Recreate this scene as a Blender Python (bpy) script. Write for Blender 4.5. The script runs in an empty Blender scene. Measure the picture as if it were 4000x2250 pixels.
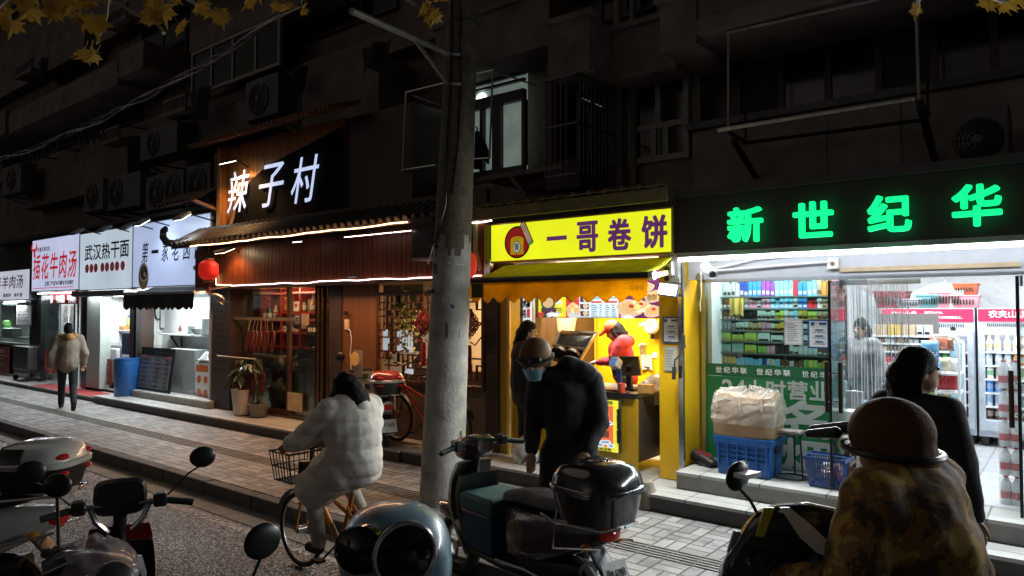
import bpy, math, random
from mathutils import Vector, Matrix, Quaternion
from math import sin, cos, pi, radians
random.seed(7)
SC = bpy.context.scene
COL = SC.collection
V = Vector
# ---------------------------------------------------------------- camera, sky, exposure
FPX, CX, CY = 2780.0, 2000.0, 1125.0          # focal length and centre in photograph pixels
YAW, PITCH = radians(38.5), math.atan((1210 - 1125) / 2780)
CAM = V((0, 0, 2.0))
FW = V((-sin(YAW) * cos(PITCH), cos(YAW) * cos(PITCH), sin(PITCH)))
RT = V((cos(YAW), sin(YAW), 0))
UP = RT.cross(FW)
cd = bpy.data.cameras.new('camera'); cam = bpy.data.objects.new('camera', cd); COL.objects.link(cam)
cd.sensor_width = 36; cd.lens = FPX / 4000 * 36; cd.clip_end = 500; cd.clip_start = 0.05
cam.matrix_world = Matrix.Translation(CAM) @ Matrix((RT, UP, -FW)).transposed().to_4x4()
SC.camera = cam
w = bpy.data.worlds.new('World'); SC.world = w; w.use_nodes = True
nt = w.node_tree; bg = nt.nodes['Background']
sky = nt.nodes.new('ShaderNodeTexSky'); sky.sky_type = 'NISHITA'; sky.sun_disc = False
sky.sun_elevation = radians(4); sky.sun_rotation = radians(200); sky.air_density = 2.0; sky.dust_density = 5
hsv = nt.nodes.new('ShaderNodeHueSaturation'); hsv.inputs['Saturation'].default_value = 0.25
nt.links.new(sky.outputs[0], hsv.inputs['Color']); nt.links.new(hsv.outputs[0], bg.inputs[0])
bg.inputs[1].default_value = 0.021
sl = bpy.data.lights.new('night_glow', 'SUN'); sl.energy = 0.10; sl.angle = radians(40); sl.color = (1, .86, .72)
slo = bpy.data.objects.new('night_glow', sl); COL.objects.link(slo)
slo.rotation_euler = (radians(42), 0, radians(-75))
SC.view_settings.view_transform = 'Standard'; SC.view_settings.look = 'None'
SC.view_settings.exposure = 0; SC.view_settings.gamma = 1
try:
    SC.cycles.max_bounces = 6; SC.cycles.transparent_max_bounces = 24; SC.cycles.use_denoising = True
    SC.cycles.caustics_reflective = False; SC.cycles.caustics_refractive = False
    SC.cycles.sample_clamp_indirect = 4
except Exception: pass

# ---------------------------------------------------------------- from a photograph pixel to a real plane
def ray(u, v): return FW + RT * ((u - CX) / FPX) + UP * ((CY - v) / FPX)
def P(u, v, Y):
    d = ray(u, v); return CAM + d * (Y / d.y)
def PZ(u, v, z):
    d = ray(u, v); return CAM + d * ((z - 2.0) / d.z)
def PX(u, v, x):
    d = ray(u, v); return CAM + d * (x / d.x)
def PD(u, v, d): return CAM + ray(u, v) * d
def R(u0, v0, u1, v1, Y):
    a = P(u0, v0, Y); b = P(u1, v1, Y); return a.x, b.x, b.z, a.z

# ---------------------------------------------------------------- mesh builder
class MB:
    def __init__(s): s.v = []; s.f = []; s.m = []; s.cur = 0
    def mat(s, i): s.cur = i; return s
    def add(s, vs, fs):
        b = len(s.v); s.v += [tuple(p) for p in vs]
        for f in fs: s.f.append([i + b for i in f]); s.m.append(s.cur)
        return s
    def box(s, x0, x1, y0, y1, z0, z1):
        vs = [(x, y, z) for z in (z0, z1) for y in (y0, y1) for x in (x0, x1)]
        return s.add(vs, [(0, 2, 3, 1), (4, 5, 7, 6), (0, 1, 5, 4), (2, 6, 7, 3), (0, 4, 6, 2), (1, 3, 7, 5)])
    def obox(s, c, X, Y, Z):
        c, X, Y, Z = V(c), V(X), V(Y), V(Z)
        vs = [c + X * i + Y * j + Z * k for k in (-1, 1) for j in (-1, 1) for i in (-1, 1)]
        return s.add(vs, [(0, 2, 3, 1), (4, 5, 7, 6), (0, 1, 5, 4), (2, 6, 7, 3), (0, 4, 6, 2), (1, 3, 7, 5)])
    def bar(s, p0, p1, w, h, up=(0, 0, 1)):
        p0, p1 = V(p0), V(p1); d = p1 - p0; L = d.length; d = d.normalized(); up = V(up)
        if abs(d.dot(up)) > .98: up = V((0, 1, 0))
        a = d.cross(up).normalized(); b = a.cross(d)
        return s.obox((p0 + p1) / 2, d * L / 2, a * w / 2, b * h / 2)
    def quad(s, a, b, c, d): return s.add([a, b, c, d], [(0, 1, 2, 3)])
    def ngon(s, pts): return s.add(pts, [tuple(range(len(pts)))])
    def prism(s, pts, vec):
        n = len(pts); vec = V(vec); vs = [V(p) for p in pts] + [V(p) + vec for p in pts]
        return s.add(vs, [tuple(range(n - 1, -1, -1)), tuple(range(n, 2 * n))] + [(i, (i + 1) % n, n + (i + 1) % n, n + i) for i in range(n)])
    def rings(s, rings, cap=True, closed=True):
        n = len(rings[0]); b = len(s.v); vs = [p for r in rings for p in r]; fs = []
        for k in range(len(rings) - 1):
            for i in range(n if closed else n - 1):
                j = (i + 1) % n; fs.append((k * n + i, k * n + j, (k + 1) * n + j, (k + 1) * n + i))
        if cap and closed:
            fs.append(tuple(range(n - 1, -1, -1))); fs.append(tuple(range((len(rings) - 1) * n, len(rings) * n)))
        return s.add(vs, fs)
    def tube(s, pts, r, n=8, cap=True, closed=False):
        pts = [V(p) for p in pts]; m = len(pts)
        rs = r if isinstance(r, (list, tuple)) else [r] * m
        t0 = (pts[1] - pts[0]).normalized(); ref = V((0, 0, 1)) if abs(t0.z) < .9 else V((1, 0, 0))
        a = t0.cross(ref).normalized(); out = []
        for i in range(m):
            if closed: t = pts[(i + 1) % m] - pts[i - 1]
            else: t = pts[min(i + 1, m - 1)] - pts[max(i - 1, 0)]
            t.normalize(); a = (a - t * a.dot(t)).normalized(); b = t.cross(a)
            out.append([pts[i] + (a * cos(2 * pi * k / n) + b * sin(2 * pi * k / n)) * rs[i] for k in range(n)])
        if closed: out.append(out[0]); cap = False
        return s.rings(out, cap)
    def lathe(s, prof, c=(0, 0, 0), ax=(0, 0, 1), n=20, sx=1, sy=1):
        ax = V(ax).normalized(); ref = V((0, 0, 1)) if abs(ax.z) < .9 else V((1, 0, 0))
        a = ref.cross(ax).normalized(); b = ax.cross(a); c = V(c)
        if abs(ax.z) > .9: a = V((1, 0, 0)); b = V((0, 1, 0)) if ax.z > 0 else V((0, -1, 0))
        return s.rings([[c + ax * h + (a * cos(2 * pi * k / n) * sx + b * sin(2 * pi * k / n) * sy) * max(r, 1e-4) for k in range(n)] for r, h in prof])
    def ell(s, c, r, rot=None, nu=16, nv=10):
        c = V(c); r = r if isinstance(r, (tuple, list)) else (r, r, r); rr = []
        for j in range(nv + 1):
            t = pi * j / nv; q = max(sin(t), 1e-3); ring = []
            for i in range(nu):
                p = V((r[0] * q * cos(2 * pi * i / nu), r[1] * q * sin(2 * pi * i / nu), -r[2] * cos(t)))
                ring.append(c + (rot @ p if rot else p))
            rr.append(ring)
        return s.rings(rr)
    def grid(s, fn, nu, nv):
        vs = [fn(i / nu, j / nv) for j in range(nv + 1) for i in range(nu + 1)]
        return s.add(vs, [(j * (nu + 1) + i, j * (nu + 1) + i + 1, (j + 1) * (nu + 1) + i + 1, (j + 1) * (nu + 1) + i) for j in range(nv) for i in range(nu)])
    def xf(s, M, start=0):
        for i in range(start, len(s.v)): s.v[i] = tuple(M @ V(s.v[i]))
        return s
    def mesh(s, name, mats, smooth=False):
        me = bpy.data.meshes.new(name); me.from_pydata(s.v, [], s.f)
        for m in (mats if isinstance(mats, (list, tuple)) else [mats]): me.materials.append(m)
        me.polygons.foreach_set('material_index', s.m)
        if smooth:
            me.polygons.foreach_set('use_smooth', [True] * len(me.polygons)); me.set_sharp_from_angle(angle=radians(smooth if smooth is not True else 40))
        me.update(); return me
    def build(s, name, mats, parent=None, smooth=False, bevel=0, seg=2):
        o = bpy.data.objects.new(name, s.mesh(name, mats, smooth)); COL.objects.link(o)
        if parent is not None: setp(o, parent)
        if bevel:
            b = o.modifiers.new('bevel', 'BEVEL'); b.width = bevel; b.segments = seg; b.limit_method = 'ANGLE'; b.angle_limit = radians(40)
        return o
BASE = {}
def setp(o, p):
    o.parent = p
    q = p; t = V((0, 0, 0))
    while q is not None: t += V(BASE.get(q.name, (0, 0, 0))); q = None
    o.matrix_parent_inverse = Matrix.Translation(-t)
def thing(name, label, cat, loc=(0, 0, 0), group=None):
    o = bpy.data.objects.new(name, None); COL.objects.link(o); o.location = loc; o.empty_display_size = .1
    BASE[o.name] = tuple(loc); tag(o, label, cat, group); return o
def tag(o, label, cat, group=None, kind=None):
    o['label'] = label; o['category'] = cat
    if group: o['group'] = group
    if kind: o['kind'] = kind
    return o
def struct(name, mb, m, smooth=False, bevel=0):
    o = mb.build(name, m, None, smooth, bevel); o['kind'] = 'structure'; return o
def dup(root, dloc=None, rot=None, label=None, group=None):
    r = root.copy(); COL.objects.link(r)
    if dloc is not None: r.location = V(dloc)
    if rot is not None: r.rotation_euler = rot
    if label: r['label'] = label
    if group: r['group'] = group
    for ch in list(root.children):
        c = ch.copy(); COL.objects.link(c); c.parent = r
        for g in ch.children:
            d = g.copy(); COL.objects.link(d); d.parent = c
    return r

# ---------------------------------------------------------------- lettering
def text(body, o, w, h, mat, name='lettering', parent=None, ex=(1, 0, 0), ez=(0, 0, 1), bold=0, shear=0, ext=.003, res=3, fit=True, rot=0):
    """letters laid on the plane o + ex*a + ez*b, filling w x h"""
    cu = bpy.data.curves.new('letters', 'FONT'); cu.body = body; cu.size = 1; cu.resolution_u = res
    cu.shear = shear; cu.extrude = .02 if ext else 0; cu.fill_mode = 'BOTH'
    ob = bpy.data.objects.new('letters', cu); COL.objects.link(ob)
    dg = bpy.context.evaluated_depsgraph_get(); me = bpy.data.meshes.new_from_object(ob.evaluated_get(dg))
    bpy.data.objects.remove(ob); bpy.data.curves.remove(cu)
    ex, ez, o = V(ex).normalized(), V(ez).normalized(), V(o); n = ex.cross(ez)
    if not me.vertices: return None
    if rot: me.transform(Matrix.Rotation(rot, 4, 'Z'))
    xs = [v.co.x for v in me.vertices]; ys = [v.co.y for v in me.vertices]
    x0, x1, y0, y1 = min(xs), max(xs), min(ys), max(ys)
    sx = w / (x1 - x0); sy = h / max(y1 - y0, .05)
    if not fit: sx = sy = min(sx, sy)
    for v in me.vertices:
        c = v.co.copy(); v.co = o + ex * ((c.x - x0) * sx) + ez * ((c.y - y0) * sy) + n * (ext * (.5 + c.z * 25))
    if bold:                                     # heavier strokes: the same outline laid again a stroke-width aside
        n0 = len(me.vertices); vs = [v.co.copy() for v in me.vertices]; fs = [tuple(p.vertices) for p in me.polygons]; b = bold * min(w, h * 1.2) if len(body) == 1 else bold * h; V2 = []; F2 = []
        for i, (a, c) in enumerate(((1, 1), (-1, 1), (1, -1), (-1, -1)) + (((0, 1.3), (1.3, 0), (-1.3, 0), (0, -1.3)) if bold >= .02 and res > 1 else ())):
            V2 += [v + ex * (a * b) + ez * (c * b) - n * (.0003 * (i + 1)) for v in vs]; F2 += [tuple(k + i * n0 for k in f) for f in fs]
        bpy.data.meshes.remove(me); me = bpy.data.meshes.new(name); me.from_pydata([tuple(v) for v in V2], [], F2)
    me.materials.append(mat); ob = bpy.data.objects.new(name, me); COL.objects.link(ob); me.name = name
    if parent is not None: setp(ob, parent)
    return ob
def text_px(body, u0, v0, u1, v1, Y, mat, parent, **k):
    x0, x1, z0, z1 = R(u0, v0, u1, v1, Y); return text(body, (x0, Y, z0), x1 - x0, z1 - z0, mat, parent=parent, **k)
def join(objs, name):
    """several meshes of one part become one object"""
    objs = [o for o in objs if o]; a = objs[0]; vs = []; fs = []; ms = []; mats = []
    for o in objs:
        b = len(vs); me = o.data; vs += [tuple(v.co) for v in me.vertices]
        loc = []
        for m in me.materials:
            if m not in mats: mats.append(m)
            loc.append(mats.index(m))
        for p in me.polygons: fs.append([i + b for i in p.vertices]); ms.append(loc[p.material_index] if loc else 0)
    me = bpy.data.meshes.new(name); me.from_pydata(vs, [], fs)
    for m in mats: me.materials.append(m)
    me.polygons.foreach_set('material_index', ms); me.update()
    par = a.parent
    for o in objs: bpy.data.objects.remove(o)
    n = bpy.data.objects.new(name, me); COL.objects.link(n)
    if par is not None: setp(n, par)
    return n

# ---------------------------------------------------------------- materials
_M = {}
def lin(c): return tuple(((x / 255) / 12.92 if x <= 10 else (((x / 255) + .055) / 1.055) ** 2.4) for x in c)
def M(name, col=(.5, .5, .5), rough=.5, metal=0, emit=0, ecol=None, noise=.18, ns=9, bump=0, bs=60, alpha=1, coat=0, spec=.5, trans=0, ramp=None):
    if name in _M: return _M[name]
    m = bpy.data.materials.new(name); m.use_nodes = True; t = m.node_tree; b = t.nodes['Principled BSDF']; N = t.nodes.new; L = t.links.new
    b.inputs['Roughness'].default_value = rough; b.inputs['Metallic'].default_value = metal
    b.inputs['Specular IOR Level'].default_value = spec
    if coat: b.inputs['Coat Weight'].default_value = coat; b.inputs['Coat Roughness'].default_value = .06
    tc = N('ShaderNodeTexCoord'); nz = N('ShaderNodeTexNoise'); nz.inputs['Scale'].default_value = ns; nz.inputs['Detail'].default_value = 5
    nz.inputs['Roughness'].default_value = .62
    L(tc.outputs['Object'], nz.inputs['Vector'])
    rp = N('ShaderNodeValToRGB'); e = rp.color_ramp.elements
    e[0].position = .3; e[1].position = .72
    c0 = ramp[0] if ramp else tuple(x * (1 - noise) for x in col); c1 = ramp[1] if ramp else tuple(min(x * (1 + noise), 1) for x in col)
    e[0].color = (*c0, 1); e[1].color = (*c1, 1)
    L(nz.outputs['Fac'], rp.inputs[0]); L(rp.outputs[0], b.inputs['Base Color'])
    mr = N('ShaderNodeMapRange'); mr.inputs[3].default_value = max(rough - .1, .03); mr.inputs[4].default_value = min(rough + .12, 1)
    L(nz.outputs['Fac'], mr.inputs[0]); L(mr.outputs[0], b.inputs['Roughness'])
    if emit:
        if ecol is None: L(rp.outputs[0], b.inputs['Emission Color'])
        else: b.inputs['Emission Color'].default_value = (*ecol, 1)
        b.inputs['Emission Strength'].default_value = emit
    if bump:
        n2 = N('ShaderNodeTexNoise'); n2.inputs['Scale'].default_value = bs; n2.inputs['Detail'].default_value = 4
        L(tc.outputs['Object'], n2.inputs['Vector']); bp = N('ShaderNodeBump'); bp.inputs['Strength'].default_value = bump; bp.inputs['Distance'].default_value = .02
        L(n2.outputs['Fac'], bp.inputs['Height']); L(bp.outputs[0], b.inputs['Normal'])
    if alpha < 1:
        b.inputs['Alpha'].default_value = alpha
    if trans: b.inputs['Transmission Weight'].default_value = trans
    _M[name] = m; return m
def glass(name, tint=(.9, .97, .95), refl=.08, rough=.03):
    if name in _M: return _M[name]
    m = bpy.data.materials.new(name); m.use_nodes = True; t = m.node_tree; t.nodes.clear(); N = t.nodes.new; L = t.links.new
    o = N('ShaderNodeOutputMaterial'); mx = N('ShaderNodeMixShader'); tr = N('ShaderNodeBsdfTransparent'); gl = N('ShaderNodeBsdfGlossy')
    fr = N('ShaderNodeFresnel'); fr.inputs[0].default_value = 1.35; ad = N('ShaderNodeMath'); ad.operation = 'MULTIPLY_ADD'; ad.inputs[1].default_value = .7; ad.inputs[2].default_value = refl * .3
    nz = N('ShaderNodeTexNoise'); nz.inputs['Scale'].default_value = 3; tc = N('ShaderNodeTexCoord'); L(tc.outputs['Object'], nz.inputs[0])
    mr = N('ShaderNodeMapRange'); mr.inputs[3].default_value = rough; mr.inputs[4].default_value = rough + .06; L(nz.outputs[0], mr.inputs[0]); L(mr.outputs[0], gl.inputs['Roughness'])
    tr.inputs[0].default_value = (*tint, 1); L(fr.outputs[0], ad.inputs[0]); L(ad.outputs[0], mx.inputs[0]); L(tr.outputs[0], mx.inputs[1]); L(gl.outputs[0], mx.inputs[2]); L(mx.outputs[0], o.inputs[0])
    _M[name] = m; return m
def film(name, col=(.8, .8, .78), op=.3, rough=.25):
    """thin translucent plastic or net: part see-through, part lit surface"""
    if name in _M: return _M[name]
    m = bpy.data.materials.new(name); m.use_nodes = True; t = m.node_tree; b = t.nodes['Principled BSDF']; N = t.nodes.new; L = t.links.new
    b.inputs['Base Color'].default_value = (*col, 1); b.inputs['Roughness'].default_value = rough
    nz = N('ShaderNodeTexNoise'); nz.inputs['Scale'].default_value = 14; nz.inputs['Detail'].default_value = 4; tc = N('ShaderNodeTexCoord'); L(tc.outputs['Object'], nz.inputs[0])
    mr = N('ShaderNodeMapRange'); mr.inputs[1].default_value = .3; mr.inputs[2].default_value = .7; mr.inputs[3].default_value = op * .75; mr.inputs[4].default_value = min(op * 1.3, 1); L(nz.outputs[0], mr.inputs[0]); L(mr.outputs[0], b.inputs['Alpha'])
    bp = N('ShaderNodeBump'); bp.inputs['Strength'].default_value = .2; bp.inputs['Distance'].default_value = .02; L(nz.outputs[0], bp.inputs['Height']); L(bp.outputs[0], b.inputs['Normal'])
    _M[name] = m; return m
def tiled(name, c1, c2, mortar, w, h, gap=.02, rough=.4, bump=.3, off=.5, axis='XZ', noise=.2, spec=.5):
    """brick-texture surface; axis names the two object axes the pattern runs along"""
    if name in _M: return _M[name]
    m = bpy.data.materials.new(name); m.use_nodes = True; t = m.node_tree; b = t.nodes['Principled BSDF']; N = t.nodes.new; L = t.links.new
    tc = N('ShaderNodeTexCoord'); sp = N('ShaderNodeSeparateXYZ'); cb = N('ShaderNodeCombineXYZ'); L(tc.outputs['Object'], sp.inputs[0])
    L(sp.outputs[axis[0]], cb.inputs[0]); L(sp.outputs[axis[1]], cb.inputs[1])
    br = N('ShaderNodeTexBrick'); br.offset = off; br.inputs['Scale'].default_value = 1; br.inputs['Brick Width'].default_value = w; br.inputs['Row Height'].default_value = h
    br.inputs['Mortar Size'].default_value = gap * h; br.inputs['Color1'].default_value = (*c1, 1); br.inputs['Color2'].default_value = (*c2, 1); br.inputs['Mortar'].default_value = (*mortar, 1)
    L(cb.outputs[0], br.inputs['Vector'])
    nz = N('ShaderNodeTexNoise'); nz.inputs['Scale'].default_value = 5; nz.inputs['Detail'].default_value = 6; L(tc.outputs['Object'], nz.inputs[0])
    mr = N('ShaderNodeMapRange'); mr.inputs[3].default_value = 1 - noise * 1.6; mr.inputs[4].default_value = 1 + noise; L(nz.outputs[0], mr.inputs[0])
    mx = N('ShaderNodeMix'); mx.data_type = 'RGBA'; mx.blend_type = 'MULTIPLY'; mx.inputs[0].default_value = 1
    L(br.outputs[0], mx.inputs[6]); L(mr.outputs[0], mx.inputs[7]); L(mx.outputs[2], b.inputs['Base Color'])
    bp = N('ShaderNodeBump'); bp.inputs['Strength'].default_value = bump; bp.inputs['Distance'].default_value = .01; bp.invert = True
    L(br.outputs['Fac'], bp.inputs['Height']); L(bp.outputs[0], b.inputs['Normal'])
    m2 = N('ShaderNodeMapRange'); m2.inputs[3].default_value = max(rough - .12, .05); m2.inputs[4].default_value = rough + .15; L(nz.outputs[0], m2.inputs[0]); L(m2.outputs[0], b.inputs['Roughness'])
    b.inputs['Specular IOR Level'].default_value = spec
    _M[name] = m; return m
def area(name, loc, sx, sy, watts, col=(1, 1, 1), rot=(0, 0, 0), parent=None, spread=pi):
    l = bpy.data.lights.new(name, 'AREA'); l.shape = 'RECTANGLE'; l.size = sx; l.size_y = sy; l.energy = watts; l.color = col; l.spread = spread
    o = bpy.data.objects.new(name, l); COL.objects.link(o); o.location = loc; o.rotation_euler = rot
    if parent is not None: setp(o, parent)
    return o
def spot(name, loc, to, watts, col=(1, 1, 1), ang=120, r=.05, parent=None):
    l = bpy.data.lights.new(name, 'SPOT'); l.energy = watts; l.color = col; l.spot_size = radians(ang); l.spot_blend = .6; l.shadow_soft_size = r
    o = bpy.data.objects.new(name, l); COL.objects.link(o); o.location = loc
    o.rotation_euler = (V(to) - V(loc)).to_track_quat('-Z', 'Y').to_euler()
    if parent is not None: setp(o, parent)
    return o
def fabric(name, col, tl=.5):
    """awning cloth that lets light through"""
    m = M(name, col, .85, noise=.2, ns=5, bump=.15, bs=50); t = m.node_tree; b = t.nodes['Principled BSDF']; o = t.nodes['Material Output']; tr = t.nodes.new('ShaderNodeBsdfTranslucent'); mx = t.nodes.new('ShaderNodeMixShader'); mx.inputs[0].default_value = tl
    t.links.new(b.inputs['Base Color'].links[0].from_socket, tr.inputs[0]); t.links.new(b.outputs[0], mx.inputs[1]); t.links.new(tr.outputs[0], mx.inputs[2]); t.links.new(mx.outputs[0], o.inputs[0]); return m
# common stock
WHITE = M('white_paint', (.72, .73, .74), .45, noise=.06); BLACK = M('black_plastic', (.012, .012, .013), .35); GREY = M('grey_metal', (.3, .31, .32), .4, .6)
CHROME = M('bright_metal', (.75, .76, .78), .16, 1, noise=.08); STEEL = M('brushed_steel', (.5, .52, .53), .32, 1, noise=.15, ns=4)
DARKM = M('dark_metal', (.03, .03, .032), .45, .5); RUBBER = M('rubber', (.012, .012, .012), .75); PAPER = M('paper', (.7, .72, .72), .7, noise=.05)
INK = M('ink_black', (.012, .012, .016), .6); INKRED = M('ink_red', (.5, .012, .016), .5); INKWHITE = M('ink_white', (.75, .75, .75), .5)
# ================================================================ ground
def asphalt():
    m = bpy.data.materials.new('asphalt'); m.use_nodes = True; t = m.node_tree; b = t.nodes['Principled BSDF']; N = t.nodes.new; L = t.links.new
    tc = N('ShaderNodeTexCoord'); vo = N('ShaderNodeTexVoronoi'); vo.inputs['Scale'].default_value = 70; L(tc.outputs['Object'], vo.inputs[0])
    nz = N('ShaderNodeTexNoise'); nz.inputs['Scale'].default_value = 1.3; nz.inputs['Detail'].default_value = 6; L(tc.outputs['Object'], nz.inputs[0])
    sv = N('ShaderNodeSeparateColor'); L(vo.outputs['Color'], sv.inputs[0])
    rp = N('ShaderNodeValToRGB'); e = rp.color_ramp.elements; e[0].color = (.022, .022, .023, 1); e[1].color = (.5, .5, .51, 1); e[0].position = .45  # stone speckles; the pale end puts specular sparkle into the colour
    L(sv.outputs[0], rp.inputs[0])
    mr = N('ShaderNodeMapRange'); mr.inputs[3].default_value = .5; mr.inputs[4].default_value = 1.35; L(nz.outputs[0], mr.inputs[0])
    mx = N('ShaderNodeMix'); mx.data_type = 'RGBA'; mx.blend_type = 'MULTIPLY'; mx.inputs[0].default_value = 1; L(rp.outputs[0], mx.inputs[6]); L(mr.outputs[0], mx.inputs[7]); L(mx.outputs[2], b.inputs['Base Color'])
    rr = N('ShaderNodeMapRange'); rr.inputs[3].default_value = .28; rr.inputs[4].default_value = .75; L(sv.outputs[1], rr.inputs[0]); L(rr.outputs[0], b.inputs['Roughness'])
    bp = N('ShaderNodeBump'); bp.inputs['Strength'].default_value = .9; bp.inputs['Distance'].default_value = .012; L(vo.outputs['Distance'], bp.inputs['Height']); bp.invert = True; L(bp.outputs[0], b.inputs['Normal'])
    return m
def paver():
    """basket-weave pavers: squares split in two, turned from square to square"""
    m = bpy.data.materials.new('pavers'); m.use_nodes = True; t = m.node_tree; b = t.nodes['Principled BSDF']; N = t.nodes.new; L = t.links.new
    def mth(op, a, c=None, d=None):
        n = N('ShaderNodeMath'); n.operation = op
        for i, x in enumerate((a, c, d)):
            if x is None: continue
            if isinstance(x, (int, float)): n.inputs[i].default_value = x
            else: L(x, n.inputs[i])
        return n.outputs[0]
    tc = N('ShaderNodeTexCoord'); sp = N('ShaderNodeSeparateXYZ'); L(tc.outputs['Object'], sp.inputs[0])
    s = 1 / .24; x = mth('MULTIPLY', sp.outputs[0], s); y = mth('MULTIPLY', sp.outputs[1], s)
    fx, fy = mth('FLOOR', x), mth('FLOOR', y); gx, gy = mth('FRACT', x), mth('FRACT', y)
    par = mth('FLOORED_MODULO', mth('ADD', fx, fy), 2)
    a = mth('ADD', mth('MULTIPLY', gx, par), mth('MULTIPLY', gy, mth('SUBTRACT', 1, par)))
    half = mth('GREATER_THAN', a, .5)
    e = lambda q: mth('SUBTRACT', .5, mth('ABSOLUTE', mth('SUBTRACT', q, .5)))
    d = mth('MINIMUM', mth('MINIMUM', e(gx), e(gy)), mth('ABSOLUTE', mth('SUBTRACT', a, .5)))
    joint = N('ShaderNodeMapRange'); joint.inputs[1].default_value = .015; joint.inputs[2].default_value = .045; L(d, joint.inputs[0])
    cb = N('ShaderNodeCombineXYZ'); L(fx, cb.inputs[0]); L(fy, cb.inputs[1]); L(half, cb.inputs[2])
    wn = N('ShaderNodeTexWhiteNoise'); L(cb.outputs[0], wn.inputs['Vector'])
    nz = N('ShaderNodeTexNoise'); nz.inputs['Scale'].default_value = 1.1; nz.inputs['Detail'].default_value = 7; L(tc.outputs['Object'], nz.inputs[0])
    n2 = N('ShaderNodeTexNoise'); n2.inputs['Scale'].default_value = 90; n2.inputs['Detail'].default_value = 3; L(tc.outputs['Object'], n2.inputs[0])
    rp = N('ShaderNodeValToRGB'); el = rp.color_ramp.elements; el[0].color = (.18, .178, .173, 1); el[1].color = (.34, .33, .315, 1); L(wn.outputs[0], rp.inputs[0])
    k = mth('MULTIPLY', mth('ADD', mth('MULTIPLY', nz.outputs[0], 1.1), .42), mth('ADD', mth('MULTIPLY', n2.outputs[0], .5), .75))
    k = mth('MULTIPLY', k, mth('ADD', mth('MULTIPLY', joint.outputs[0], .85), .15))
    n3 = N('ShaderNodeTexNoise'); n3.inputs['Scale'].default_value = 2.6; n3.inputs['Detail'].default_value = 8; n3.inputs['Roughness'].default_value = .7; n3.inputs['Distortion'].default_value = .8; L(tc.outputs['Object'], n3.inputs[0])
    st = N('ShaderNodeMapRange'); st.inputs[1].default_value = .36; st.inputs[2].default_value = .5; st.inputs[3].default_value = .5; st.inputs[4].default_value = 1; L(n3.outputs[0], st.inputs[0])
    vg = N('ShaderNodeTexVoronoi'); vg.inputs['Scale'].default_value = 2.3; L(tc.outputs['Object'], vg.inputs[0]); gm = N('ShaderNodeMapRange'); gm.inputs[1].default_value = .03; gm.inputs[2].default_value = .05; gm.inputs[3].default_value = .45; gm.inputs[4].default_value = 1; L(vg.outputs['Distance'], gm.inputs[0]); k = mth('MULTIPLY', mth('MULTIPLY', k, st.outputs[0]), gm.outputs[0])
    mx = N('ShaderNodeMix'); mx.data_type = 'RGBA'; mx.blend_type = 'MULTIPLY'; mx.inputs[0].default_value = 1; L(rp.outputs[0], mx.inputs[6]); L(k, mx.inputs[7]); L(mx.outputs[2], b.inputs['Base Color'])
    h = mth('ADD', joint.outputs[0], mth('ADD', mth('MULTIPLY', n2.outputs[0], .12), mth('MULTIPLY', wn.outputs[0], .2)))
    bp = N('ShaderNodeBump'); bp.inputs['Strength'].default_value = .6; bp.inputs['Distance'].default_value = .008; L(h, bp.inputs['Height']); L(bp.outputs[0], b.inputs['Normal'])
    b.inputs['Roughness'].default_value = .62
    return m
KERB_Y = 4.3
struct('road', MB().quad((-90, -40, -.15), (40, -40, -.15), (40, 4.45, -.15), (-90, 4.45, -.15)), asphalt())
CONC = M('concrete', (.22, .215, .205), .8, noise=.35, ns=3, bump=.3, bs=45)
g = MB()
x = -45.0
while x < 8: g.box(x, x + .985, 3.97, KERB_Y - .005, -.2, -.144); x += 1
struct('gutter', g, M('gutter_concrete', (.2, .19, .175), .8, noise=.4, ns=2.5, bump=.35, bs=50))
ln = MB(); random.seed(3)
x = -45.0
while x < 6: ln.quad((x, 3.80, -.146), (x + 1.5, 3.80, -.146), (x + 1.5, 3.91, -.146), (x, 3.91, -.146)); x += 1.5
def worn():
    m = M('road_paint', (.42, .41, .4), .7, noise=.3, ns=30)
    t = m.node_tree; b = t.nodes['Principled BSDF']; nz = t.nodes.new('ShaderNodeTexNoise'); nz.inputs['Scale'].default_value = 22; nz.inputs['Detail'].default_value = 6
    tc = t.nodes.new('ShaderNodeTexCoord'); mr = t.nodes.new('ShaderNodeMapRange'); mr.inputs[1].default_value = .42; mr.inputs[2].default_value = .52
    t.links.new(tc.outputs['Object'], nz.inputs[0]); t.links.new(nz.outputs[0], mr.inputs[0]); t.links.new(mr.outputs[0], b.inputs['Alpha']); return m
struct('road_marking', ln, worn())
k = MB(); x = -45.0
while x < 8:
    k.box(x, x + .992, KERB_Y, KERB_Y + .14, -.25, .002 + random.uniform(-.004, .004)); x += 1
struct('kerb', k, M('kerb_stone', (.10, .094, .088), .75, noise=.35, ns=6, bump=.3, bs=70), bevel=.015)
struct('pavement', MB().box(-45, 8, KERB_Y + .142, 6.55, -.3, 0), paver())
tb = MB(); x = -30.0
while x < 6:
    for j in range(5): tb.box(x + .01, x + .23, 5.27 + j * .056, 5.295 + j * .056, .002, .008)
    x += .24
struct('tactile_strip', tb, M('tactile_paver', (.17, .16, .145), .7, noise=.3, ns=8))
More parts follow.
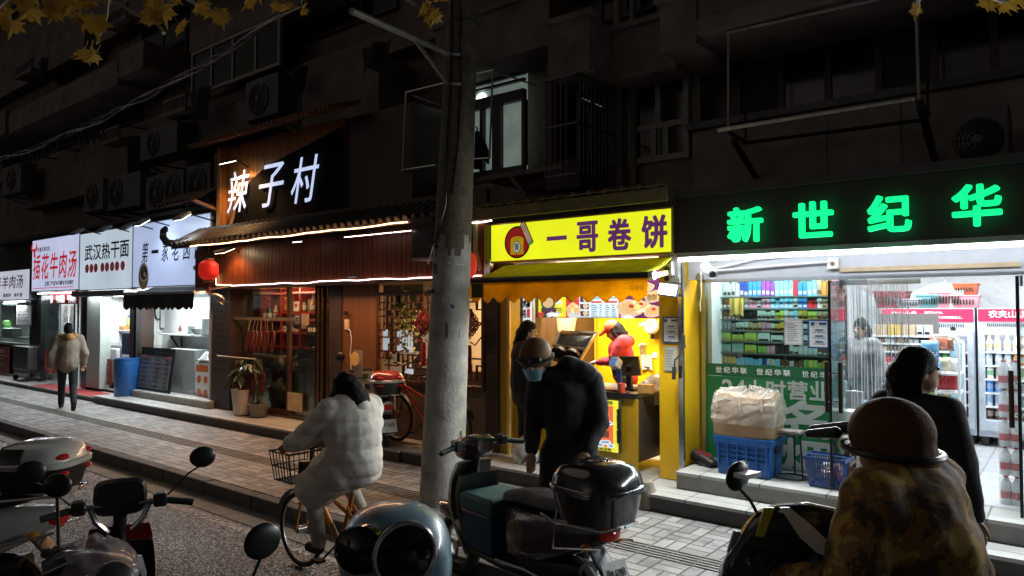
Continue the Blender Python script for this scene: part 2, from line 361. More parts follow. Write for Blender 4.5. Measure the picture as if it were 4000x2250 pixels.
# steps in front of the shops
TILE = tiled('step_tile', (.42, .42, .4), (.5, .5, .48), (.12, .12, .11), .6, .6, .012, .4, .2, 0, 'XY', .18)
SHADESTONE = M('shaded_step_stone', (.055, .048, .042), .55, noise=.4, ns=4)  # riser stone, with the shade under the step edges put into its colour
SOIL = M('worn_terrazzo', (.34, .33, .31), .5, noise=.25, ns=5)
def step(name, x0, x1, y0, z1, top, edge=.03):
    s = MB(); s.mat(1).box(x0 + .004, x1 - .004, y0, 9.0, -.2, z1 - edge); s.mat(0).box(x0, x1, y0 - .012, 9.0, z1 - edge, z1)
    return struct(name, s, [top, SHADESTONE])
def px_x(u, v, Y): return P(u, v, Y).x
xs1 = px_x(372, 1570, 6.45)                     # where the low left step meets the higher one
step('step', -45, xs1 - .05, 6.5, .10, SOIL); step('step', xs1, -7.0, 6.42, .16, TILE); step('step', -6.99, 8, 6.45, .17, TILE)
s2 = MB(); sx0 = px_x(2640, 1850, 6.8)
s2.mat(1).box(sx0 + .01, 8, 6.8, 7.2, .1, .315); s2.mat(0).box(sx0, 8, 6.785, 8.0, .315, .345)
struct('shop_step', s2, [TILE, M('grey_step_riser', (.2, .195, .18), .6, noise=.3, ns=4)])

# ================================================================ the apartment block above the shops
DRYWALL = M('dirty_render', (.17, .132, .112), .9, noise=.4, ns=1.6, bump=.2, bs=30)
SLAB = M('stained_concrete', (.18, .14, .12), .9, noise=.45, ns=2.2, bump=.25, bs=25)
DARKWIN = M('dark_window_glass', (.006, .007, .009), .08, noise=.3, ns=2); FRAME = M('aluminium_frame', (.35, .35, .34), .4, .4, noise=.15)
OLDFRAME = M('old_white_frame', (.32, .30, .27), .6, noise=.25)
CURT = M('curtain', (.05, .05, .055), .9, noise=.3, ns=6)
BY = 8.3                                          # the main wall plane of the block
bld = thing('apartment_building', 'dark grimy apartment block rising above the row of lit shops', 'building', (-12, BY, 0))
wl = MB()
wl.box(-46, 6, BY, BY + 6, 2.9, 14)
wl.build('wall', DRYWALL, bld)
# floor slabs / beams along the facade
sb = MB()
for z in (6.3, 9.2, 12.1): sb.box(-46, 6, BY - .35, BY - .003, z, z + .35)
sb.build('floor_beam', SLAB, bld)
def balcony(u0, v0, u1, v1, Y, open_=True, par=None):
    """projecting balcony: solid parapet with side returns, slab below, dark opening above"""
    x0, x1, z0, z1 = R(u0, v0, u1, v1, Y); m = MB()
    m.box(x0, x1, Y, Y + .12, z0, z1); m.box(x0, x0 + .12, Y + .12, BY - .003, z0, z1); m.box(x1 - .12, x1, Y + .12, BY - .003, z0, z1)
    m.box(x0 + .003, x1 - .003, Y + .122, BY - .004, z0 + .003, z0 + .12); m.box(x0 - .05, x1 + .05, Y - .05, Y + .16, z1, z1 + .07)
    return m.build('balcony', SLAB, bld, bevel=.01)
def window(x0, x1, z0, z1, Y, cols=2, split=None, fr=FRAME, th=.06, lit=None, par=None, rows=None):
    par = par or bld; f = MB(); d = .07
    f.box(x0, x1, Y - d, Y, z0, z0 + th); f.box(x0, x1, Y - d, Y, z1 - th, z1)
    f.box(x0, x0 + th, Y - d, Y, z0 + th, z1 - th); f.box(x1 - th, x1, Y - d, Y, z0 + th, z1 - th)
    zs = z0 + (z1 - z0) * split if split else None
    for i in range(1, cols):
        xx = x0 + (x1 - x0) * i / cols; f.box(xx - th / 2, xx + th / 2, Y - d + .004, Y - .004, (zs if zs else z0 + th), z1 - th)
    if zs:
        f.box(x0 + th, x1 - th, Y - d + .003, Y - .003, zs - th / 2, zs + th / 2)
        for q in (.42, .62): xx = x0 + (x1 - x0) * q; f.box(xx - th / 2, xx + th / 2, Y - d + .006, Y - .006, z0 + th, zs)
    o = f.build('window', fr, par)
    g = MB().box(x0 + th * .5, x1 - th * .5, Y - .04, Y - .03, z0 + th * .5, z1 - th * .5).build('pane', lit or DARKWIN, o)
    return o
def aircon(u0, v0, u1, v1, Y, label, fan=.5, dep=.32, par=None, twin=False):
    x0, x1, z0, z1 = R(u0, v0, u1, v1, Y); t = thing('air_conditioner', label, 'air conditioner', ((x0 + x1) / 2, Y + dep, z0), 'outdoor air conditioner units on the facade')
    body = M('air_conditioner_shell', (.085, .08, .074), .5, noise=.2, ns=5)
    MB().box(x0, x1, Y, Y + dep, z0, z1).build('casing', body, t, bevel=.012)
    cs = [(x0 + (x1 - x0) * fan, (z0 + z1) / 2)] if not twin else [(x0 + (x1 - x0) * .3, (z0 + z1) / 2), (x0 + (x1 - x0) * .74, (z0 + z1) / 2)]
    r = min(z1 - z0, (x1 - x0) / (2 if twin else 1)) * .42
    for cx, cz in cs:
        h = MB(); h.lathe([(r, 0), (r, .02), (r * .97, .024), (0, .018)], (cx, Y - .002, cz), (0, -1, 0), 28); o = h.build('fan_opening', BLACK, t, True)
        q = MB()
        for i in range(1, 6):
            pts = [(cx + r * i / 6 * cos(a * pi / 12), Y - .03, cz + r * i / 6 * sin(a * pi / 12)) for a in range(24)]; q.tube(pts, .004, 4, closed=True)
        for a in range(8): q.tube([(cx, Y - .03, cz), (cx + r * cos(a * pi / 4), Y - .03, cz + r * sin(a * pi / 4))], .004, 4)
        q.build('grille', DARKM, t); MB().lathe([(r * .22, 0), (r * .2, .012), (0, .014)], (cx, Y - .032, cz), (0, -1, 0), 20).build('hub', body, t, True)
    for xx in (x0 + .1, x1 - .1): b = MB(); b.bar((xx, Y, z0 - .02), (xx, max(BY, Y + dep), z0 - .02), .04, .035); b.bar((xx, Y + .05, z0 - .03), (xx, max(BY, Y + dep), z0 - .35), .03, .03); b.build('bracket', DARKM, t)
    return t
# --- right side, above the green sign
zz = P(2700, 140, 7.0).z; xa, xb = P(2720, 140, 7.0).x, 6
MB().box(xa, xb, 7.0, BY - .003, zz, zz + .16).build('balcony', SLAB, bld); MB().box(xa + .01, xb, 7.02, 7.12, zz + .161, zz + 1.3).build('balcony_parapet', SLAB, bld)
x0, x1, z0, z1 = R(2890, 195, 4150, 540, 8.2)
f = MB(); f.box(x0, x1, 8.1, 8.2, z0 - .05, z0); f.box(x0, x1, 8.1, 8.2, z1, z1 + .06)
n = 6
for i in range(n + 1): xx = x0 + (x1 - x0) * i / n; f.box(xx - .035, xx + .035, 8.11, 8.19, z0, z1)
wo = f.build('window', M('brown_frame', (.05, .03, .02), .5), bld)
pn = MB()
for i in range(n):
    a = x0 + (x1 - x0) * i / n + .035; b = x0 + (x1 - x0) * (i + 1) / n - .035
    pn.mat(1 if i in (0, 3) else 0).box(a, b, 8.14, 8.15, z0, z1)
pn.build('pane', [DARKWIN, CURT], wo)
lw = MB(); xa, xb, za, zb = R(2705, 628, 4200, 742, 7.9)
lw.box(xa, 6, 7.9, BY - .003, 3.2, zb + .35); 
lw.build('parapet', M('parapet_panels', (.26, .22, .19), .9, noise=.35, ns=2, bump=.2, bs=20), bld)
jj = MB()
for u in (3230, 3522): xx = P(u, 660, 7.9).x; jj.box(xx - .008, xx + .008, 7.892, 7.9, 3.3, zb + .3)
jj.box(xa - .05, 6, 7.82, 7.898, zb + .35, zb + .43); jj.build('parapet_joint', BLACK, bld)
pole_m = M('drying_pole_steel', (.5, .46, .42), .3, .9)
rk = thing('clothes_rack', 'thin steel clothes drying frame over the green lettered sign', 'drying rack', P(3200, 480, 7.2))
q = MB(); YA = 7.1; YB = 7.6
def T(m, *pts, r=.014): m.tube([P(*p) for p in pts], r, 6)
T(q, (2805, 510, YA), (3575, 384, YA), r=.022); T(q, (2838, 128, YA), (3460, -10, YA), r=.02); T(q, (2845, 120, YA), (2845, 515, YA)); T(q, (3578, 0, YA), (3590, 390, YA))
q.build('front_frame', pole_m, rk)
q = MB(); T(q, (2908, 238, YB), (3615, 82, YB)); T(q, (2912, 228, YB), (2912, 555, YB)); T(q, (3618, 80, YB), (3625, 450, YB)); T(q, (2900, 560, YB), (3600, 470, YB), r=.02)
q.bar(P(2845, 515, YA), P(2912, 555, YB), .03, .03); q.bar(P(3590, 390, YA), P(3625, 450, YB), .05, .03); q.bar(P(2865, 545, YA), P(2950, 690, 7.88), .05, .04); q.bar(P(3595, 410, YA), P(3650, 620, 7.88), .06, .04)
q.build('rear_frame', DARKM, rk)
aircon(3700, 440, 3945, 655, 7.15, 'big outdoor air conditioner above the last green letter', .5, .4)
# --- window with the white frame
x0, x1, z0, z1 = R(2465, 330, 2700, 615, 8.0)
MB().box(x0 - .35, x1 + .12, 8.0, BY - .002, 3.2, z1 + .25).build('wall_panel', M('painted_panel', (.2, .18, .145), .9, noise=.3, ns=2), bld)
window(x0, x1, z0, z1, 8.0, 2, .42, OLDFRAME, .07)
ox0, ox1, oz0, oz1 = R(2385, 330, 2455, 760, 7.9)
dp = MB(); dp.tube([(ox0 + .12, 7.9, 3.3), (ox0 + .12, 7.9, 6.3)], .06, 10); dp.tube([(ox0 + .32, 7.92, 3.3), (ox0 + .32, 7.92, 6.3)], .045, 10); dp.build('drainpipe', M('old_pipe', (.16, .14, .12), .7), bld, True)
# --- projecting beams and balconies over the pancake shop
balcony(2140, 105, 2302, 270, 7.0); balcony(2385, 130, 2640, 262, 7.5); balcony(2575, 20, 2720, 168, 7.0)
balcony(1700, 120, 2145, 175, 7.4)
# --- barred bay window
bx0, bx1, bz0, bz1 = R(2155, 268, 2232, 690, 7.15)
bay = MB(); xr = bx1 + .03
bay.box(bx0 - .2, xr, 7.3, BY - .003, bz0 - .1, bz0 + .25); bay.box(bx0 - .2, xr, 7.3, BY - .003, bz1 - .1, bz1 + .15); bay.box(bx0 - .2, bx0 - .1, 7.31, BY - .003, bz0 + .25, bz1 - .1)
bay.build('bay_wall', M('bay_wall_dark', (.07, .06, .05), .9), bld)
COOLWIN = M('lit_window_glass', (.5, .56, .55), .3, emit=.32, noise=.25, ns=2)
wf = MB()
for z in (bz0 + .25, bz0 + .95, bz0 + 1.25): wf.box(xr - .08, xr - .03, 7.36, BY - .01, z, z + .06)
for y in (7.33, 7.62, 7.95): wf.box(xr - .079, xr - .031, y, y + .06, bz0 + .25, bz1 - .1)
wo = wf.build('window', DARKM, bld)
MB().quad((xr - .055, 7.4, bz0 + 1.0), (xr - .055, 7.9, bz0 + 1.0), (xr - .055, 7.9, bz1 - .35), (xr - .055, 7.4, bz1 - .35)).build('pane', COOLWIN, wo)
cage = thing('window_cage', 'black iron security bars round the barred bay window above the yellow sign', 'window bars', P(2280, 690, 7.2))
b = MB()
for i in range(5): xx = bx0 + (xr - bx0) * i / 4 ; b.tube([(xx, 7.0, bz0), (xx, 7.0, bz1 - .15)], .008, 5)
for i in range(14): yy = 7.05 + i * .085; b.tube([(xr + .16, yy, bz0 + .02), (xr + .16, yy, bz1 - .2)], .008, 5)
for z in (bz0, bz0 + .6, bz0 + 1.2, bz1 - .2):
    b.bar((bx0, 7.0, z), (xr + .16, 7.0, z), .03, .02); b.bar((xr + .16, 7.0, z), (xr + .16, BY, z), .03, .02)
b.build('bars', M('iron_bars', (.1, .1, .095), .4, .7), cage)
aircon(2205, 690, 2290, 752, 7.5, 'small air conditioner box under the barred bay window', .35, .5)
# --- lit kitchen window behind the pole
x0, x1, z0, z1 = R(1790, 335, 2058, 662, 8.1)
room = MB(); room.box(x0, x1, 8.105, 8.125, z0, z1)
rm = MB().box(x0 - .1, x1 + .1, 8.02, 8.1, z0 - .12, z0 - .03).build('sill', SLAB, bld)
f = MB(); th = .07
zr1 = z0 + (z1 - z0) * .80; zr2 = z0 + (z1 - z0) * .68
f.box(x0, x1, 8.02, 8.1, z1, z1 + .1); f.box(x0, x1, 8.02, 8.1, zr2, zr1 - .02); f.box(x0, x1, 8.02, 8.1, z0 - .03, z0 + .06)
for zz in (.87, .93): f.box(x0, x1, 8.03, 8.09, z0 + (z1 - z0) * zz, z0 + (z1 - z0) * zz + .035)
for q in (0, .38, .56, .97):
    xx = x0 + (x1 - x0) * q; f.box(xx, xx + (.16 if q == .56 else .06), 8.021, 8.099, z0 + .06, zr2)
wo = f.build('window', M('black_window_frame', (.01, .01, .01), .4), bld)
room.build('pane', M('kitchen_window_glass', (.36, .46, .40), .25, emit=.3, noise=.3, ns=1.5), wo)
h = MB(); a = P(1862, 505, 7.95); h.tube([P(1860, 495, 7.95), P(1866, 505, 7.95), P(1862, 515, 7.95)], .012, 6)
h.prism([P(1855, 512, 7.95), P(1870, 512, 7.95), P(1892, 560, 7.95), P(1905, 600, 7.95), P(1902, 640, 7.95), P(1880, 600, 7.95), P(1870, 560, 7.95), P(1868, 660, 7.95), P(1850, 660, 7.95)], (0, .05, 0))
h.build('hanging_shirt', M('dark_cloth', (.01, .01, .012), .9), None); tag(bpy.data.objects['hanging_shirt'], 'dark shirt on a hanger in front of the lit upper window', 'shirt')
lamp = MB().lathe([(.1, 0), (.09, .03), (0, .035)], P(1882, 388, 8.1) , (0, -1, 0), 16).build('ceiling_lamp', M('lamp_glow', (1, 1, 1), .4, emit=3, ecol=(.85, 1, .95)), wo)
# --- cage left of the pole
cg = thing('clothes_rack', 'thin wire drying cage hanging in the dark left of the pole', 'drying rack', P(1650, 660, 7.3))
q = MB(); T(q, (1585, 362, 7.0), (1735, 325, 7.0), r=.012); T(q, (1585, 362, 7.0), (1572, 665, 7.0), r=.012); T(q, (1572, 665, 7.0), (1700, 645, 7.0), r=.012); T(q, (1612, 372, 7.3), (1720, 412, 7.9), r=.01); T(q, (1572, 665, 7.0), (1720, 715, 8.2), r=.012); T(q, (1585, 362, 7.0), (1660, 400, 8.2), r=.012)
T(q, (1860, 290, 7.0), (1925, 275, 7.0), r=.012); T(q, (1925, 275, 7.0), (1912, 618, 7.0), r=.014); T(q, (1912, 618, 7.0), (1850, 622, 7.0), r=.012); T(q, (1925, 275, 7.0), (2095, 335, 8.2), r=.012)
q.build('wire_frame', pole_m, cg)
bs = MB(); bs.bar(P(1990, 680, 7.3), P(2060, 770, 7.3), .05, .05); bs.box(*[P(1880, 690, 7.3).x, P(2200, 690, 7.3).x], 7.28, BY - .004, P(2000, 690, 7.3).z, P(2000, 672, 7.3).z); bs.build('ledge', SLAB, bld)
# --- left: long balconies, windows, more units
def slab_u(u0, u1, vt, vb, Y):   # parapet between pixel columns u0..u1 whose top/bottom at u1 are vt/vb
    xa = P(u0, vt, Y).x; xb = P(u1, vt, Y).x; zt = P(u1, vt, Y).z; zb = P(u1, vb, Y).z; m = MB()
    m.box(xa, xb, Y, Y + .12, zb, zt); m.box(xa, xa + .12, Y + .12, BY - .003, zb, zt); m.box(xb - .12, xb, Y + .12, BY - .003, zb, zt); m.box(xa + .003, xb - .003, Y + .122, BY - .004, zb + .003, zb + .1)
    return m.build('balcony', SLAB, bld, bevel=.01)
slab_u(40, 460, 230, 330, 7.2); slab_u(-200, 20, 430, 520, 7.2); slab_u(465, 560, 155, 262, 7.2)
# wall steps that catch the light: side bays
for (u0, u1, vt, vb, Y) in ((690, 1000, 372, 520, 7.75), (100, 500, 530, 720, 7.8), (1180, 1480, 215, 440, 7.55), (150, 330, 90, 200, 7.7)):
    xa = P(u0, vt, Y).x; xb = P(u1, vt, Y).x; MB().box(xa, xb, Y, BY - .003, P(u1, vb, Y).z, P(u1, vt, Y).z).build('wall_panel', DRYWALL, bld, bevel=.01)
x0, x1, z0, z1 = R(742, 215, 1085, 250, 7.6)
z0 = P(742, 378, 7.6).z
window(x0, x1, z0, z1 + .05, 7.7, 4, None, OLDFRAME, .06)
MB().box(x0 - .05, x1 + 1.2, 7.62, BY - .003, z1 + .06, z1 + .5).build('wall_panel', DRYWALL, bld)
for (u0, u1, v) in ((640, 720, 405), (395, 460, 520), (60, 120, 270), (415, 490, 65)):
    Y = 7.25; a = P(u0, v, Y); b_ = P(u1, v, Y); r_ = MB(); n = 9; zb = a.z - .22
    for i in range(n + 1): xx = a.x + (b_.x - a.x) * i / n; r_.box(xx - .02, xx + .02, Y, Y + .05, zb, a.z)
    r_.box(a.x - .05, b_.x + .05, Y - .01, Y + .07, a.z, a.z + .06); r_.box(a.x - .05, b_.x + .05, Y - .01, Y + .4, zb - .08, zb)
    r_.build('balustrade', SLAB, bld)
for (u0, u1, v0, v1) in ((560, 740, 20, 330), (230, 420, 60, 330), (20, 130, 500, 700), (130, 560, 470, 560), (1100, 1180, 60, 330), (1180, 1560, -60, 180), (2350, 2560, -60, 100)):
    x0, x1, z0, z1 = R(u0, v1, u1, v0, BY); z0, z1 = min(z0, z1), max(z0, z1)
    if z1 - z0 < .4: z1 = z0 + 1.4
    window(x0, x1, z0, min(z1, z0 + 2.2), BY - .004, max(2, int((x1 - x0) / .8)), None, M('black_window_frame'), .05)
aircon(960, 325, 1085, 440, 7.3, 'air conditioner beside the dark upper window, left of the tall white characters', .42, .4)
aircon(548, 520, 690, 592, 7.3, 'air conditioner on the ledge over the leftmost white signs', .38, .5)
aircon(570, 695, 715, 800, 7.0, 'twin fan air conditioner above the third white sign', .5, .4, twin=True)
aircon(330, 715, 400, 815, 6.95, 'single fan air conditioner above the second white sign', .45, .4)
aircon(420, 700, 545, 800, 7.05, 'wide pale air conditioner between two others over the white signs', .3, .4)
aircon(725, 655, 820, 790, 7.05, 'dim air conditioner beside the wooden panel of the restaurant', .5, .4)
aircon(10, 660, 80, 745, 7.2, 'far left air conditioner low on the dark wall', .5, .4)
# dark ledge just over the row of white signs, and laundry
MB().box(P(120, 880, 6.95).x - 3.5, P(835, 800, 6.95).x, 6.95, BY - .005, 3.93, 4.02).build('ledge', M('ledge_dark', (.03, .03, .03), .8), bld)
MB().box(-46, -12.8, 7.35, BY - .004, 2.9, 3.92).build('wall', M('shop_back_wall', (.06, .058, .055), .85), bld)
lr = thing('folding_rack', 'accordion drying rack folding out from the dark left wall', 'drying rack', P(200, 620, 7.2))
q = MB()
a = P(75, 560, 7.2); b_ = P(420, 500, 7.2)
for (ua, ub, v0_) in ((75, 155, 600), (165, 290, 560), (300, 415, 520)):
    p0 = P(ua, v0_, 7.0); p1 = P(ub, v0_ - 20, 7.0); n = 5
    for i in range(n):
        xa = p0.x + (p1.x - p0.x) * i / n; xb = p0.x + (p1.x - p0.x) * (i + 1) / n
        q.bar((xa, 7.0, p0.z), (xb, 7.0, p0.z - .4), .03, .02); q.bar((xb, 7.0, p0.z), (xa, 7.0, p0.z - .4), .03, .02)
    q.bar((p0.x, 7.0, p0.z + .03), (p1.x, 7.0, p0.z + .03), .03, .03); q.bar((p0.x, 7.0, p0.z), (p0.x, BY, p0.z), .03, .03); q.bar((p1.x, 7.0, p0.z), (p1.x, BY, p0.z), .03, .03)
q.build('lattice', DARKM, lr)
def laundry(u, v0, v1, wpx, Y, label):
    o = MB(); a = P(u, v0, Y); b_ = P(u + wpx, v0, Y); zb = P(u, v1, Y).z; n = 8
    o.grid(lambda s, t: V((a.x + (b_.x - a.x) * s, Y + .05 * sin(s * 9 + t * 2), a.z + (zb - a.z) * t * (1 - .12 * sin(s * 7)))), 10, 6)
    q = o.build('laundry', M('dark_cloth', (.01, .01, .012), .9), None, True); s = q.modifiers.new('thick', 'SOLIDIFY'); s.thickness = .01
    tag(q, label, 'laundry')
laundry(745, 360, 470, 80, 7.3, 'dark clothes hanging under the white framed upper window')
laundry(1415, 190, 290, 110, 7.2, 'dark garment hanging from the beam left of the pole')
laundry(1140, 270, 360, 60, 7.3, 'black cloth hanging in the gap by the tall white characters')
laundry(150, 240, 320, 35, 7.2, 'dark cloth hung at the far left under the leaves')
# ================================================================ the row of white signs
def signmat(n, c, s, var=.1):
    return M(n, c, .35, emit=s, noise=var, ns=1.2)
LB1 = signmat('lightbox_lilac', (.60, .64, .88), .78); LB2 = signmat('lightbox_ice', (.58, .70, .80), .74); LB3 = signmat('lightbox_blue', (.52, .62, .92), .68); LB0 = signmat('lightbox_pale', (.62, .64, .76), .72)
SFRAME = M('sign_frame', (.25, .26, .28), .4, .7)
def lightbox(label, x0, x1, z0, z1, Y, face, dep=.16, fr=SFRAME, name='shop_sign', group='shop signs along the street'):
    t = thing(name, label, 'shop sign', ((x0 + x1) / 2, Y + dep, z0), group)
    MB().box(x0, x1, Y, Y + dep, z0, z1).build('box', fr, t, bevel=.01)
    MB().box(x0 + .025, x1 - .025, Y - .006, Y - .002, z0 + .025, z1 - .025).build('panel', face, t)
    return t
def chars(s, x0, x1, z0, z1, Y, mat, parent, gap=.12, **k):
    """one line of characters, each fitted to its own cell"""
    n = len(s); w_ = (x1 - x0) / n; objs = []
    for i, c in enumerate(s):
        if c == ' ': continue
        g = w_ * gap / 2; zz0, zz1 = z0, z1
        if c == '一': zz0 = z0 + (z1 - z0) * .42; zz1 = z0 + (z1 - z0) * .58
        objs.append(text(c, (x0 + i * w_ + g, Y, zz0), w_ - 2 * g, zz1 - zz0, mat, parent=parent, **k))
    return join(objs, 'lettering')
YS = 6.9; YT = YS - .006
x = lambda u, Y=YS: P(u, 1000, Y).x
# sheep soup sign
t = lightbox('low white sign at the far left with dark characters for mutton soup', x(-60), -22.08, 2.26, 3.12, YS, LB0)
chars('年羊肉汤', x(-16), x(95), 2.60, 2.96, YT, M('ink_brown', (.06, .02, .025), .5), t, bold=.006, shear=.1)
chars('血 蒸煎饼 茶叶蛋', x(-5), x(92), 2.36, 2.46, YT, INK, t, gap=.1, bold=.02, res=1)
# beef soup sign
t = lightbox('white beef soup sign with tall red brush characters and a small bull head', x(126), x(311) - .01, 2.47, 3.86, YS, LB1)
chars('插花牛肉汤', x(130), x(303), 2.80, 3.45, YT, M('vinyl_red', (.5, .012, .02), .5, emit=.75, noise=.06), t, gap=.14, bold=.012, shear=.14)
chars('主营：牛宝、牛腩、牛杂锅仔', x(178), x(291), 2.62, 2.73, YT, INK, t, gap=.1, bold=.015, res=1)
chars('安徽阜阳名吃', x(146), x(197), 3.52, 3.64, YT, INK, t, gap=.2, res=1)
m = MB().box(x(133), x(289), YT - .004, YT, 2.555, 2.572); m.build('underline', M('vinyl_red'), t)
bx, bz = x(136), 3.52; m = MB()
m.prism([(bx - .09, YT - .003, bz + .1), (bx + .09, YT - .003, bz + .1), (bx + .06, YT - .003, bz - .02), (bx + .03, YT - .003, bz - .13), (bx - .03, YT - .003, bz - .13), (bx - .06, YT - .003, bz - .02)], (0, .003, 0))
for s in (-1, 1): m.tube([(bx + s * .08, YT - .003, bz + .06), (bx + s * .17, YT - .003, bz + .08), (bx + s * .18, YT - .003, bz + .17), (bx + s * .13, YT - .003, bz + .25)], [.03, .028, .02, .004], 6)
m.build('bull_emblem', M('vinyl_red'), t)
# hot dry noodle sign
t = lightbox('pale icy noodle sign with five black characters over a row of red discs', x(311), x(519) - .02, 2.45, 3.83, YS + .005, LB2)
chars('武汉热干面', x(331), x(506), 3.16, 3.52, YT, INK, t, gap=.1, bold=.012)
RED = M('red_disc', (.42, .012, .015), .5, emit=.25, noise=.05)
us = [342, 359, 376, 402, 420, 440, 459, 481]; dm = MB()
for u in us: dm.lathe([(.105, 0), (.105, .004), (0, .0045)], (x(u), YT + .001, 2.97), (0, -1, 0), 24)
dm.build('red_discs', RED, t)
objs = [text(c, (x(u) - .06, YT - .004, 2.91), .12, .12, INKWHITE, parent=t, res=1, bold=.02) for c, u in zip('杂酱面贺记肉夹馍', us)]; join(objs, 'small_lettering')
# first-house noodle sign
t = lightbox('large blue-white sign with slanted black brush characters and a noodle bowl picture', x(519), x(822), 2.46, 3.84, YS, LB3)
chars('第一家老卤面', x(549), x(800), 2.98, 3.42, YT, INK, t, gap=.3, bold=.006, shear=.22)
bx, bz = x(563), 2.74; m = MB()
m.mat(0).lathe([(.23, 0), (.23, .003)], (bx, YT, bz - .04), (0, -1, 0), 28, 1, 1.25); m.mat(1).lathe([(.19, .004), (.19, .006)], (bx + .02, YT, bz + .03), (0, -1, 0), 28)
m.mat(2).lathe([(.15, .007), (.15, .009)], (bx + .03, YT, bz + .04), (0, -1, 0), 28); m.mat(3).lathe([(.06, .01), (.06, .012)], (bx + .01, YT, bz + .1), (0, -1, 0), 16); m.mat(1).lathe([(.05, .01), (.05, .012)], (bx + .07, YT, bz), (0, -1, 0), 16)
m.build('bowl_picture', [M('print_tan', (.5, .3, .15), .5), M('print_cream', (.75, .72, .66), .5), M('print_maroon', (.12, .02, .015), .5), M('print_green', (.1, .25, .06), .5)], t)
bx = x(775); m = MB(); m.prism([(bx - .2, YT - .003, 2.82), (bx + .2, YT - .003, 2.98), (bx + .22, YT - .003, 2.94), (bx + .05, YT - .003, 2.74), (bx - .14, YT - .003, 2.76)], (0, .002, 0)); m.build('spoon_picture', M('print_tan'), t)
# floodlights over the signs
LAMPGLASS = M('lamp_face_white', (1, 1, .95), .3, emit=14, ecol=(.88, 1, .95)); LAMPOFF = M('lamp_face_off', (.55, .58, .6), .2)
def flood(u, v, Y, label, on, ysign=7.0, col=(.85, .93, 1), watts=14, glassm=None, w_=.32, tilt=35):
    a = P(u, v, Y); t = thing('floodlight', label, 'floodlight', a, 'floodlights over the shop signs')
    q = Matrix.Translation(a) @ Matrix.Rotation(radians(tilt), 4, 'X')
    MB().box(-w_ / 2, w_ / 2, -.12, .12, -.012, .035).xf(q).build('housing', M('lamp_housing', (.2, .21, .22), .4, .6), t, bevel=.008)
    MB().box(-w_ / 2 + .02, w_ / 2 - .02, -.1, .1, -.02, -.014).xf(q).build('lens', (glassm or LAMPGLASS) if on else LAMPOFF, t)
    MB().tube([a + V((0, .05, .04)), a + V((0, .2, .05)), V((a.x, ysign, a.z - .03))], .014, 6).build('arm', DARKM, t)
    if on: spot('flood_light', a + V((0, .02, -.06)), a + V((0, .5, -1.6)), watts, col, 140, .08, t)
    return t
flood(553, 869, 6.35, 'lit floodlight at the left end of the noodle bowl sign', True)
flood(712, 846, 6.35, 'lit floodlight nearer the wooden restaurant, over the noodle bowl sign', True)
flood(500, 885, 6.4, 'unlit floodlight above the black noodle characters at the sign joint', False)
flood(408, 895, 6.4, 'unlit floodlight in the middle of the icy noodle sign', False)
flood(302, 906, 6.4, 'unlit floodlight between the beef sign and the icy noodle sign', False)

# slim lamps under the signs that light the step and the pavement
for (ua, ub, lab) in ((20, 95, 'strip lamp under the far left mutton sign'), (150, 290, 'strip lamp under the red beef soup sign'), (345, 500, 'strip lamp under the icy noodle sign'), (540, 790, 'strip lamp under the bowl sign')):
    xa, xb = P(ua, 1100, 6.95).x, P(ub, 1100, 6.95).x; zz = 2.24 if ua == 20 else 2.44; t = thing('strip_lamp', lab, 'lamp', ((xa + xb) / 2, 6.95, zz), 'strip lamps under the signs')
    MB().box(xa, xb, 6.93, 6.99, zz - .025, zz).build('tube', M('under_lamp', (1, 1, 1), .4, emit=6, ecol=(.92, .97, 1)), t); area('strip_light', ((xa + xb) / 2, 6.92, zz - .04), xb - xa, .05, 42, (.9, .95, 1), (radians(-42), 0, 0), t)
# ================================================================ shop rooms under the signs
WTILE = tiled('white_wall_tile', (.62, .64, .62), (.66, .68, .66), (.36, .37, .36), .3, .3, .025, .3, .15, 0, 'XZ', .1)
WTILE2 = tiled('white_wall_tile_side', (.62, .64, .62), (.66, .68, .66), (.36, .37, .36), .3, .3, .025, .3, .15, 0, 'YZ', .1)
WWALL = M('white_wall', (.62, .65, .66), .6, noise=.1, ns=3)
TUBE = M('tube_lamp', (1, 1, 1), .4, emit=9, ecol=(.9, 1, 1))
def room(name, label, x0, x1, y1, z0, z1, back, side, floor, watts, col=(.93, 1, 1), yl=7.25, y0=7.1):
    t = thing(name, label, 'shop', ((x0 + x1) / 2, y1, z0)); th = .08
    MB().box(x0 - th, x1 + th, y1, y1 + th, z0, z1).build('back_wall', back, t)
    m = MB().box(x0 - th, x0, y0 + .003, y1 - .001, z0, z1); m.build('side_wall', side, t)
    MB().box(x1, x1 + th, y0 + .003, y1 - .001, z0, z1).build('side_wall', side, t)
    MB().box(x0 - th, x1 + th, y0, y1 + th, z1 + .001, z1 + .06).build('ceiling', WHITE, t)
    MB().box(x0 - .02, x1 + .02, y0 - .003, y1 - .003, z0 - .03, z0 + .006).build('floor', floor, t)
    L_ = min(1.2, (x1 - x0) * .7); cx = (x0 + x1) / 2
    MB().tube([(cx - L_ / 2, yl, z1 - .06), (cx + L_ / 2, yl, z1 - .06)], .016, 8).build('tube_lamp', TUBE, t)
    area('room_light', (cx, yl, z1 - .1), L_, .12, watts, col, (radians(-8), 0, 0), t)
    return t
GREYFLOOR = M('grey_floor_tile', (.35, .35, .34), .35, noise=.2, ns=3)
ANTH = M('anthracite_post', (.03, .03, .033), .4, .5)
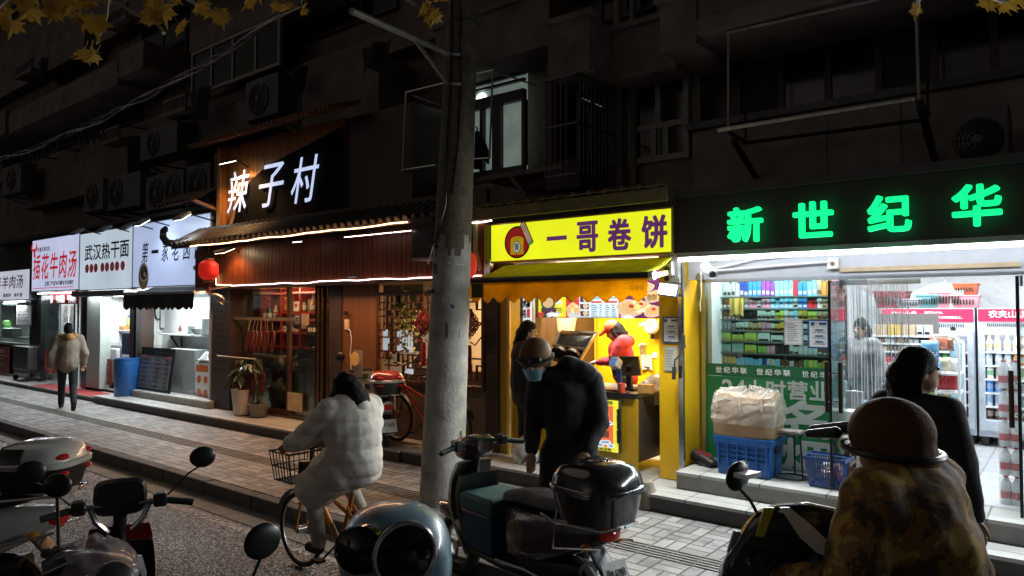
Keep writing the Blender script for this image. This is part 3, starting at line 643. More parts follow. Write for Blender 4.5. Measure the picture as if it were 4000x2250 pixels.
# --- noodle bar under the bowl sign
s3 = room('noodle_shop', 'bright white take-away noodle bar under the bowl sign', x(545, 7.1), x(832, 7.1), 7.62, .30, 2.42, WWALL, WTILE2, GREYFLOOR, 60)
m = MB(); xa, xb = x(505, 6.85), x(818, 6.85); m.mat(0).box(xa, xb, 6.86, 7.6, .14, .27); m.mat(1).box(xa, xb, 6.85, 7.6, .27, .30); m.build('threshold', [M('cream_step', (.3, .28, .23), .6, noise=.25), TILE], s3)
MB().box(x(543, 7.08), x(543, 7.08) + .1, 7.0, 7.1, .3, 2.45).build('post', ANTH, s3); MB().box(x(829, 7.05), x(829, 7.05) + .05, 7.0, 7.1, .2, 2.4).build('frame', WHITE, s3)
aw = thing('awning', 'black fabric awning with scalloped edge over the noodle bar', 'awning', (-14.2, 6.9, 2.4))
FAB = M('awning_black', (.018, .017, .017), .85, noise=.4, ns=6, bump=.2, bs=60)
xa, xb = P(483, 1150, 6.3).x, P(760, 1150, 6.3).x; zt = P(483, 1148, 6.3).z
m = MB().grid(lambda s, q: V((xa + (xb + .55 - xa) * s - .55 * s * q + .0, 6.88 - .58 * q, 2.45 - (2.45 - zt) * q - .02 * sin(q * pi))), 16, 6)
o = m.build('canopy', M('awning_top', (.10, .10, .105), .8, noise=.3), aw, True); o.modifiers.new('t', 'SOLIDIFY').thickness = .008
n = 13
m = MB().grid(lambda s, q: V((xa + (xb - xa) * s, 6.3 + .025 * sin(s * 23) * q, zt - (.27 + .05 * abs(sin(s * n * pi))) * q)), 104, 5)
o = m.build('valance', FAB, aw, True); o.modifiers.new('t', 'SOLIDIFY').thickness = .006
MB().tube([(xa, 6.3, zt), (xb + .02, 6.3, zt)], .03, 8).build('roller_bar', GREY, aw); MB().bar((xb, 6.3, zt), (x(818, 6.9), 6.95, zt + .02), .05, .05).build('arm', WHITE, aw)
# things on the left side wall of the noodle bar (wall plane x = const)
XW = s3.location.x - (x(832, 7.1) - x(545, 7.1)) / 2 + .002
def on_side(u, v, X=XW): return PX(u, v, X)
mb = thing('electricity_meter', 'boxed electricity meters with conduits on the white side wall', 'meter', on_side(600, 1230))
for (u0, v0, u1, v1, d) in ((570, 1190, 598, 1232, .06), (622, 1195, 655, 1280, .1), (640, 1225, 662, 1262, .13)):
    a = on_side(u0, v0); b_ = on_side(u1, v1); MB().box(XW, XW + d, min(a.y, b_.y), max(a.y, b_.y), b_.z, a.z).build('meter_box', M('meter_grey', (.42, .43, .42), .4, noise=.15) if d < .12 else M('meter_label', (.7, .7, .62), .5), mb, bevel=.008)
m = MB(); q = lambda u, v: on_side(u, v) + V((.04, 0, 0))
m.tube([q(602, 1195), q(604, 1235), q(612, 1248), q(622, 1245)], .016, 6); m.build('cable', BLACK, mb, True)
m = MB()
for (u, v0, v1) in ((640, 1190, 1240), (672, 1195, 1290), (676, 1290, 1350)): m.tube([q(u, v0), q(u, v1)], .02, 8)
m.build('conduit', M('conduit_grey', (.5, .5, .5), .5), mb, True)
m = MB(); m.tube([q(575, 1298), q(594, 1288), q(602, 1310), q(598, 1345), q(592, 1358)], .012, 6); cbl = m.build('water_hose', M('hose_clear', (.5, .52, .52), .3), None, True); tag(cbl, 'thin pale hose looping on the white side wall of the noodle bar', 'hose')
# shelf with bowls on the back wall
YB3 = 7.6
xa, xb = x(672, YB3), x(826, YB3); zs = P(750, 1306, YB3 - .12).z
sh = thing('wall_shelf', 'white wall shelf with black bracket holding bowls', 'shelf', ((xa + xb) / 2, YB3, zs))
MB().box(xa, xb, YB3 - .26, YB3, zs - .03, zs).build('board', WHITE, sh, bevel=.004)
bxx = x(715, YB3); m = MB(); m.bar((bxx, YB3 - .01, zs - .03), (bxx, YB3 - .01, zs - .42), .03, .03); m.bar((bxx, YB3 - .24, zs - .045), (bxx, YB3 - .01, zs - .4), .03, .03); m.bar((bxx, YB3 - .24, zs - .04), (bxx, YB3 - .01, zs - .04), .03, .03); m.build('bracket', BLACK, sh)
CER = M('pale_ceramic', (.42, .5, .48), .2, noise=.1)
def pot(name, u, r, h, label, cat, mat, prof=None, Y=None, z=None):
    Y = Y or YB3 - .13; z = zs if z is None else z; c = (x(u, Y), Y, z)
    o = MB().lathe(prof or [(r * .8, 0), (r, .01), (r, h), (r * .94, h), (r * .9, .02), (0, .02)], c, (0, 0, 1), 18).build(name, mat, None, True); tag(o, label, cat); return o
pot('bowl', 778, .15, .13, 'wide pale bowl between a mug and a tall tub on the wall shelf', 'bowl', CER, [(.07, 0), (.08, .01), (.16, .13), (.15, .13), (.07, .02), (0, .02)])
pot('mug', 752, .075, .17, 'grey green mug left of the wide bowl on the shelf', 'mug', M('mug_glaze', (.16, .22, .22), .25)); pot('tub', 812, .11, .33, 'tall pale green tub at the right end of the bowl shelf', 'tub', CER)
pot('tray', 725, .12, .05, 'stack of flat white lids on the shelf left of the mug', 'tray', WHITE); pot('sauce_bottle', 708, .03, .2, 'slim sauce bottle standing on the bowl shelf', 'bottle', M('sauce_brown', (.1, .03, .02), .3), [(.03, 0), (.034, .01), (.034, .12), (.012, .16), (.012, .2), (0, .2)])
# counter, board, poster
m = MB(); xa, xb = x(668, 7.2), x(765, 7.2); z1 = P(720, 1365, 7.2).z
o = m.box(xa, xb, 7.2, 7.5, .31, z1).build('steel_counter', M('frosted_steel', (.42, .48, .48), .35, .3, noise=.2, ns=3), None, bevel=.01); tag(o, 'frosted steel counter front beside the price board', 'counter')
bd = thing('menu_board', 'dark framed price board of the noodle bar leaning by the counter', 'menu board', (x(605, 7.0), 7.0, .3))
xa, xb = x(545, 7.0), x(672, 7.0); zt = P(610, 1360, 7.0).z
def lean(m, x0, z0, x1, z1, y=6.98, k=.10): return m.add([(x0, y, z0), (x1, y, z0), (x1, y + k, z1), (x0, y + k, z1)], [(0, 1, 2, 3)])
m = MB(); lean(m, xa, .305, xb, zt); o = m.build('frame', BLACK, bd); o.modifiers.new('t', 'SOLIDIFY').thickness = .03
m = MB(); lean(m, xa + .05, .36, xb - .06, zt - .06, 6.975 , .10); m.build('board', M('board_grey', (.16, .165, .18), .3, noise=.1), bd)
ez = (0, .10, zt - .36)
def btxt(s, fx0, fx1, fz0, fz1, mat, **k):
    o_ = V((xa + (xb - xa) * fx0, 6.966 + .10 * fz0, .305 + (zt - .305) * fz0)); return text(s, o_, (xb - xa) * (fx1 - fx0), (zt - .305) * (fz1 - fz0), mat, parent=bd, ex=(1, 0, 0), ez=(0, .10, zt - .305), res=1, **k)
ob = [btxt('第一家老卤面', .25, .82, .83, .92, INK, bold=.02)]
for i in range(7):
    z_ = .70 - i * .1
    ob += [btxt('香卤面  12', .08, .40, z_, z_ + .045, INK), btxt('牛肉面  15', .46, .74, z_, z_ + .045, INK), btxt('卤蛋 2', .80, .93, z_, z_ + .045, INK)]
ob += [btxt('面类', .2, .34, .765, .81, INKRED), btxt('加料', .80, .94, .765, .81, INKRED), btxt('小吃', .52, .66, .44, .48, INKRED)]
join(ob, 'lettering')
ps = thing('snack_poster', 'white snack poster with orange heading on the counter end by the wooden wall', 'poster', (x(795, 7.15), 7.2, .4))
xa, xb, za, zb = R(763, 1415, 818, 1540, 7.12); MB().box(xa, xb, 7.12, 7.135, za, zb).build('sheet', PAPER, ps)
MB().box(xa - .01, xb + .03, 7.14, 7.5, .31, zb + .06).build('board', M('counter_white', (.5, .5, .5), .5), ps)
m = MB(); OR = M('print_orange', (.55, .13, .02), .5)
m.box(xa + .04, xb - .04, 7.116, 7.12, zb - .17, zb - .05)
for i in range(4): m.lathe([(.075, 0), (.075, .003)], (xa + (xb - xa) * (.28 + .45 * (i % 2)), 7.12, zb - .32 - .26 * (i // 2)), (0, -1, 0), 16)
m.build('print', OR, ps)
m = MB().grid(lambda s, q: V((x(785, 7.15) + (x(830, 7.15) - x(785, 7.15)) * s, 7.1 + .22 * q, zb + .06 + .16 * sin(pi * min(s * 1.1, 1)) * sin(pi * q) + .02 * sin(s * 31 + q * 17))), 14, 8)
tag(m.build('plastic_bag', WHITE, None, True), 'crumpled white plastic bag on the counter end over the snack poster', 'bag')
# --- tiled noodle kitchen with blue bin (under the icy sign)
s2_ = room('noodle_kitchen', 'bright tiled kitchen front under the icy noodle sign', x(402, 7.1), x(536, 7.1), 7.7, .17, 2.38, WTILE, WTILE2, GREYFLOOR, 48)
MB().box(x(348, 7.0), x(402, 7.0) - .02, 6.98, 7.2, .17, 2.4).build('front_panel', M('pale_green_panel', (.42, .48, .45), .5, noise=.12), s2_)
MB().box(x(520, 7.05), x(543, 7.05) - .01, 7.0, 7.4, .17, 2.45).build('post', M('brown_post', (.05, .03, .02), .5), s2_)
m = MB(); xa, xb = x(300, 6.7), x(505, 6.7); m.box(xa, xb, 6.6, 6.88, 2.30, 2.42); m.build('shutter_box', M('shutter_grey', (.2, .21, .21), .4, .5), s2_)
YK = 7.69
def poster(u0, v0, u1, v1, Y, label, fm, pm=PAPER, lines=8, cat='notice', head=None, th=.012):
    x0, x1, z0, z1 = R(u0, v0, u1, v1, Y); t = thing('notice', label, cat, ((x0 + x1) / 2, Y, z0)); w_ = (x1 - x0); h = z1 - z0; b = min(w_, h) * .08
    MB().box(x0, x1, Y - th, Y, z0, z1).build('frame', fm, t)
    MB().box(x0 + b, x1 - b, Y - th - .004, Y - th, z0 + b, z1 - b).build('sheet', pm, t)
    m = MB(); yy = Y - th - .006
    for i in range(lines):
        zz = z1 - b - h * .12 - (h - 2 * b - h * .16) * i / lines; m.box(x0 + b * 2, x0 + b * 2 + (w_ - 4 * b) * random.uniform(.55, 1), yy, yy + .0015, zz - h * .022, zz)
    if head: m.box(x0 + w_ * .3, x1 - w_ * .3, yy - .001, yy + .0015, z1 - b - h * .08, z1 - b - h * .03)
    if lines: m.build('print', head or M('ink_grey', (.12, .13, .15), .6), t)
    return t
BLUEF = M('blue_frame', (.04, .1, .3), .4)
poster(433, 1183, 465, 1227, YK, 'blue framed notice on the white tiles of the kitchen', BLUEF)
poster(442, 1231, 508, 1246, YK, 'blue strip poster above the green food picture', BLUEF, M('print_blue', (.1, .22, .42), .5), 0)
p_ = poster(455, 1240, 506, 1272, YK - .03, 'green food picture with three round bowls over the kitchen shelf', M('print_lime', (.45, .55, .2), .5), M('print_lime'), 0, 'picture'); m = MB()
for i in range(3): m.lathe([(.05, 0), (.05, .004)], (x(466 + i * 16, YK), YK - .05, P(480, 1251, YK).z), (0, -1, 0), 14)
m.build('bowls_print', M('print_olive', (.16, .18, .05), .5), p_)
zs2 = P(470, 1288, YK - .1).z; xa, xb = x(418, YK), x(530, YK)
sh2 = tag(MB().box(xa, xb, YK - .22, YK, zs2 - .03, zs2).build('wall_shelf', WHITE, None, bevel=.005), 'white wall shelf under the green food picture', 'shelf')
o = MB().box(x(435, YK), x(455, YK), YK - .2, YK - .06, zs2, zs2 + .2).build('black_tub', BLACK, None, bevel=.02); tag(o, 'black square tub at the left end of the kitchen shelf', 'tub')
o = MB().box(x(472, YK), x(518, YK), YK - .2, YK - .04, zs2, zs2 + .1).build('bread_tray', M('tray_orange', (.4, .17, .05), .5), None, bevel=.02); tag(o, 'orange brown tray on the kitchen shelf', 'tray')
mc = thing('noodle_cooker', 'steel floor-standing noodle cooker with slotted door in the kitchen', 'cooker', (x(440, 7.3), 7.4, .17))
xa, xb = x(402, 7.25), x(472, 7.25); zt = P(440, 1350, 7.25).z
MB().box(xa, xb, 7.25, 7.6, .2, zt - .35).build('cabinet', M('cooker_dark', (.06, .06, .06), .4, .5), mc, bevel=.01); MB().box(x(440, 7.25), xb + .02, 7.22, 7.6, .3, zt - .32).build('door', M('cooker_cream', (.55, .55, .48), .35, .2), mc, bevel=.01)
m = MB()
for i in range(9): m.box(x(449, 7.2), x(460, 7.2), 7.212, 7.22, .55 + i * .05, .57 + i * .05)
m.build('vent_slot', BLACK, mc); MB().box(xa, xb, 7.3, 7.6, zt - .34, zt).build('steel_tank', STEEL, mc, bevel=.02); MB().box(x(446, 7.25), x(468, 7.25), 7.2, 7.3, zt - .3, zt - .06).build('control_box', WHITE, mc, bevel=.02)
poster(400, 1400, 437, 1505, 7.15, 'dark red price poster standing in front of the noodle cooker', M('poster_red', (.22, .02, .02), .5), M('poster_red'), 7, 'poster', M('print_pale', (.6, .45, .35), .5))
bn = thing('blue_bin', 'tall blue rubbish drum at the edge of the kitchen step', 'bin', (x(503, 6.85), 6.85, .16))
zb1 = P(503, 1398, 6.85).z; c = (x(503, 6.85), 6.85, .16); r = .24
MB().lathe([(r * .92, 0), (r, .03), (r, zb1 - .2), (r * 1.04, zb1 - .19), (r * 1.04, zb1 - .16), (r * .92, zb1 - .16), (r * .9, .1), (0, .1)], c, (0, 0, 1), 24).build('drum', M('blue_plastic', (.015, .09, .28), .4, noise=.15), bn, True)
tag(MB().box(x(490, 7.15), x(520, 7.15), 7.1, 7.35, 1.0, P(505, 1300, 7.15).z).build('control_cabinet', M('navy_box', (.03, .04, .10), .4), None, bevel=.01), 'narrow dark blue cabinet hanging behind the blue drum', 'cabinet')
# --- beef soup shop door
s1 = room('soup_shop', 'steamy bright beef soup shop with glass door and red banner', x(172, 7.1), x(338, 7.1), 9.2, .11, 2.46, M('steam_wall', (.5, .5, .5), .7, noise=.3, ns=1.5), WWALL, GREYFLOOR, 70, yl=7.5)
rbx = R(200, 1143, 308, 1187, 7.0)
bn1 = thing('door_banner', 'red cloth banner with white beef noodle characters over the soup shop door', 'banner', ((rbx[0] + rbx[1]) / 2, 7.0, rbx[2]))
m = MB().grid(lambda s, q: V((rbx[0] + (rbx[1] - rbx[0]) * s, 6.99 + .012 * sin(s * 25), 2.47 - (2.47 - rbx[2]) * q)), 30, 2); o = m.build('cloth', M('banner_red', (.42, .02, .03), .7, noise=.12), bn1, True); o.modifiers.new('t', 'SOLIDIFY').thickness = .006
chars('汤 牛肉面 牛肉粉', rbx[0] + .05, rbx[1] - .05, rbx[2] + .03, rbx[2] + .23, 6.965, INKWHITE, bn1, gap=.1, bold=.03)
GLASS = glass('shop_glass'); m = MB(); xa, xb = x(178, 7.06), x(246, 7.06); m.box(xa, xb, 7.05, 7.06, .15, 2.25); o = m.build('glass_door', GLASS, s1)
m = MB(); m.box(xa - .05, xa, 7.02, 7.08, .12, 2.3); m.box(xb, xb + .05, 7.02, 7.08, .12, 2.3); m.build('frame', STEEL, o)
m = MB()
for u in (298, 312, 325): m.tube([(x(u, 7.02), 7.02, .12), (x(u, 7.02), 7.02, 2.4)], .035, 10)
m.build('steel_post', CHROME, s1, True)
MB().box(x(131, 7.0), x(168, 7.0), 6.98, 7.4, .1, 2.46).build('pillar', M('dark_marble', (.02, .02, .022), .15, noise=.5, ns=3), s1)
MB().box(x(330, 7.0), x(347, 7.0), 6.98, 7.3, .1, 2.4).build('pillar', M('dark_marble'), s1)
st = thing('hand_sanitiser_panel', 'pair of hanging pale plastic door curtains in the soup shop', 'door curtain', (x(265, 7.3), 7.3, .2))
m = MB()
for i, u in enumerate((245, 272)): 
    xa = x(u, 7.25); m.grid(lambda s, q, xa=xa: V((xa + .5 * s - .08 * q, 7.25 + .03 * sin(s * 12 + i), 2.1 - 1.75 * q)), 12, 3)
m.build('strip', film('door_curtain_film', (.6, .62, .62), .75, .35), st, True)
poster(177, 1367, 214, 1460, 7.0, 'bright red poster low on the soup shop door', M('poster_bright_red', (.45, .01, .015), .5), M('poster_bright_red'), 5, 'poster', M('print_pale'))
# --- mutton soup shop at the far left
s0 = room('mutton_shop', 'glass fronted mutton soup shop at the far left edge', x(-110, 7.1), x(120, 7.1), 8.3, .11, 2.25, WWALL, WWALL, GREYFLOOR, 60, yl=7.4)
xa, xb, za, zb = R(-100, 1203, 122, 1344, 7.05)
m = MB().box(xa, xb, 7.04, 7.05, za, 2.2); o = m.build('shop_window', GLASS, s0)
m = MB(); m.box(xa, xb, 7.0, 7.08, za - .06, za); m.box(xb, xb + .06, 7.0, 7.08, .12, 2.25); m.box(x(0, 7.05), x(0, 7.05) + .05, 7.0, 7.08, za, 2.2); m.build('frame', STEEL, o)
MB().box(xa, xb, 7.05, 7.2, .12, za - .06).build('lower_panel', M('dark_marble'), s0)
poster(67, 1193, 124, 1273, 7.0, 'large white printed menu sheet taped on the far left shop window', PAPER, PAPER, 9)
poster(-30, 1352, 36, 1462, 7.0, 'maroon price poster at the bottom left below the shop window', M('poster_maroon', (.12, .015, .015), .5), M('poster_maroon'), 6, 'poster', M('print_pale'))
tag(MB().box(x(20, 7.3), x(60, 7.3), 7.25, 7.5, 1.2, 1.45).build('food_box', PAPER, None, bevel=.02), 'white food carton behind the far left window', 'carton')
tag(MB().lathe([(.12, 0), (.13, .02), (.1, .2), (.06, .24), (0, .24)], (x(31, 7.4), 7.4, 1.45), n=16).build('green_jar', M('jar_green', (.2, .45, .12), .4), None, True), 'green jar on the carton behind the far left window', 'jar')
tag(MB().box(x(0, 7.3), x(125, 7.3), 7.24, 7.7, 1.16, 1.2).build('window_counter', STEEL, None), 'steel counter behind the far left shop window', 'counter')
ct = thing('steel_cart', 'dark steel cabinet on castors outside the far left shop', 'cart', (x(78, 6.8), 6.8, .1)); xa, xb, za, zb = R(50, 1350, 106, 1458, 6.75)
MB().box(xa, xb, 6.75, 7.0, za + .06, zb).build('cabinet', M('cart_steel', (.12, .12, .12), .35, .8, noise=.3), ct, bevel=.02); m = MB()
for xx in (xa + .12, xb - .12): m.lathe([(.06, -.03), (.07, 0), (.06, .03)], (xx, 6.8, .17), (1, 0, 0), 14)
m.build('castor', RUBBER, ct, True)
MB().box(-44, x(-112, 7.1), 7.0, 8, .1, 3.4).build('wall', M('shop_back_wall'), bld)
o = MB().box(x(128, 6.5), x(372, 6.5), 6.51, 6.98, .101, .106).build('entrance_mat', M('red_mat', (.3, .03, .03), .9, noise=.2, bump=.3), None); tag(o, 'red mat on the step before the soup shop', 'mat')
# ================================================================ the wooden restaurant
X = lambda u, Y: P(u, 1000, Y).x
def wood(n, c1, c2, rough=.4, s=14):
    if n in _M: return _M[n]
    m = M(n, c1, rough, ramp=(c1, c2), ns=s); t = m.node_tree
    nz = [q for q in t.nodes if q.type == 'TEX_NOISE'][0]; tc = [q for q in t.nodes if q.type == 'TEX_COORD'][0]; mp = t.nodes.new('ShaderNodeMapping'); mp.inputs['Scale'].default_value = (1, 1, .06)
    t.links.new(tc.outputs['Object'], mp.inputs[0]); t.links.new(mp.outputs[0], nz.inputs['Vector']); return m
W_FASCIA = wood('fascia_boards', (.085, .02, .008), (.2, .055, .018)); W_PANEL = wood('wood_panel', (.13, .05, .016), (.2, .085, .03)); W_DARK = wood('dark_wood', (.03, .012, .006), (.07, .028, .012)); W_GOLD = wood('golden_boards', (.26, .11, .03), (.42, .19, .06))
DBRICK = tiled('dark_brick', (.028, .016, .012), (.042, .022, .015), (.012, .008, .007), .5, .12, .05, .55, .8, .5, 'XZ', .3)
TILEROOF = M('roof_tile', (.045, .035, .03), .6, noise=.35, ns=12)
rs = thing('restaurant', 'dark wooden restaurant front with glowing white characters and red lanterns', 'restaurant', (-9.3, 7.6, .16))
XL, XR = X(838, 7.1), X(1945, 7.1)
def boards(x0, x1, Y, z0, z1, w_=.09, dep=.03, m=None):
    m = m or MB(); n = max(1, round((x1 - x0) / w_)); w_ = (x1 - x0) / n
    for i in range(n): m.box(x0 + i * w_ + .004, x0 + (i + 1) * w_ - .004, Y - random.uniform(0, .004), Y + dep, z0, z1)
    return m
# fascia between the two LED lines
FY = 6.72; fz0, fz1 = 2.42, 3.12
boards(XL, XR + .1, FY, fz0, fz1, .1).build('fascia', W_FASCIA, rs)
MB().box(XL, XR + .1, FY + .032, FY + .1, fz0 - .02, fz1 + .4).build('fascia_backing', W_DARK, rs)
MB().box(XL + .02, XR + .1, FY + .1, 7.5, fz0 - .03, fz0 - .002).build('soffit', M('soffit_board', (.2, .16, .11), .7), rs)
# tiled eave
ey0, ey1, ez0, ez1 = 6.33, 6.9, 3.17, 3.5
m = MB(); xa, xb = X(668, ey0), X(1690, ey0)
m.add([(xa, ey0, ez0), (xb, ey0, ez0), (xb, ey1, ez1), (xa, ey1, ez1)], [(0, 1, 2, 3)]); m.add([(xa, ey0, ez0 - .06), (xb, ey0, ez0 - .06), (xb, ey1, ez1 - .06), (xa, ey1, ez1 - .06)], [(3, 2, 1, 0)]); m.add([(xa, ey0, ez0 - .06), (xb, ey0, ez0 - .06), (xb, ey0, ez0), (xa, ey0, ez0)], [(0, 1, 2, 3)])
n = int((xb - xa) / .16)
for i in range(n + 1): xx = xa + .02 + i * .16; m.tube([(xx, ey0 - .01, ez0 + .02), (xx, ey1, ez1 + .02)], .045, 8)
m.build('eave', TILEROOF, rs, 35)
m = MB(); a = V((xa, ey0 + .05, ez0 + .05))
m.tube([a + V((.5, .1, .05)), a, a + V((-.22, -.02, .03)), a + V((-.36, -.03, .14)), a + V((-.36, -.03, .26)), a + V((-.27, -.03, .30)), a + V((-.23, -.03, .24))], [.06, .07, .07, .065, .06, .05, .03], 8); m.build('curled_ridge_end', M('ridge_black', (.012, .012, .013), .5), rs, True)
LEDW = M('led_warm', (1, .8, .55), .4, emit=13, ecol=(1, .50, .22)); LEDC = M('led_cool', (1, .9, .9), .4, emit=6, ecol=(1, .74, .72))
def led(name, pts, m, r=.0075):
    pp = []
    for i in range(len(pts) - 1):
        a, b = V(pts[i]), V(pts[i + 1]); n = max(2, int((b - a).length / .3))
        for k in range(n): q = a + (b - a) * k / n; q.z += random.uniform(-.012, .012); pp.append(q)
    pp.append(V(pts[-1])); return MB().tube(pp, r, 6).build(name, m, rs, True)
EYL = ey0 - .015
led('led_strip', [(X(742, EYL), EYL, 3.12), (X(1590, EYL), EYL, 3.13)], LEDW)
for (ua, ub) in ((1143, 1178), (1345, 1395), (1400, 1460), (1465, 1530), (1535, 1605)):
    ya = EYL + .1; MB().tube([(X(ua, ya), ya, 3.03), (X(ub, ya), ya, 3.03)], .006, 6).build('led_strip', LEDC, rs)
YL = FY - .03
led('led_strip', [(X(905, YL), YL, fz0 + .005), (X(1700, YL), YL, fz0 + .005)], LEDC); led('led_strip', [(X(843, YL), YL, fz0 + .22), (X(846, YL), YL, fz0 + .03), (X(905, YL), YL, fz0 + .01)], LEDW)
led('led_strip', [(X(1842, YL), YL, 3.1), (X(1920, YL), YL, 3.1)], LEDC, .01); led('led_strip', [(X(1842, YL), YL, fz0 + .005), (X(1880, YL), YL, fz0 + .005)], LEDC)
area('led_light', (-9.6, FY - .08, fz0 - .05), 5.5, .04, 75, (1, .52, .26), (radians(-18), 0, 0), rs)
# upper panel with the big characters
UY = 7.0; ua0, ua1 = X(866, UY), X(1335, UY); uz0, uz1 = 3.52, 5.02
boards(ua0, ua1, UY + .03, uz0, uz1, .12).build('sign_boards', W_GOLD, rs)
MB().box(ua0 - .0, ua0 + .12, UY - .12, UY + .026, uz0, uz1).build('corner_post', W_GOLD, rs, bevel=.01)
MB().box(ua0 - .45, ua1 + 1.5, UY + .07, BY - .01, 3.2, uz1 - .02).build('upper_wall', W_DARK, rs)
sg = thing('character_sign', 'black board with three tall glowing white brush characters', 'shop sign', ((ua0 + ua1) / 2, UY, 3.6), 'shop signs along the street')
xb0 = X(905, UY); pts = []
for i in range(25):
    a = i / 24; pts.append((xb0 + .12 * sin(a * 5) * (1 - a) + .02 + 1.15 * a ** 2.5, UY - .012, 3.56 + .95 * a))
m = MB(); m.prism([p for p in pts] + [(ua1, UY - .012, 4.86), (ua1, UY - .012, 3.56)], (0, .03, 0)); m.build('board', M('sign_board_black', (.004, .004, .004), .85, spec=.1), sg)
GLOW = M('glow_letters', (.8, .86, 1), .4, emit=.9, ecol=(.60, .70, 1.0)); GLOWB = M('glow_letter_edge', (.2, .24, .4), .4, emit=.35, ecol=(.5, .6, 1))
for c, (u0, v0, u1, v1) in zip('辣子村', ((888, 668, 975, 828), (1012, 640, 1110, 806), (1138, 612, 1247, 790))):
    xa, xb, za, zb = R(u0, v1, u1, v0, UY - .05); za = P((u0 + u1) / 2, v1, UY - .05).z; zb = P((u0 + u1) / 2, v0, UY - .05).z
    text(c, (xa, UY - .05, za), xb - xa, zb - za, GLOW, 'character', sg, shear=.25, ext=.01)
# tiled canopy over the panel, with its warm lamp
m = MB(); cy0, cy1, cz0, cz1 = 6.45, 7.05, 4.98, 5.2
xa, xb = ua0 - .25, ua1 + .4; m.add([(xa, cy0, cz0), (xb, cy0, cz0), (xb, cy1, cz1), (xa, cy1, cz1)], [(0, 1, 2, 3)])
n = int((xb - xa) / .11)
for i in range(n): xx = xa + i * .11 + .05; m.tube([(xx, cy0, cz0 + .01), (xx, cy1, cz1 + .01)], .042, 8)
m.build('canopy', M('canopy_tile', (.16, .06, .03), .6, noise=.3), rs, 35)
WARM = M('warm_lamp_face', (1, .9, .7), .3, emit=12, ecol=(1, .78, .45)); WARMC = (1, .52, .2)
flood(888, 632, 6.6, 'warm floodlight under the tiled canopy beside the tall white characters', True, 7.0, WARMC, 85, WARM, .26, 20)
flood(876, 978, 6.45, 'warm floodlight under the eave by the red lantern', True, 6.72, WARMC, 24, WARM, .34, 25)
# small tiled roof corner left of the panel
m = MB(); xa, xb = X(648, 6.7), ua0 - .1; m.add([(xa, 6.5, 3.98), (xb, 6.5, 4.02), (xb, 7.2, 4.42), (xa, 7.2, 4.30)], [(0, 1, 2, 3)]); n = int((xb - xa) / .15)
for i in range(n): xx = xa + i * .15 + .07; m.tube([(xx, 6.49, 4.02), (xx, 7.2, 4.37)], .04, 8)
m.build('side_roof', M('side_roof_tile', (.12, .07, .045), .65, noise=.3), rs, 35)
MB().bar((xb, 6.5, 4.0), (xb, 7.0, 3.86), .05, .05).build('roof_arm', W_GOLD, rs)
# lanterns
def lantern(u, v, Y, label):
    c = P(u, v, Y); t = thing('red_lantern', label, 'lantern', c, 'red lanterns under the eave'); R_ = .17; H = .17; n = 32; rr = []
    for j in range(13):
        a = -1 + 2 * j / 12; r = R_ * (1 - .55 * a ** 4) * .95
        rr.append([c + V((cos(2 * pi * k / n) * r * (1 + .018 * (k % 2)), sin(2 * pi * k / n) * r * (1 + .018 * (k % 2)), H * a)) for k in range(n)])
    MB().rings(rr).build('shade', M('lantern_silk', (.5, .012, .01), .6, emit=.45, ecol=(.75, .02, .012), noise=.1), t, True)
    MB().lathe([(.09, H), (.09, H + .03), (.02, H + .04)], c, n=16).build('cap', W_GOLD, t, True); MB().lathe([(.02, -H - .05), (.085, -H - .03), (.085, -H)], c, n=16).build('cap', W_GOLD, t, True)
    MB().tube([c + V((0, 0, H + .03)), c + V((0, 0, H + .3))], .006, 5).build('cord', DARKM, t); m = MB()
    for k in range(10): a = k * pi / 5; m.tube([c + V((.02 * cos(a), .02 * sin(a), -H - .05)), c + V((.03 * cos(a), .03 * sin(a), -H - .22))], .006, 4)
    m.build('tassel', M('tassel_red', (.2, .01, .01), .8), t); return t
lantern(815, 1055, 6.35, 'round red lantern hanging between the bowl sign and the wooden fascia'); lantern(1810, 1035, 6.4, 'red lantern half hidden behind the right edge of the pole')
sp = thing('loudspeaker_box', 'black box with pale underside hung on the fascia left of the pole', 'speaker', P(1650, 950, 6.5)); xa, xb, za, zb = R(1608, 1012, 1690, 885, 6.45); za = P(1640, 1015, 6.45).z; zb = P(1640, 882, 6.45).z
MB().box(xa, xb, 6.45, 6.7, za + .03, zb).build('box', BLACK, sp, bevel=.01); MB().box(xa + .002, xb - .002, 6.452, 6.7, za, za + .028).build('base', M('speaker_base', (.3, .28, .26), .5), sp)
nt_ = thing('blue_sticker', 'small pale blue sticker on the dark fascia above the LED line', 'sticker', P(1375, 1082, FY)); xa, xb, za, zb = R(1360, 1088, 1390, 1076, FY - .006); MB().box(xa, xb, FY - .008, FY - .005, za - .03, zb + .03).build('sheet', M('sticker_blue', (.15, .35, .42), .5), nt_)
# --- ground floor front
gz0 = .17; zt = fz0 - .03
MB().box(X(832, 6.98), X(902, 6.98), 6.98, 7.3, gz0, zt).build('brick_pier', DBRICK, rs); MB().box(X(1288, 7.1), X(1335, 7.1), 7.1, 7.5, gz0, zt).build('brick_pier', DBRICK, rs); MB().box(X(1898, 7.0), X(1945, 7.0), 6.99, 7.4, gz0, zt).build('brick_pier', DBRICK, rs)
MB().box(X(1335, 7.1), X(1478, 7.1), 7.12, 7.2, gz0, zt).build('wood_wall', W_PANEL, rs)
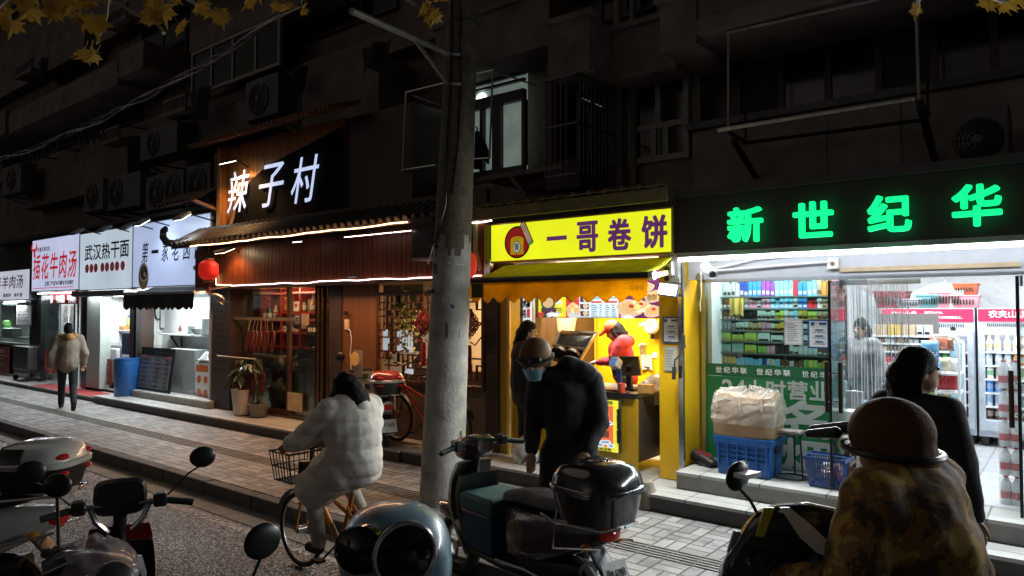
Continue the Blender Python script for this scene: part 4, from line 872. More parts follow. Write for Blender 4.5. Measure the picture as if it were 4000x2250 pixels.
# room behind
rx0, rx1, ry1 = X(838, 7.1) + .1, XR - .05, 10.6
MB().box(rx0 - .1, rx1 + .1, ry1, ry1 + .1, .1, 2.7).build('back_wall', M('restaurant_wall', (.45, .3, .18), .8, noise=.1), rs)
MB().box(rx0 - .12, rx0 - .02, 7.3, ry1, .1, 2.7).build('side_wall', W_DARK, rs); MB().box(rx1, rx1 + .08, 7.4, ry1, .1, 2.7).build('side_wall', W_DARK, rs)
MB().box(rx0 - .1, rx1 + .1, 7.5, ry1 + .1, 2.70, 2.78).build('ceiling', W_DARK, rs); MB().box(rx0, rx1, 7.11, ry1, gz0, gz0 + .012).build('floor', M('dark_floor', (.06, .045, .035), .35, noise=.3), rs)
pl = thing('pendant_lamp', 'warm ceiling lamp inside the restaurant behind the lattice', 'lamp', (-7.2, 8.7, 2.5)); MB().lathe([(.16, -.06), (.16, 0), (.02, .06)], (-7.2, 8.7, 2.55), n=20).build('shade', WARM, pl, True)
area('room_light', (-7.2, 8.9, 2.46), 1.6, 1.0, 110, (1, .66, .36), (0, 0, 0), pl)
pl = thing('pendant_lamp', 'warm ceiling lamp over the red bottle shelf', 'lamp', (-10.7, 8.0, 2.5)); MB().lathe([(.13, -.05), (.13, 0), (.02, .05)], (-10.7, 8.0, 2.6), n=20).build('shade', WARM, pl, True)
area('shelf_fill', (-11.3, 7.4, 2.36), 1.4, .1, 26, (1, .66, .4), (radians(38), 0, 0), pl)
# glass front beside the door, door posts
m = MB().box(X(905, 7.2), X(1135, 7.2), 7.2, 7.21, gz0 + .1, zt - .03); gw = m.build('front_glass', GLASS, rs)
m = MB()
for u in (905, 1132): m.box(X(u, 7.2) - .025, X(u, 7.2) + .025, 7.17, 7.24, gz0, zt)
m.box(X(905, 7.2) + .026, X(1132, 7.2) - .026, 7.17, 7.24, gz0, gz0 + .1); m.build('frame', W_DARK, gw)
dr = MB().box(X(1140, 7.2), X(1245, 7.2), 7.21, 7.22, gz0 + .06, zt - .1).build('glass_door', GLASS, rs)
BRASS = M('brass', (.55, .28, .1), .18, 1, noise=.15)
m = MB()
for u in (1247, 1262, 1283): m.tube([(X(u, 7.12), 7.12, gz0), (X(u, 7.12), 7.12, zt - .03)], .022, 10)
m.build('brass_post', BRASS, rs, True); MB().box(X(1240, 7.2), X(1288, 7.2), 7.16, 7.24, gz0, zt).build('door_jamb', M('jamb_black', (.012, .01, .009), .2), rs)
dh = MB(); 
for (u0, u1, v) in ((838, 1160, 1243),): dh.bar(P(u0, v, 7.05), V((X(u1, 7.05), 7.05, P(u0, v, 7.05).z)), .035, .05)
o = dh.build('hanging_rail', M('rail_steel', (.3, .25, .2), .35, .8), None); tag(o, 'steel rail across the dark restaurant window, above the hanging sausages', 'rail')
# red bottle shelf
SY = 7.75; REDW = M('red_lacquer', (.3, .025, .012), .35, noise=.15); sh = thing('bottle_shelf', 'red lacquered shelf of bottles inside the restaurant', 'shelf', (X(1110, SY), SY + .3, gz0))
sx0, sx1 = X(1018, SY), X(1250, SY); H = lambda v, u=1130: P(u, v, SY).z
levels = [H(1358), H(1300, 1150), H(1252), H(1222), H(1145)]
m = MB()
for u in (1018, 1098, 1130, 1172, 1248): m.box(X(u, SY) - .02, X(u, SY) + .02, SY, SY + .28, levels[0] - .12, levels[-1] + .1)
m.build('upright', REDW, sh); m = MB()
for i, z_ in enumerate(levels):
    m.box(sx0 + (.02 if i != 3 else .45), sx1 - .02, SY + .003, SY + .277, z_ - .018, z_ + .018)
m.build('board', REDW, sh); MB().box(sx0, sx1, SY + .28, SY + .3, gz0 + .9, levels[-1] + .1).build('back_panel', M('shelf_back', (.16, .05, .02), .6), sh)
MB().box(sx0 - .25, sx1 + .1, SY - .35, SY - .002, gz0, levels[0] - .16).build('cabinet', W_DARK, sh, bevel=.01); 
bp_ = thing('counter_strip', 'pale lettered strip along the front of the restaurant counter', 'strip', (X(1150, SY - .36), SY - .36, levels[0] - .3)); MB().box(X(1070, SY - .37), X(1245, SY - .37), SY - .37, SY - .352, levels[0] - .27, levels[0] - .16).build('strip', M('strip_tan', (.28, .15, .09), .6), bp_)
chars('辣子村欢迎您', X(1080, SY - .37), X(1240, SY - .37), levels[0] - .255, levels[0] - .185, SY - .374, W_DARK, bp_, gap=.5, bold=.02)
def bottle(u, z_, h, r, Y, label, mat, lab=None, group=None, prof=None, cat='bottle', name='bottle'):
    c = V((X(u, Y), Y, z_)); t = thing(name, label, cat, c, group)
    MB().lathe(prof or [(0, 0), (r * .95, 0), (r, .01), (r, h * .55), (r * .38, h * .72), (r * .36, h * .96), (0, h * .96)], c, n=14).build('glass', mat, t, True)
    MB().lathe([(r * .42, h * .93), (r * .42, h), (0, h)], c, n=10).build('cap', INKRED, t, True)
    if lab: MB().lathe([(r * 1.02, h * .15), (r * 1.02, h * .42)], c, n=14).build('label', lab, t, True)
    return t
BG = M('bottle_dark', (.02, .03, .015), .12); BA = M('bottle_amber', (.3, .1, .015), .12); PL = M('bottle_label', (.6, .55, .45), .5); GLD = M('gift_gold', (.5, .28, .08), .3, .5)
for u, s, mt in ((1036, 'squat dark liquor bottle, first on the left of the red shelf', BG), (1057, 'dark liquor bottle second on the red shelf, pale label', BG), (1080, 'clear boxed bottle third on the red shelf', PL)): bottle(u, levels[2] + .018, .28, .05, SY + .1, s, mt, PL, 'bottles on the red shelf')
for u, s, mt in ((1190, 'amber bottle in the top right cell of the red shelf', BA), (1226, 'short amber bottle at the right of the red shelf', BA)): bottle(u, levels[3] + .018, .3, .055, SY + .1, s, mt, PL, 'bottles on the red shelf')
def gift(u0, v0, u1, v1, Y, label, mat, cat='gift box', name='gift_box', pm=None):
    x0, x1, z0, z1 = R(u0, v1, u1, v0, Y); z0 = P((u0 + u1) / 2, v1, Y).z; z1 = P((u0 + u1) / 2, v0, Y).z
    t = thing(name, label, cat, ((x0 + x1) / 2, Y + .08, z0)); MB().box(x0, x1, Y, Y + .14, z0, z1).build('box', mat, t, bevel=.006); MB().lathe([(min(x1 - x0, z1 - z0) * .28, 0), (.0, .003)], ((x0 + x1) / 2, Y - .001, z0 + (z1 - z0) * .6), (0, -1, 0), 18).build('seal', pm or REDW, t); return t
gift(1104, 1160, 1126, 1212, SY + .06, 'tall gold liquor box on the top of the red shelf', GLD); gift(1146, 1178, 1166, 1216, SY + .06, 'pale gold liquor box in the middle top cell', PL); gift(1200, 1168, 1232, 1222, SY + .1, 'olive tin canister at the right top of the red shelf', M('olive_tin', (.14, .13, .05), .4))
gift(1102, 1242, 1122, 1296, SY + .06, 'cream liquor box with dark band in the lower middle cell', PL); gift(1140, 1240, 1158, 1296, SY + .06, 'white and red liquor box beside the cream box', M('gift_cream', (.6, .5, .35), .5)); gift(1208, 1246, 1236, 1284, SY + .06, 'red wine box in the right lower cell', M('gift_red', (.35, .05, .02), .5))
poster(1150, 1228, 1180, 1284, 7.18, 'dark sticker sheet on the restaurant glass door', M('sticker_dark', (.05, .05, .055), .4), M('sticker_dark'), 4, 'sticker', PL); poster(1180, 1226, 1208, 1284, 7.18, 'pale paper notice on the restaurant glass door', M('notice_tan', (.35, .25, .17), .7), M('notice_tan'), 6)
o = MB().lathe([(.16, 0), (.16, .006), (0, .008)], P(1218, 1288, 7.17), (0, -1, 0), 24, 1, .62).build('oval_sign', BLACK, None); tag(o, 'black oval sticker with pale digits on the glass door', 'sticker')
text_px('010', 1204, 1296, 1232, 1280, 7.155, PL, o, bold=.02)
pf = thing('low_notice', 'pale square paper low on the restaurant door', 'notice', P(1150, 1560, 7.15)); xa, xb, za, zb = R(1122, 1602, 1180, 1538, 7.15); MB().box(xa, xb, 7.15, 7.16, za, zb).build('sheet', M('notice_beige', (.4, .33, .2), .7), pf)
# sausages on rods
SAUS = M('sausage', (.08, .015, .009), .35, noise=.35, ns=14); STR = M('string', (.3, .2, .12), .8)
def sausages(u0, v0, u1, v1, Y, vrod, n, label, L_=.34):
    t = thing('hanging_sausages', label, 'sausages', P((u0 + u1) / 2, vrod, Y), 'strings of sausage in the restaurant window'); m = MB(); s = MB()
    x0, x1 = X(u0, Y), X(u1, Y); zr = P((u0 + u1) / 2, vrod, Y).z; zt_ = P((u0 + u1) / 2, v0, Y).z; zb = P((u0 + u1) / 2, v1, Y).z
    for i in range(n):
        xx = x0 + (x1 - x0) * (i + .5) / n + random.uniform(-.01, .01); yy = Y + random.uniform(-.06, .06); a = random.uniform(-.03, .03)
        s.tube([(xx + a, Y, zr), (xx, yy, zt_)], .004, 4); pts = []; rr = []
        for k in range(9): q = k / 8; ang = q * 2 * pi; pts.append(V((xx + .035 * sin(ang) + a * q, yy + .02 * cos(ang), zt_ - (zt_ - zb) * (.5 - .5 * cos(ang))))); rr.append(.02 + .006 * sin(q * 19 + i))
        m.tube(pts, rr, 7)
    m.build('links', SAUS, t, True); s.build('strings', STR, t); return t
sausages(968, 1295, 1072, 1372, 7.0, 1245, 8, 'upper bunch of dark red sausages tied to the steel rail'); sausages(925, 1455, 1030, 1540, 6.85, 1400, 9, 'lower bunch of red sausages over the white plant pot')
m = MB(); a = P(850, 1390, 6.85); b_ = V((X(1000, 6.85), 6.85, a.z - .01)); m.tube([a, b_], .014, 8); c_ = P(930, 1397, 6.8); m.tube([c_, V((X(1000, 6.8), 6.8, c_.z))], .01, 6); o = m.build('bamboo_rod', M('rod_pale', (.4, .3, .2), .5), None, True); tag(o, 'thin pale rods carrying the lower sausages by the brick pier', 'rod')
# plants
def plant(u, v, Y, label, potm, r, h, leaf, nleaf, spread, lh):
    c = P(u, v, Y); c.z = gz0 + .004; t = thing('potted_plant', label, 'plant', c, 'pot plants by the restaurant door')
    MB().lathe([(r * .72, 0), (r * .78, .01), (r, h), (r * 1.06, h), (r * 1.06, h + .02), (r * .9, h + .02), (r * .88, h * .9), (0, h * .9)], c, n=20).build('pot', potm, t, True); m = MB(); st = MB()
    for i in range(nleaf):
        a = random.uniform(0, 2 * pi); ln_ = random.uniform(.6, 1) * spread; z0 = h + random.uniform(0, lh); tip = c + V((cos(a) * ln_, sin(a) * ln_ * .6, z0 + random.uniform(-.12, .1))); mid = c + V((cos(a) * ln_ * .45, sin(a) * ln_ * .3, z0 + .12))
        st.tube([c + V((0, 0, h * .9)), c + V((cos(a) * .03, sin(a) * .03, h + .1)), mid], .006, 4); d = (tip - mid); side = d.cross(V((0, 0, 1))).normalized() * d.length * .24
        m.add([mid, mid + d * .35 + side + V((0, 0, .02)), tip, mid + d * .35 - side + V((0, 0, .02)), mid + d * .4 + V((0, 0, -.01))], [(0, 1, 4), (1, 2, 4), (2, 3, 4), (3, 0, 4)])
    m.build('leaves', leaf, t, True); st.build('stems', leaf, t); return t
LEAFD = M('leaf_dark', (.03, .06, .02), .35, noise=.4)
plant(950, 1590, 6.85, 'broad leaved plant in a tall white pot beside the brick pier', M('pot_white', (.55, .52, .47), .5), .2, .42, LEAFD, 26, .5, .5); plant(1010, 1588, 6.9, 'small round grey pot right of the white plant pot', M('pot_grey', (.2, .19, .18), .6), .17, .2, LEAFD, 8, .2, .2)
plant(1190, 1400, 7.5, 'bushy plant inside the glass door of the restaurant', M('pot_grey'), .16, .7, LEAFD, 40, .35, .4)
# --- lattice window
LY = 7.1; lx0, lx1 = X(1478, LY), X(1897, LY); lz0 = P(1500, 1492, LY).z; lz1 = P(1500, 1142, LY).z; lt = thing('lattice_window', 'red brown fretwork lattice window of the restaurant with an open middle', 'window', ((lx0 + lx1) / 2, LY, lz0)); m = MB(); w_ = .022
m.box(lx0, lx0 + .05, LY - .03, LY + .03, lz0, lz1); m.box(lx1 - .05, lx1, LY - .03, LY + .03, lz0, lz1); m.box(lx0 + .05, lx1 - .05, LY - .03, LY + .03, lz0, lz0 + .05); m.box(lx0 + .05, lx1 - .05, LY - .03, LY + .03, lz1 - .05, lz1); FRET = M('fret_brown', (.05, .012, .008), .45, noise=.2); m.build('frame', FRET, lt); m = MB(); random.seed(11)
bw = .4; cell = .1
def fret(x0, x1, z0, z1):
    nx = max(1, round((x1 - x0) / cell)); nz = max(1, round((z1 - z0) / cell)); cx_ = (x1 - x0) / nx; cz = (z1 - z0) / nz; g = w_ / 2
    for i in range(nx + 1):
        for j in range(nz):
            if random.random() < .62: m.box(x0 + i * cx_ - g, x0 + i * cx_ + g, LY - .015, LY + .015, z0 + j * cz - g, z0 + (j + 1) * cz + g)
    for j in range(nz + 1):
        for i in range(nx):
            if random.random() < .62: m.box(x0 + i * cx_ + g, x0 + (i + 1) * cx_ - g, LY - .013, LY + .013, z0 + j * cz - g, z0 + j * cz + g)
fret(lx0 + .05, lx0 + .05 + bw, lz0 + .05, lz1 - .05); fret(lx0 + .05 + bw, lx1 - .05, lz1 - .36, lz1 - .05); fret(lx0 + .05 + bw, lx1 - .05, lz0 + .05, lz0 + .42); m.build('fretwork', FRET, lt)
MB().box(lx0, lx1, LY, LY + .06, gz0, lz0 - .003).build('lower_panel', M('kick_panel', (.12, .09, .06), .5, noise=.2), lt)
bwn = thing('serving_window', 'bluish white lit serving hatch seen through the lattice', 'hatch', P(1560, 1330, 9.3)); xa, xb, za, zb = R(1482, 1452, 1612, 1290, 9.3)
MB().box(xa, xb, 9.3, 9.32, za, zb).build('lit_panel', M('hatch_glow', (.55, .62, .7), .4, emit=.62, noise=.2, ns=2), bwn); MB().box(X(1528, 9.28), X(1528, 9.28) + .16, 9.25, 9.298, za, zb).build('post', W_DARK, bwn)
m = MB(); xa2, xb2 = xa - .3, xb + .1; zr = zb
for i in range(28): xx = xa2 + (xb2 - xa2) * i / 27; m.tube([(xx, 8.9, zr + .03), (xx, 9.35, zr + .42)], .03, 6)
m.add([(xa2, 8.9, zr + .02), (xb2, 8.9, zr + .02), (xb2, 9.35, zr + .41), (xa2, 9.35, zr + .41)], [(0, 1, 2, 3)]); m.build('tiled_hood', M('hood_grey', (.35, .34, .32), .6), bwn, 35)
MB().box(lx0 - 1.6, lx1 + .3, 9.6, 9.65, .9, 2.65).build('screen', M('screen_cream', (.8, .68, .5), .7, noise=.1), rs)
ivy = MB(); random.seed(5); c = P(1590, 1215, 8.2)
for i in range(150):
    p = c + V((random.gauss(0, .2), random.gauss(0, .1), random.gauss(0, .2) - abs(random.gauss(0, .25)))); a = Quaternion((random.random(), random.random(), random.random(), random.random())).normalized(); s = .05; ivy.add([p + a @ V((-s, 0, 0)), p + a @ V((0, -s * .6, 0)), p + a @ V((s, 0, 0)), p + a @ V((0, s * .6, 0))], [(0, 1, 2, 3)])
iv = thing('hanging_plant', 'trailing green plant hanging behind the lattice', 'plant', c); ivy.build('leaves', M('leaf_mid', (.16, .17, .05), .5, noise=.4), iv); m = MB()
for i in range(6): m.tube([c + V((i * .06 - .15, 0, .4)), c + V((i * .06 - .15, 0, -.2)), c + V((i * .07 - .2, 0, -.6))], .006, 4)
m.build('vines', LEAFD, iv)
# Chinese knots
def knot(u, v, Y, sc, label):
    c = P(u, v, Y); t = thing('chinese_knot', label, 'ornament', c, 'red knot ornaments in the lattice window'); m = MB(); K = M('knot_red', (.2, .012, .014), .7)
    n = 7
    for i in range(n):
        o = (i - (n - 1) / 2) * .055 * sc
        for s in (1, -1):
            a = c + V((-.2 * sc, 0, 0)) ; d = V((.5, 0, .5 * s)).normalized(); e = V((-.5, 0, .5 * s)).normalized(); L_ = .22 * sc
            m.tube([c + e * o - d * L_ + V((0, -.01 * s, 0)), c + e * o + V((0, -.03 - .01 * (i % 2), 0)), c + e * o + d * L_ + V((0, -.01 * s, 0))], .02 * sc, 6)
    for k in range(16):
        a = k * pi / 8; r = .25 * sc * (1 / max(abs(cos(a - pi / 4)), abs(sin(a - pi / 4))) ** .8) * .8; p = c + V((cos(a) * r, 0, sin(a) * r)); m.tube([p + V((.04 * sc * cos(b * pi / 4), 0, .04 * sc * sin(b * pi / 4))) for b in range(8)], .012 * sc, 5, closed=True)
    m.build('knot', K, t, True); MB().tube([c + V((0, 0, .3 * sc)), c + V((0, 0, .7 * sc))], .008, 5).build('hanging_cord', K, t)
    for s in (-1, 1): MB().tube([c + V((s * .28 * sc, 0, .02)), c + V((s * .4 * sc, 0, -.02)), c + V((s * .38 * sc, 0, -.2 * sc)), c + V((s * .16 * sc, 0, -.42 * sc)), c + V((s * .02, 0, -.36 * sc))], .014 * sc, 6).build('cord', K, t, True)
    f = MB(); f.lathe([(.045 * sc, -.42 * sc), (.055 * sc, -.5 * sc), (.06 * sc, -.95 * sc), (0, -.95 * sc)], c, n=12); f.build('tassel', M('tassel_bright', (.3, .015, .015), .8), t, True); return t
knot(1655, 1262, 6.9, .62, 'dark red knot ornament left of the pole in the lattice window'); knot(1832, 1265, 6.95, .66, 'dark red knot ornament right of the pole before a pale panel')
# socket, cable, charging cabinet
sk = thing('wall_socket', 'cream wall socket with a dangling white cable on the wood wall', 'socket', P(1355, 1270, 7.1)); xa, xb, za, zb = R(1347, 1288, 1364, 1248, 7.1); MB().box(xa, xb, 7.085, 7.118, za, zb).build('plate', M('socket_cream', (.6, .48, .3), .4), sk, bevel=.01); MB().box(xa + .02, xb - .02, 7.06, 7.083, za + .07, za + .13).build('plug', BLACK, sk)
q = lambda u, v: P(u, v, 7.06); MB().tube([q(1358, 1285), q(1368, 1292), q(1373, 1330), q(1368, 1380), q(1371, 1440), q(1374, 1520)], .008, 5).build('cable', WHITE, sk, True)
cb = thing('charging_cabinet', 'pale rental charging cabinet with dark slots before the lattice', 'cabinet', P(1440, 1640, 6.95)); xa, xb, za, zb = R(1422, 1470, 1484, 1372, 6.9); xl = X(1385, 6.9); c0 = gz0 + .02
BEI = M('cabinet_beige', (.5, .42, .32), .5, noise=.1); MB().box(xl, xb, 6.9, 7.08, c0, zb).build('body', BEI, cb, bevel=.012)
MB().box(xl + .01, X(1420, 6.9), 6.888, 6.898, za, zb - .02).build('front_panel', M('cabinet_grey', (.3, .28, .26), .4), cb); m = MB()
for i in range(4):
    for j in range(2): m.box(xl + .06 + j * .22, xl + .2 + j * .22, 6.88, 6.887, zb - .18 - i * .2, zb - .1 - i * .2)
m.build('slot', BLACK, cb); MB().lathe([(.1, 0), (.1, .012), (0, .014)], P(1386, 1402, 6.86), (0, -1, 0), 20).build('round_badge', M('badge_gold', (.6, .3, .08), .3, emit=.25), cb); MB().box(xl - .005, xb + .005, 6.893, 7.085, P(1450, 1462, 6.9).z - .08, P(1450, 1462, 6.9).z).build('green_band', M('band_green', (.05, .08, .04), .5), cb)
# ties at the left corner
tp = MB(); q = lambda u, v: P(u, v, 6.75); tp.tube([q(815, 1150), q(850, 1150), q(868, 1160)], .02, 6); tp.tube([q(866, 1158), q(860, 1180), q(872, 1190), q(876, 1170), q(868, 1158)], .012, 6); o = tp.build('awning_crank', M('rail_steel'), None, True); tag(o, 'crank and looped handle hanging at the corner of the brick pier', 'crank')
# ================================================================ the yellow pancake shop
YEL = M('yellow_panel', (.72, .42, .008), .3, noise=.08, ns=3); YELD = M('yellow_counter', (.5, .29, .012), .35, noise=.1); YFAB = fabric('awning_yellow', (.9, .84, .06), .35); YVAL = fabric('awning_mustard', (.75, .45, .02), .65)
ps_ = thing('pancake_shop', 'bright yellow wrap stall with open counter under the yellow sign', 'shop', (-4.6, 7.2, .17))
PXL, PXR = X(1955, 7.1), X(2572, 7.1)
wall0, wall1 = PXL - .02, X(2640, 7.1)
MB().box(X(1948, 7.08), X(1990, 7.08), 7.04, 7.3, .175, 2.55).build('pillar', YELD, ps_); m = MB(); m.box(X(1982, 7.02), X(1992, 7.02), 7.01, 7.038, .175, 2.5); m.build('pillar_edge', M('pale_gold_trim', (.8, .55, .2), .3, .3), ps_)
px0, px1 = X(2572, 7.1), -3.30
MB().box(px0, px1, 7.1, 7.66, .175, 2.62).build('pillar', YEL, ps_, bevel=.006)
MB().box(px1 - .05, px1 + .006, 7.06, 7.096, .18, 2.55).build('pillar_edge', CHROME, ps_)
iy = 9.4
MB().box(PXL - .25, px0, iy, iy + .08, .17, 2.65).build('back_wall', YEL, ps_); MB().box(PXL - .3, PXL - .22, 7.31, iy, .17, 2.65).build('side_wall', YEL, ps_); MB().box(px0 + .001, px0 + .03, 7.665, iy, .17, 2.65).build('side_wall', YEL, ps_)
MB().box(PXL - .3, px0 + .05, 7.31, iy + .08, 2.652, 2.72).build('ceiling', M('stall_ceiling', (.5, .45, .3), .6), ps_); MB().box(PXL - .2, px0, 6.9, iy, .172, .18).build('floor', GREYFLOOR, ps_)
m = MB()
for u in (2330, 2450): m.box(X(u, iy), X(u, iy) + .012, iy - .006, iy - .001, .2, 2.6)
m.build('panel_joint', M('joint_brown', (.2, .1, .01), .6), ps_)
m = MB().box(-5.4, -3.9, 8.3, 8.36, 2.60, 2.645); m.build('tube_lamp', TUBE, ps_); area('room_light', (-4.75, 8.2, 2.58), 1.6, .6, 215, (1, .95, .8), (0, 0, 0), ps_)
# sign
sx0_, sx1_ = -5.83, -3.31; YSG = 6.88
t = lightbox('wide glowing yellow sign with purple characters for rolled pancakes', sx0_, sx1_, 2.585, 3.09, YSG, M('lightbox_yellow', (.72, .78, .012), .3, emit=1.1, noise=.07, ns=2.2), .2, M('sign_trim_gold', (.5, .33, .14), .35, .5))
PUR = M('letter_purple', (.13, .03, .15), .45, emit=.7, noise=.08)
cs = [(2140, 2215), (2258, 2336), (2380, 2465), (2512, 2606)]
obs = []
for c, (ua, ub) in zip('一哥卷饼', cs):
    xa, xb = X(ua, YSG), X(ub, YSG); z0, z1 = 2.665, 3.0
    if c == '一': z0, z1 = 2.82, 2.865
    obs.append(text(c, (xa, YSG - .008, z0), xb - xa, z1 - z0, PUR, parent=t, bold=.028, ext=.012))
join(obs, 'lettering')
# emblem: red disc with a wrap, the character in a white oval (no mascot)
ex_ = X(2022, YSG); ez_ = 2.83; m = MB(); Yp = YSG - .007
m.mat(0).lathe([(.2, 0), (.2, .003)], (ex_, Yp, ez_), (0, -1, 0), 32); m.mat(1).lathe([(.18, .003), (.18, .005)], (ex_, Yp, ez_), (0, -1, 0), 32)
m.mat(2).prism([(ex_ - .1, Yp - .007, ez_ - .15), (ex_ + .1, Yp - .007, ez_ - .15), (ex_ + .1, Yp - .007, ez_ + .04), (ex_ + .05, Yp - .007, ez_ + .07), (ex_ - .05, Yp - .007, ez_ + .07), (ex_ - .1, Yp - .007, ez_ + .04)], (0, .002, 0))
m.mat(0).lathe([(.068, .009), (.068, .0095)], (ex_, Yp, ez_ - .06), (0, -1, 0), 20, .85, 1.1); m.mat(3).lathe([(.06, .0096), (.06, .011)], (ex_, Yp, ez_ - .06), (0, -1, 0), 20, .85, 1.1)
def rolled(cx, cz, ang, L_, r):
    d = V((sin(ang), 0, cos(ang))); e = V((cos(ang), 0, -sin(ang))); c = V((cx, Yp - .012, cz))
    m.mat(0).prism([c - d * L_ - e * r, c - d * L_ + e * r, c + d * L_ + e * r * 1.1, c + d * (L_ + r * .8) , c + d * L_ - e * r * 1.1], (0, .002, 0)); r2 = r * .8
    m.mat(4).prism([c + V((0, -.002, 0)) - d * (L_ - .015) - e * r2, c + V((0, -.002, 0)) - d * (L_ - .015) + e * r2, c + V((0, -.002, 0)) + d * L_ + e * r2, c + V((0, -.002, 0)) + d * (L_ + r * .5), c + V((0, -.002, 0)) + d * L_ - e * r2], (0, .002, 0))
    m.mat(5).prism([c + V((0, -.004, 0)) - d * (L_ + .01) - e * r2, c + V((0, -.004, 0)) - d * (L_ + .01) + e * r2, c + V((0, -.004, 0)) - d * (L_ - .03) + e * r2, c + V((0, -.004, 0)) - d * (L_ - .03) - e * r2], (0, .002, 0))
rolled(ex_ + .155, ez_ + .09, radians(-28), .14, .045)
m.build('emblem', [M('emblem_black', (.02, .01, .01), .5), M('emblem_red', (.5, .02, .02), .5, emit=.35), M('emblem_yellow', (.7, .5, .01), .5, emit=.4), M('emblem_white', (.8, .85, .85), .5, emit=.4), M('emblem_tan', (.75, .5, .35), .5, emit=.35), M('emblem_green', (.2, .55, .15), .5, emit=.3)], t)
text('哥', (ex_ - .032, Yp - .0115, ez_ - .10), .064, .08, INK, 'emblem_character', t, bold=.02)
# corrugated edge above the sign
m = MB(); xa, xb = -5.95, -3.25; z_ = 3.28
m.add([(xa, 6.6, z_ - .03), (xb, 6.6, z_ - .03), (xb, 7.5, z_ + .14), (xa, 7.5, z_ + .14)], [(0, 1, 2, 3)]); m.box(xa, xb, 6.61, 6.64, z_ - .17, z_ - .032)
for i in range(13): xx = xa + .1 + i * (xb - xa - .2) / 12; m.lathe([(.028, 0), (.028, .1), (0, .1)], (xx, 6.6, z_ - .0), (0, 1, .19), 8); m.bar((xx - .1, 6.6, z_ - .005), (xx + .1, 6.6, z_ - .005), .02, .012)
m.build('roof_edge', M('roof_edge_dull', (.2, .17, .06), .6, noise=.3), ps_)
m = MB().tube([(sx0_ - .06, 6.75, 3.28), (sx0_ - .1, 6.72, 3.1), (sx0_ - .1, 6.72, 2.75), (sx0_ - .02, 6.75, 2.5)], [.05, .04, .035, .045], 8); m.build('edge_strip', M('strip_pale_yellow', (.5, .5, .25), .4), ps_, True)
# awning
aw = thing('awning', 'yellow awning with mustard scalloped edge over the wrap counter', 'awning', (-4.4, 6.9, 2.4)); rz = 2.33; ry = 6.2; ax0, ax1 = X(1840, ry), X(2538, ry); tx0, tx1 = -5.6, -3.33
m = MB().grid(lambda s, q: V(((tx0 + (tx1 - tx0) * s) * (1 - q) + (ax0 + (ax1 - ax0) * s) * q, 6.9 - .7 * q, 2.55 - (2.55 - rz - .03) * q - .025 * sin(pi * q))), 20, 8); o = m.build('canopy', YFAB, aw, True); o.modifiers.new('t', 'SOLIDIFY').thickness = .006
MB().tube([(ax0, ry, rz), (ax1, ry, rz)], .04, 12).build('roller_bar', BLACK, aw, True); MB().tube([(ax1 + .002, ry, rz), (ax1 + .05, ry, rz)], .045, 12).build('roller_cap', STEEL, aw, True)
m = MB(); m.bar((ax1 + .02, ry + .05, rz), (-3.42, 6.95, rz + .07), .05, .05); m.build('arm', M('awning_arm', (.5, .45, .25), .4, .5), aw)
n = 12
m = MB().grid(lambda s, q: V((ax0 + (ax1 - ax0) * s, ry - .04 + .02 * sin(s * 17 + q) * q, rz - .02 - (.205 - .03 * cos(s * n * 2 * pi)) * q)), 120, 6); o = m.build('valance', YVAL, aw, True); o.modifiers.new('t', 'SOLIDIFY').thickness = .004
q = P(1868, 1132, ry - .06); m = MB().box(q.x - .09, q.x + .08, ry - .075, ry - .06, q.z - .09, q.z + .07).build('dark_patch', M('patch_olive', (.05, .05, .012), .8), aw)
text('一哥卷饼', (X(2440, ry - .06), ry - .075, rz - .15), .22, .06, M('faded_print', (.45, .28, .05), .8), 'faded_lettering', aw)
# awning gear and crank
gr_ = thing('awning_gear', 'white bracket and gear of the yellow awning at the pillar top', 'bracket', (-3.38, 7.0, 2.4)); m = MB(); m.box(-3.46, -3.30, 6.98, 7.05, 2.28, 2.60); m.box(-3.44, -3.34, 6.90, 6.98, 2.36, 2.52); m.build('bracket', M('bracket_white', (.5, .5, .5), .4, .4), gr_, bevel=.01)
m = MB()
for z_ in (2.33, 2.43, 2.52): m.lathe([(.03, 0), (.03, .02), (0, .02)], (-3.39, 6.9, z_), (0, -1, 0), 10)
m.build('bolt', DARKM, gr_)
ck = thing('crank_rod', 'long bent steel crank with black grips hanging on the yellow pillar', 'crank', P(2665, 1300, 6.98)); q = lambda u, v: P(u, v, 6.98)
MB().tube([q(2664, 1078), q(2668, 1300), q(2670, 1362), q(2660, 1385), q(2637, 1405), q(2635, 1440)], .011, 8).build('rod', CHROME, ck, True)
m = MB(); m.tube([q(2668, 1308), q(2671, 1360)], .022, 8); m.build('grip', RUBBER, ck, True); MB().tube([q(2634, 1433), q(2632, 1482)], .022, 8).build('grip', RUBBER, ck, True)
fl = thing('floodlight', 'square white lit floodlight on the yellow pillar under the awning', 'floodlight', P(2615, 1133, 6.75), 'floodlights over the shop signs'); c = P(2612, 1133, 6.78)
m = MB().box(-.115, .115, -.02, .02, -.07, .07); m.xf(Matrix.Translation(c) @ Matrix.Rotation(radians(8), 4, 'Y') @ Matrix.Rotation(radians(-15), 4, 'X')); m.build('housing', M('lamp_housing'), fl, bevel=.01)
m = MB().box(-.1, .1, -.028, -.022, -.056, .056); m.xf(Matrix.Translation(c) @ Matrix.Rotation(radians(8), 4, 'Y') @ Matrix.Rotation(radians(-15), 4, 'X')); m.build('lens', M('lamp_face_soft', (1, 1, .95), .3, emit=4, ecol=(.92, 1, .95)), fl)
MB().bar(c + V((0, .02, -.05)), c + V((0, .33, -.05)), .03, .03).build('arm', DARKM, fl); spot('flood_light', c + V((0, -.06, -.02)), c + V((-.2, -1.2, -1.9)), 190, (.95, 1, .95), 150, .12, fl)
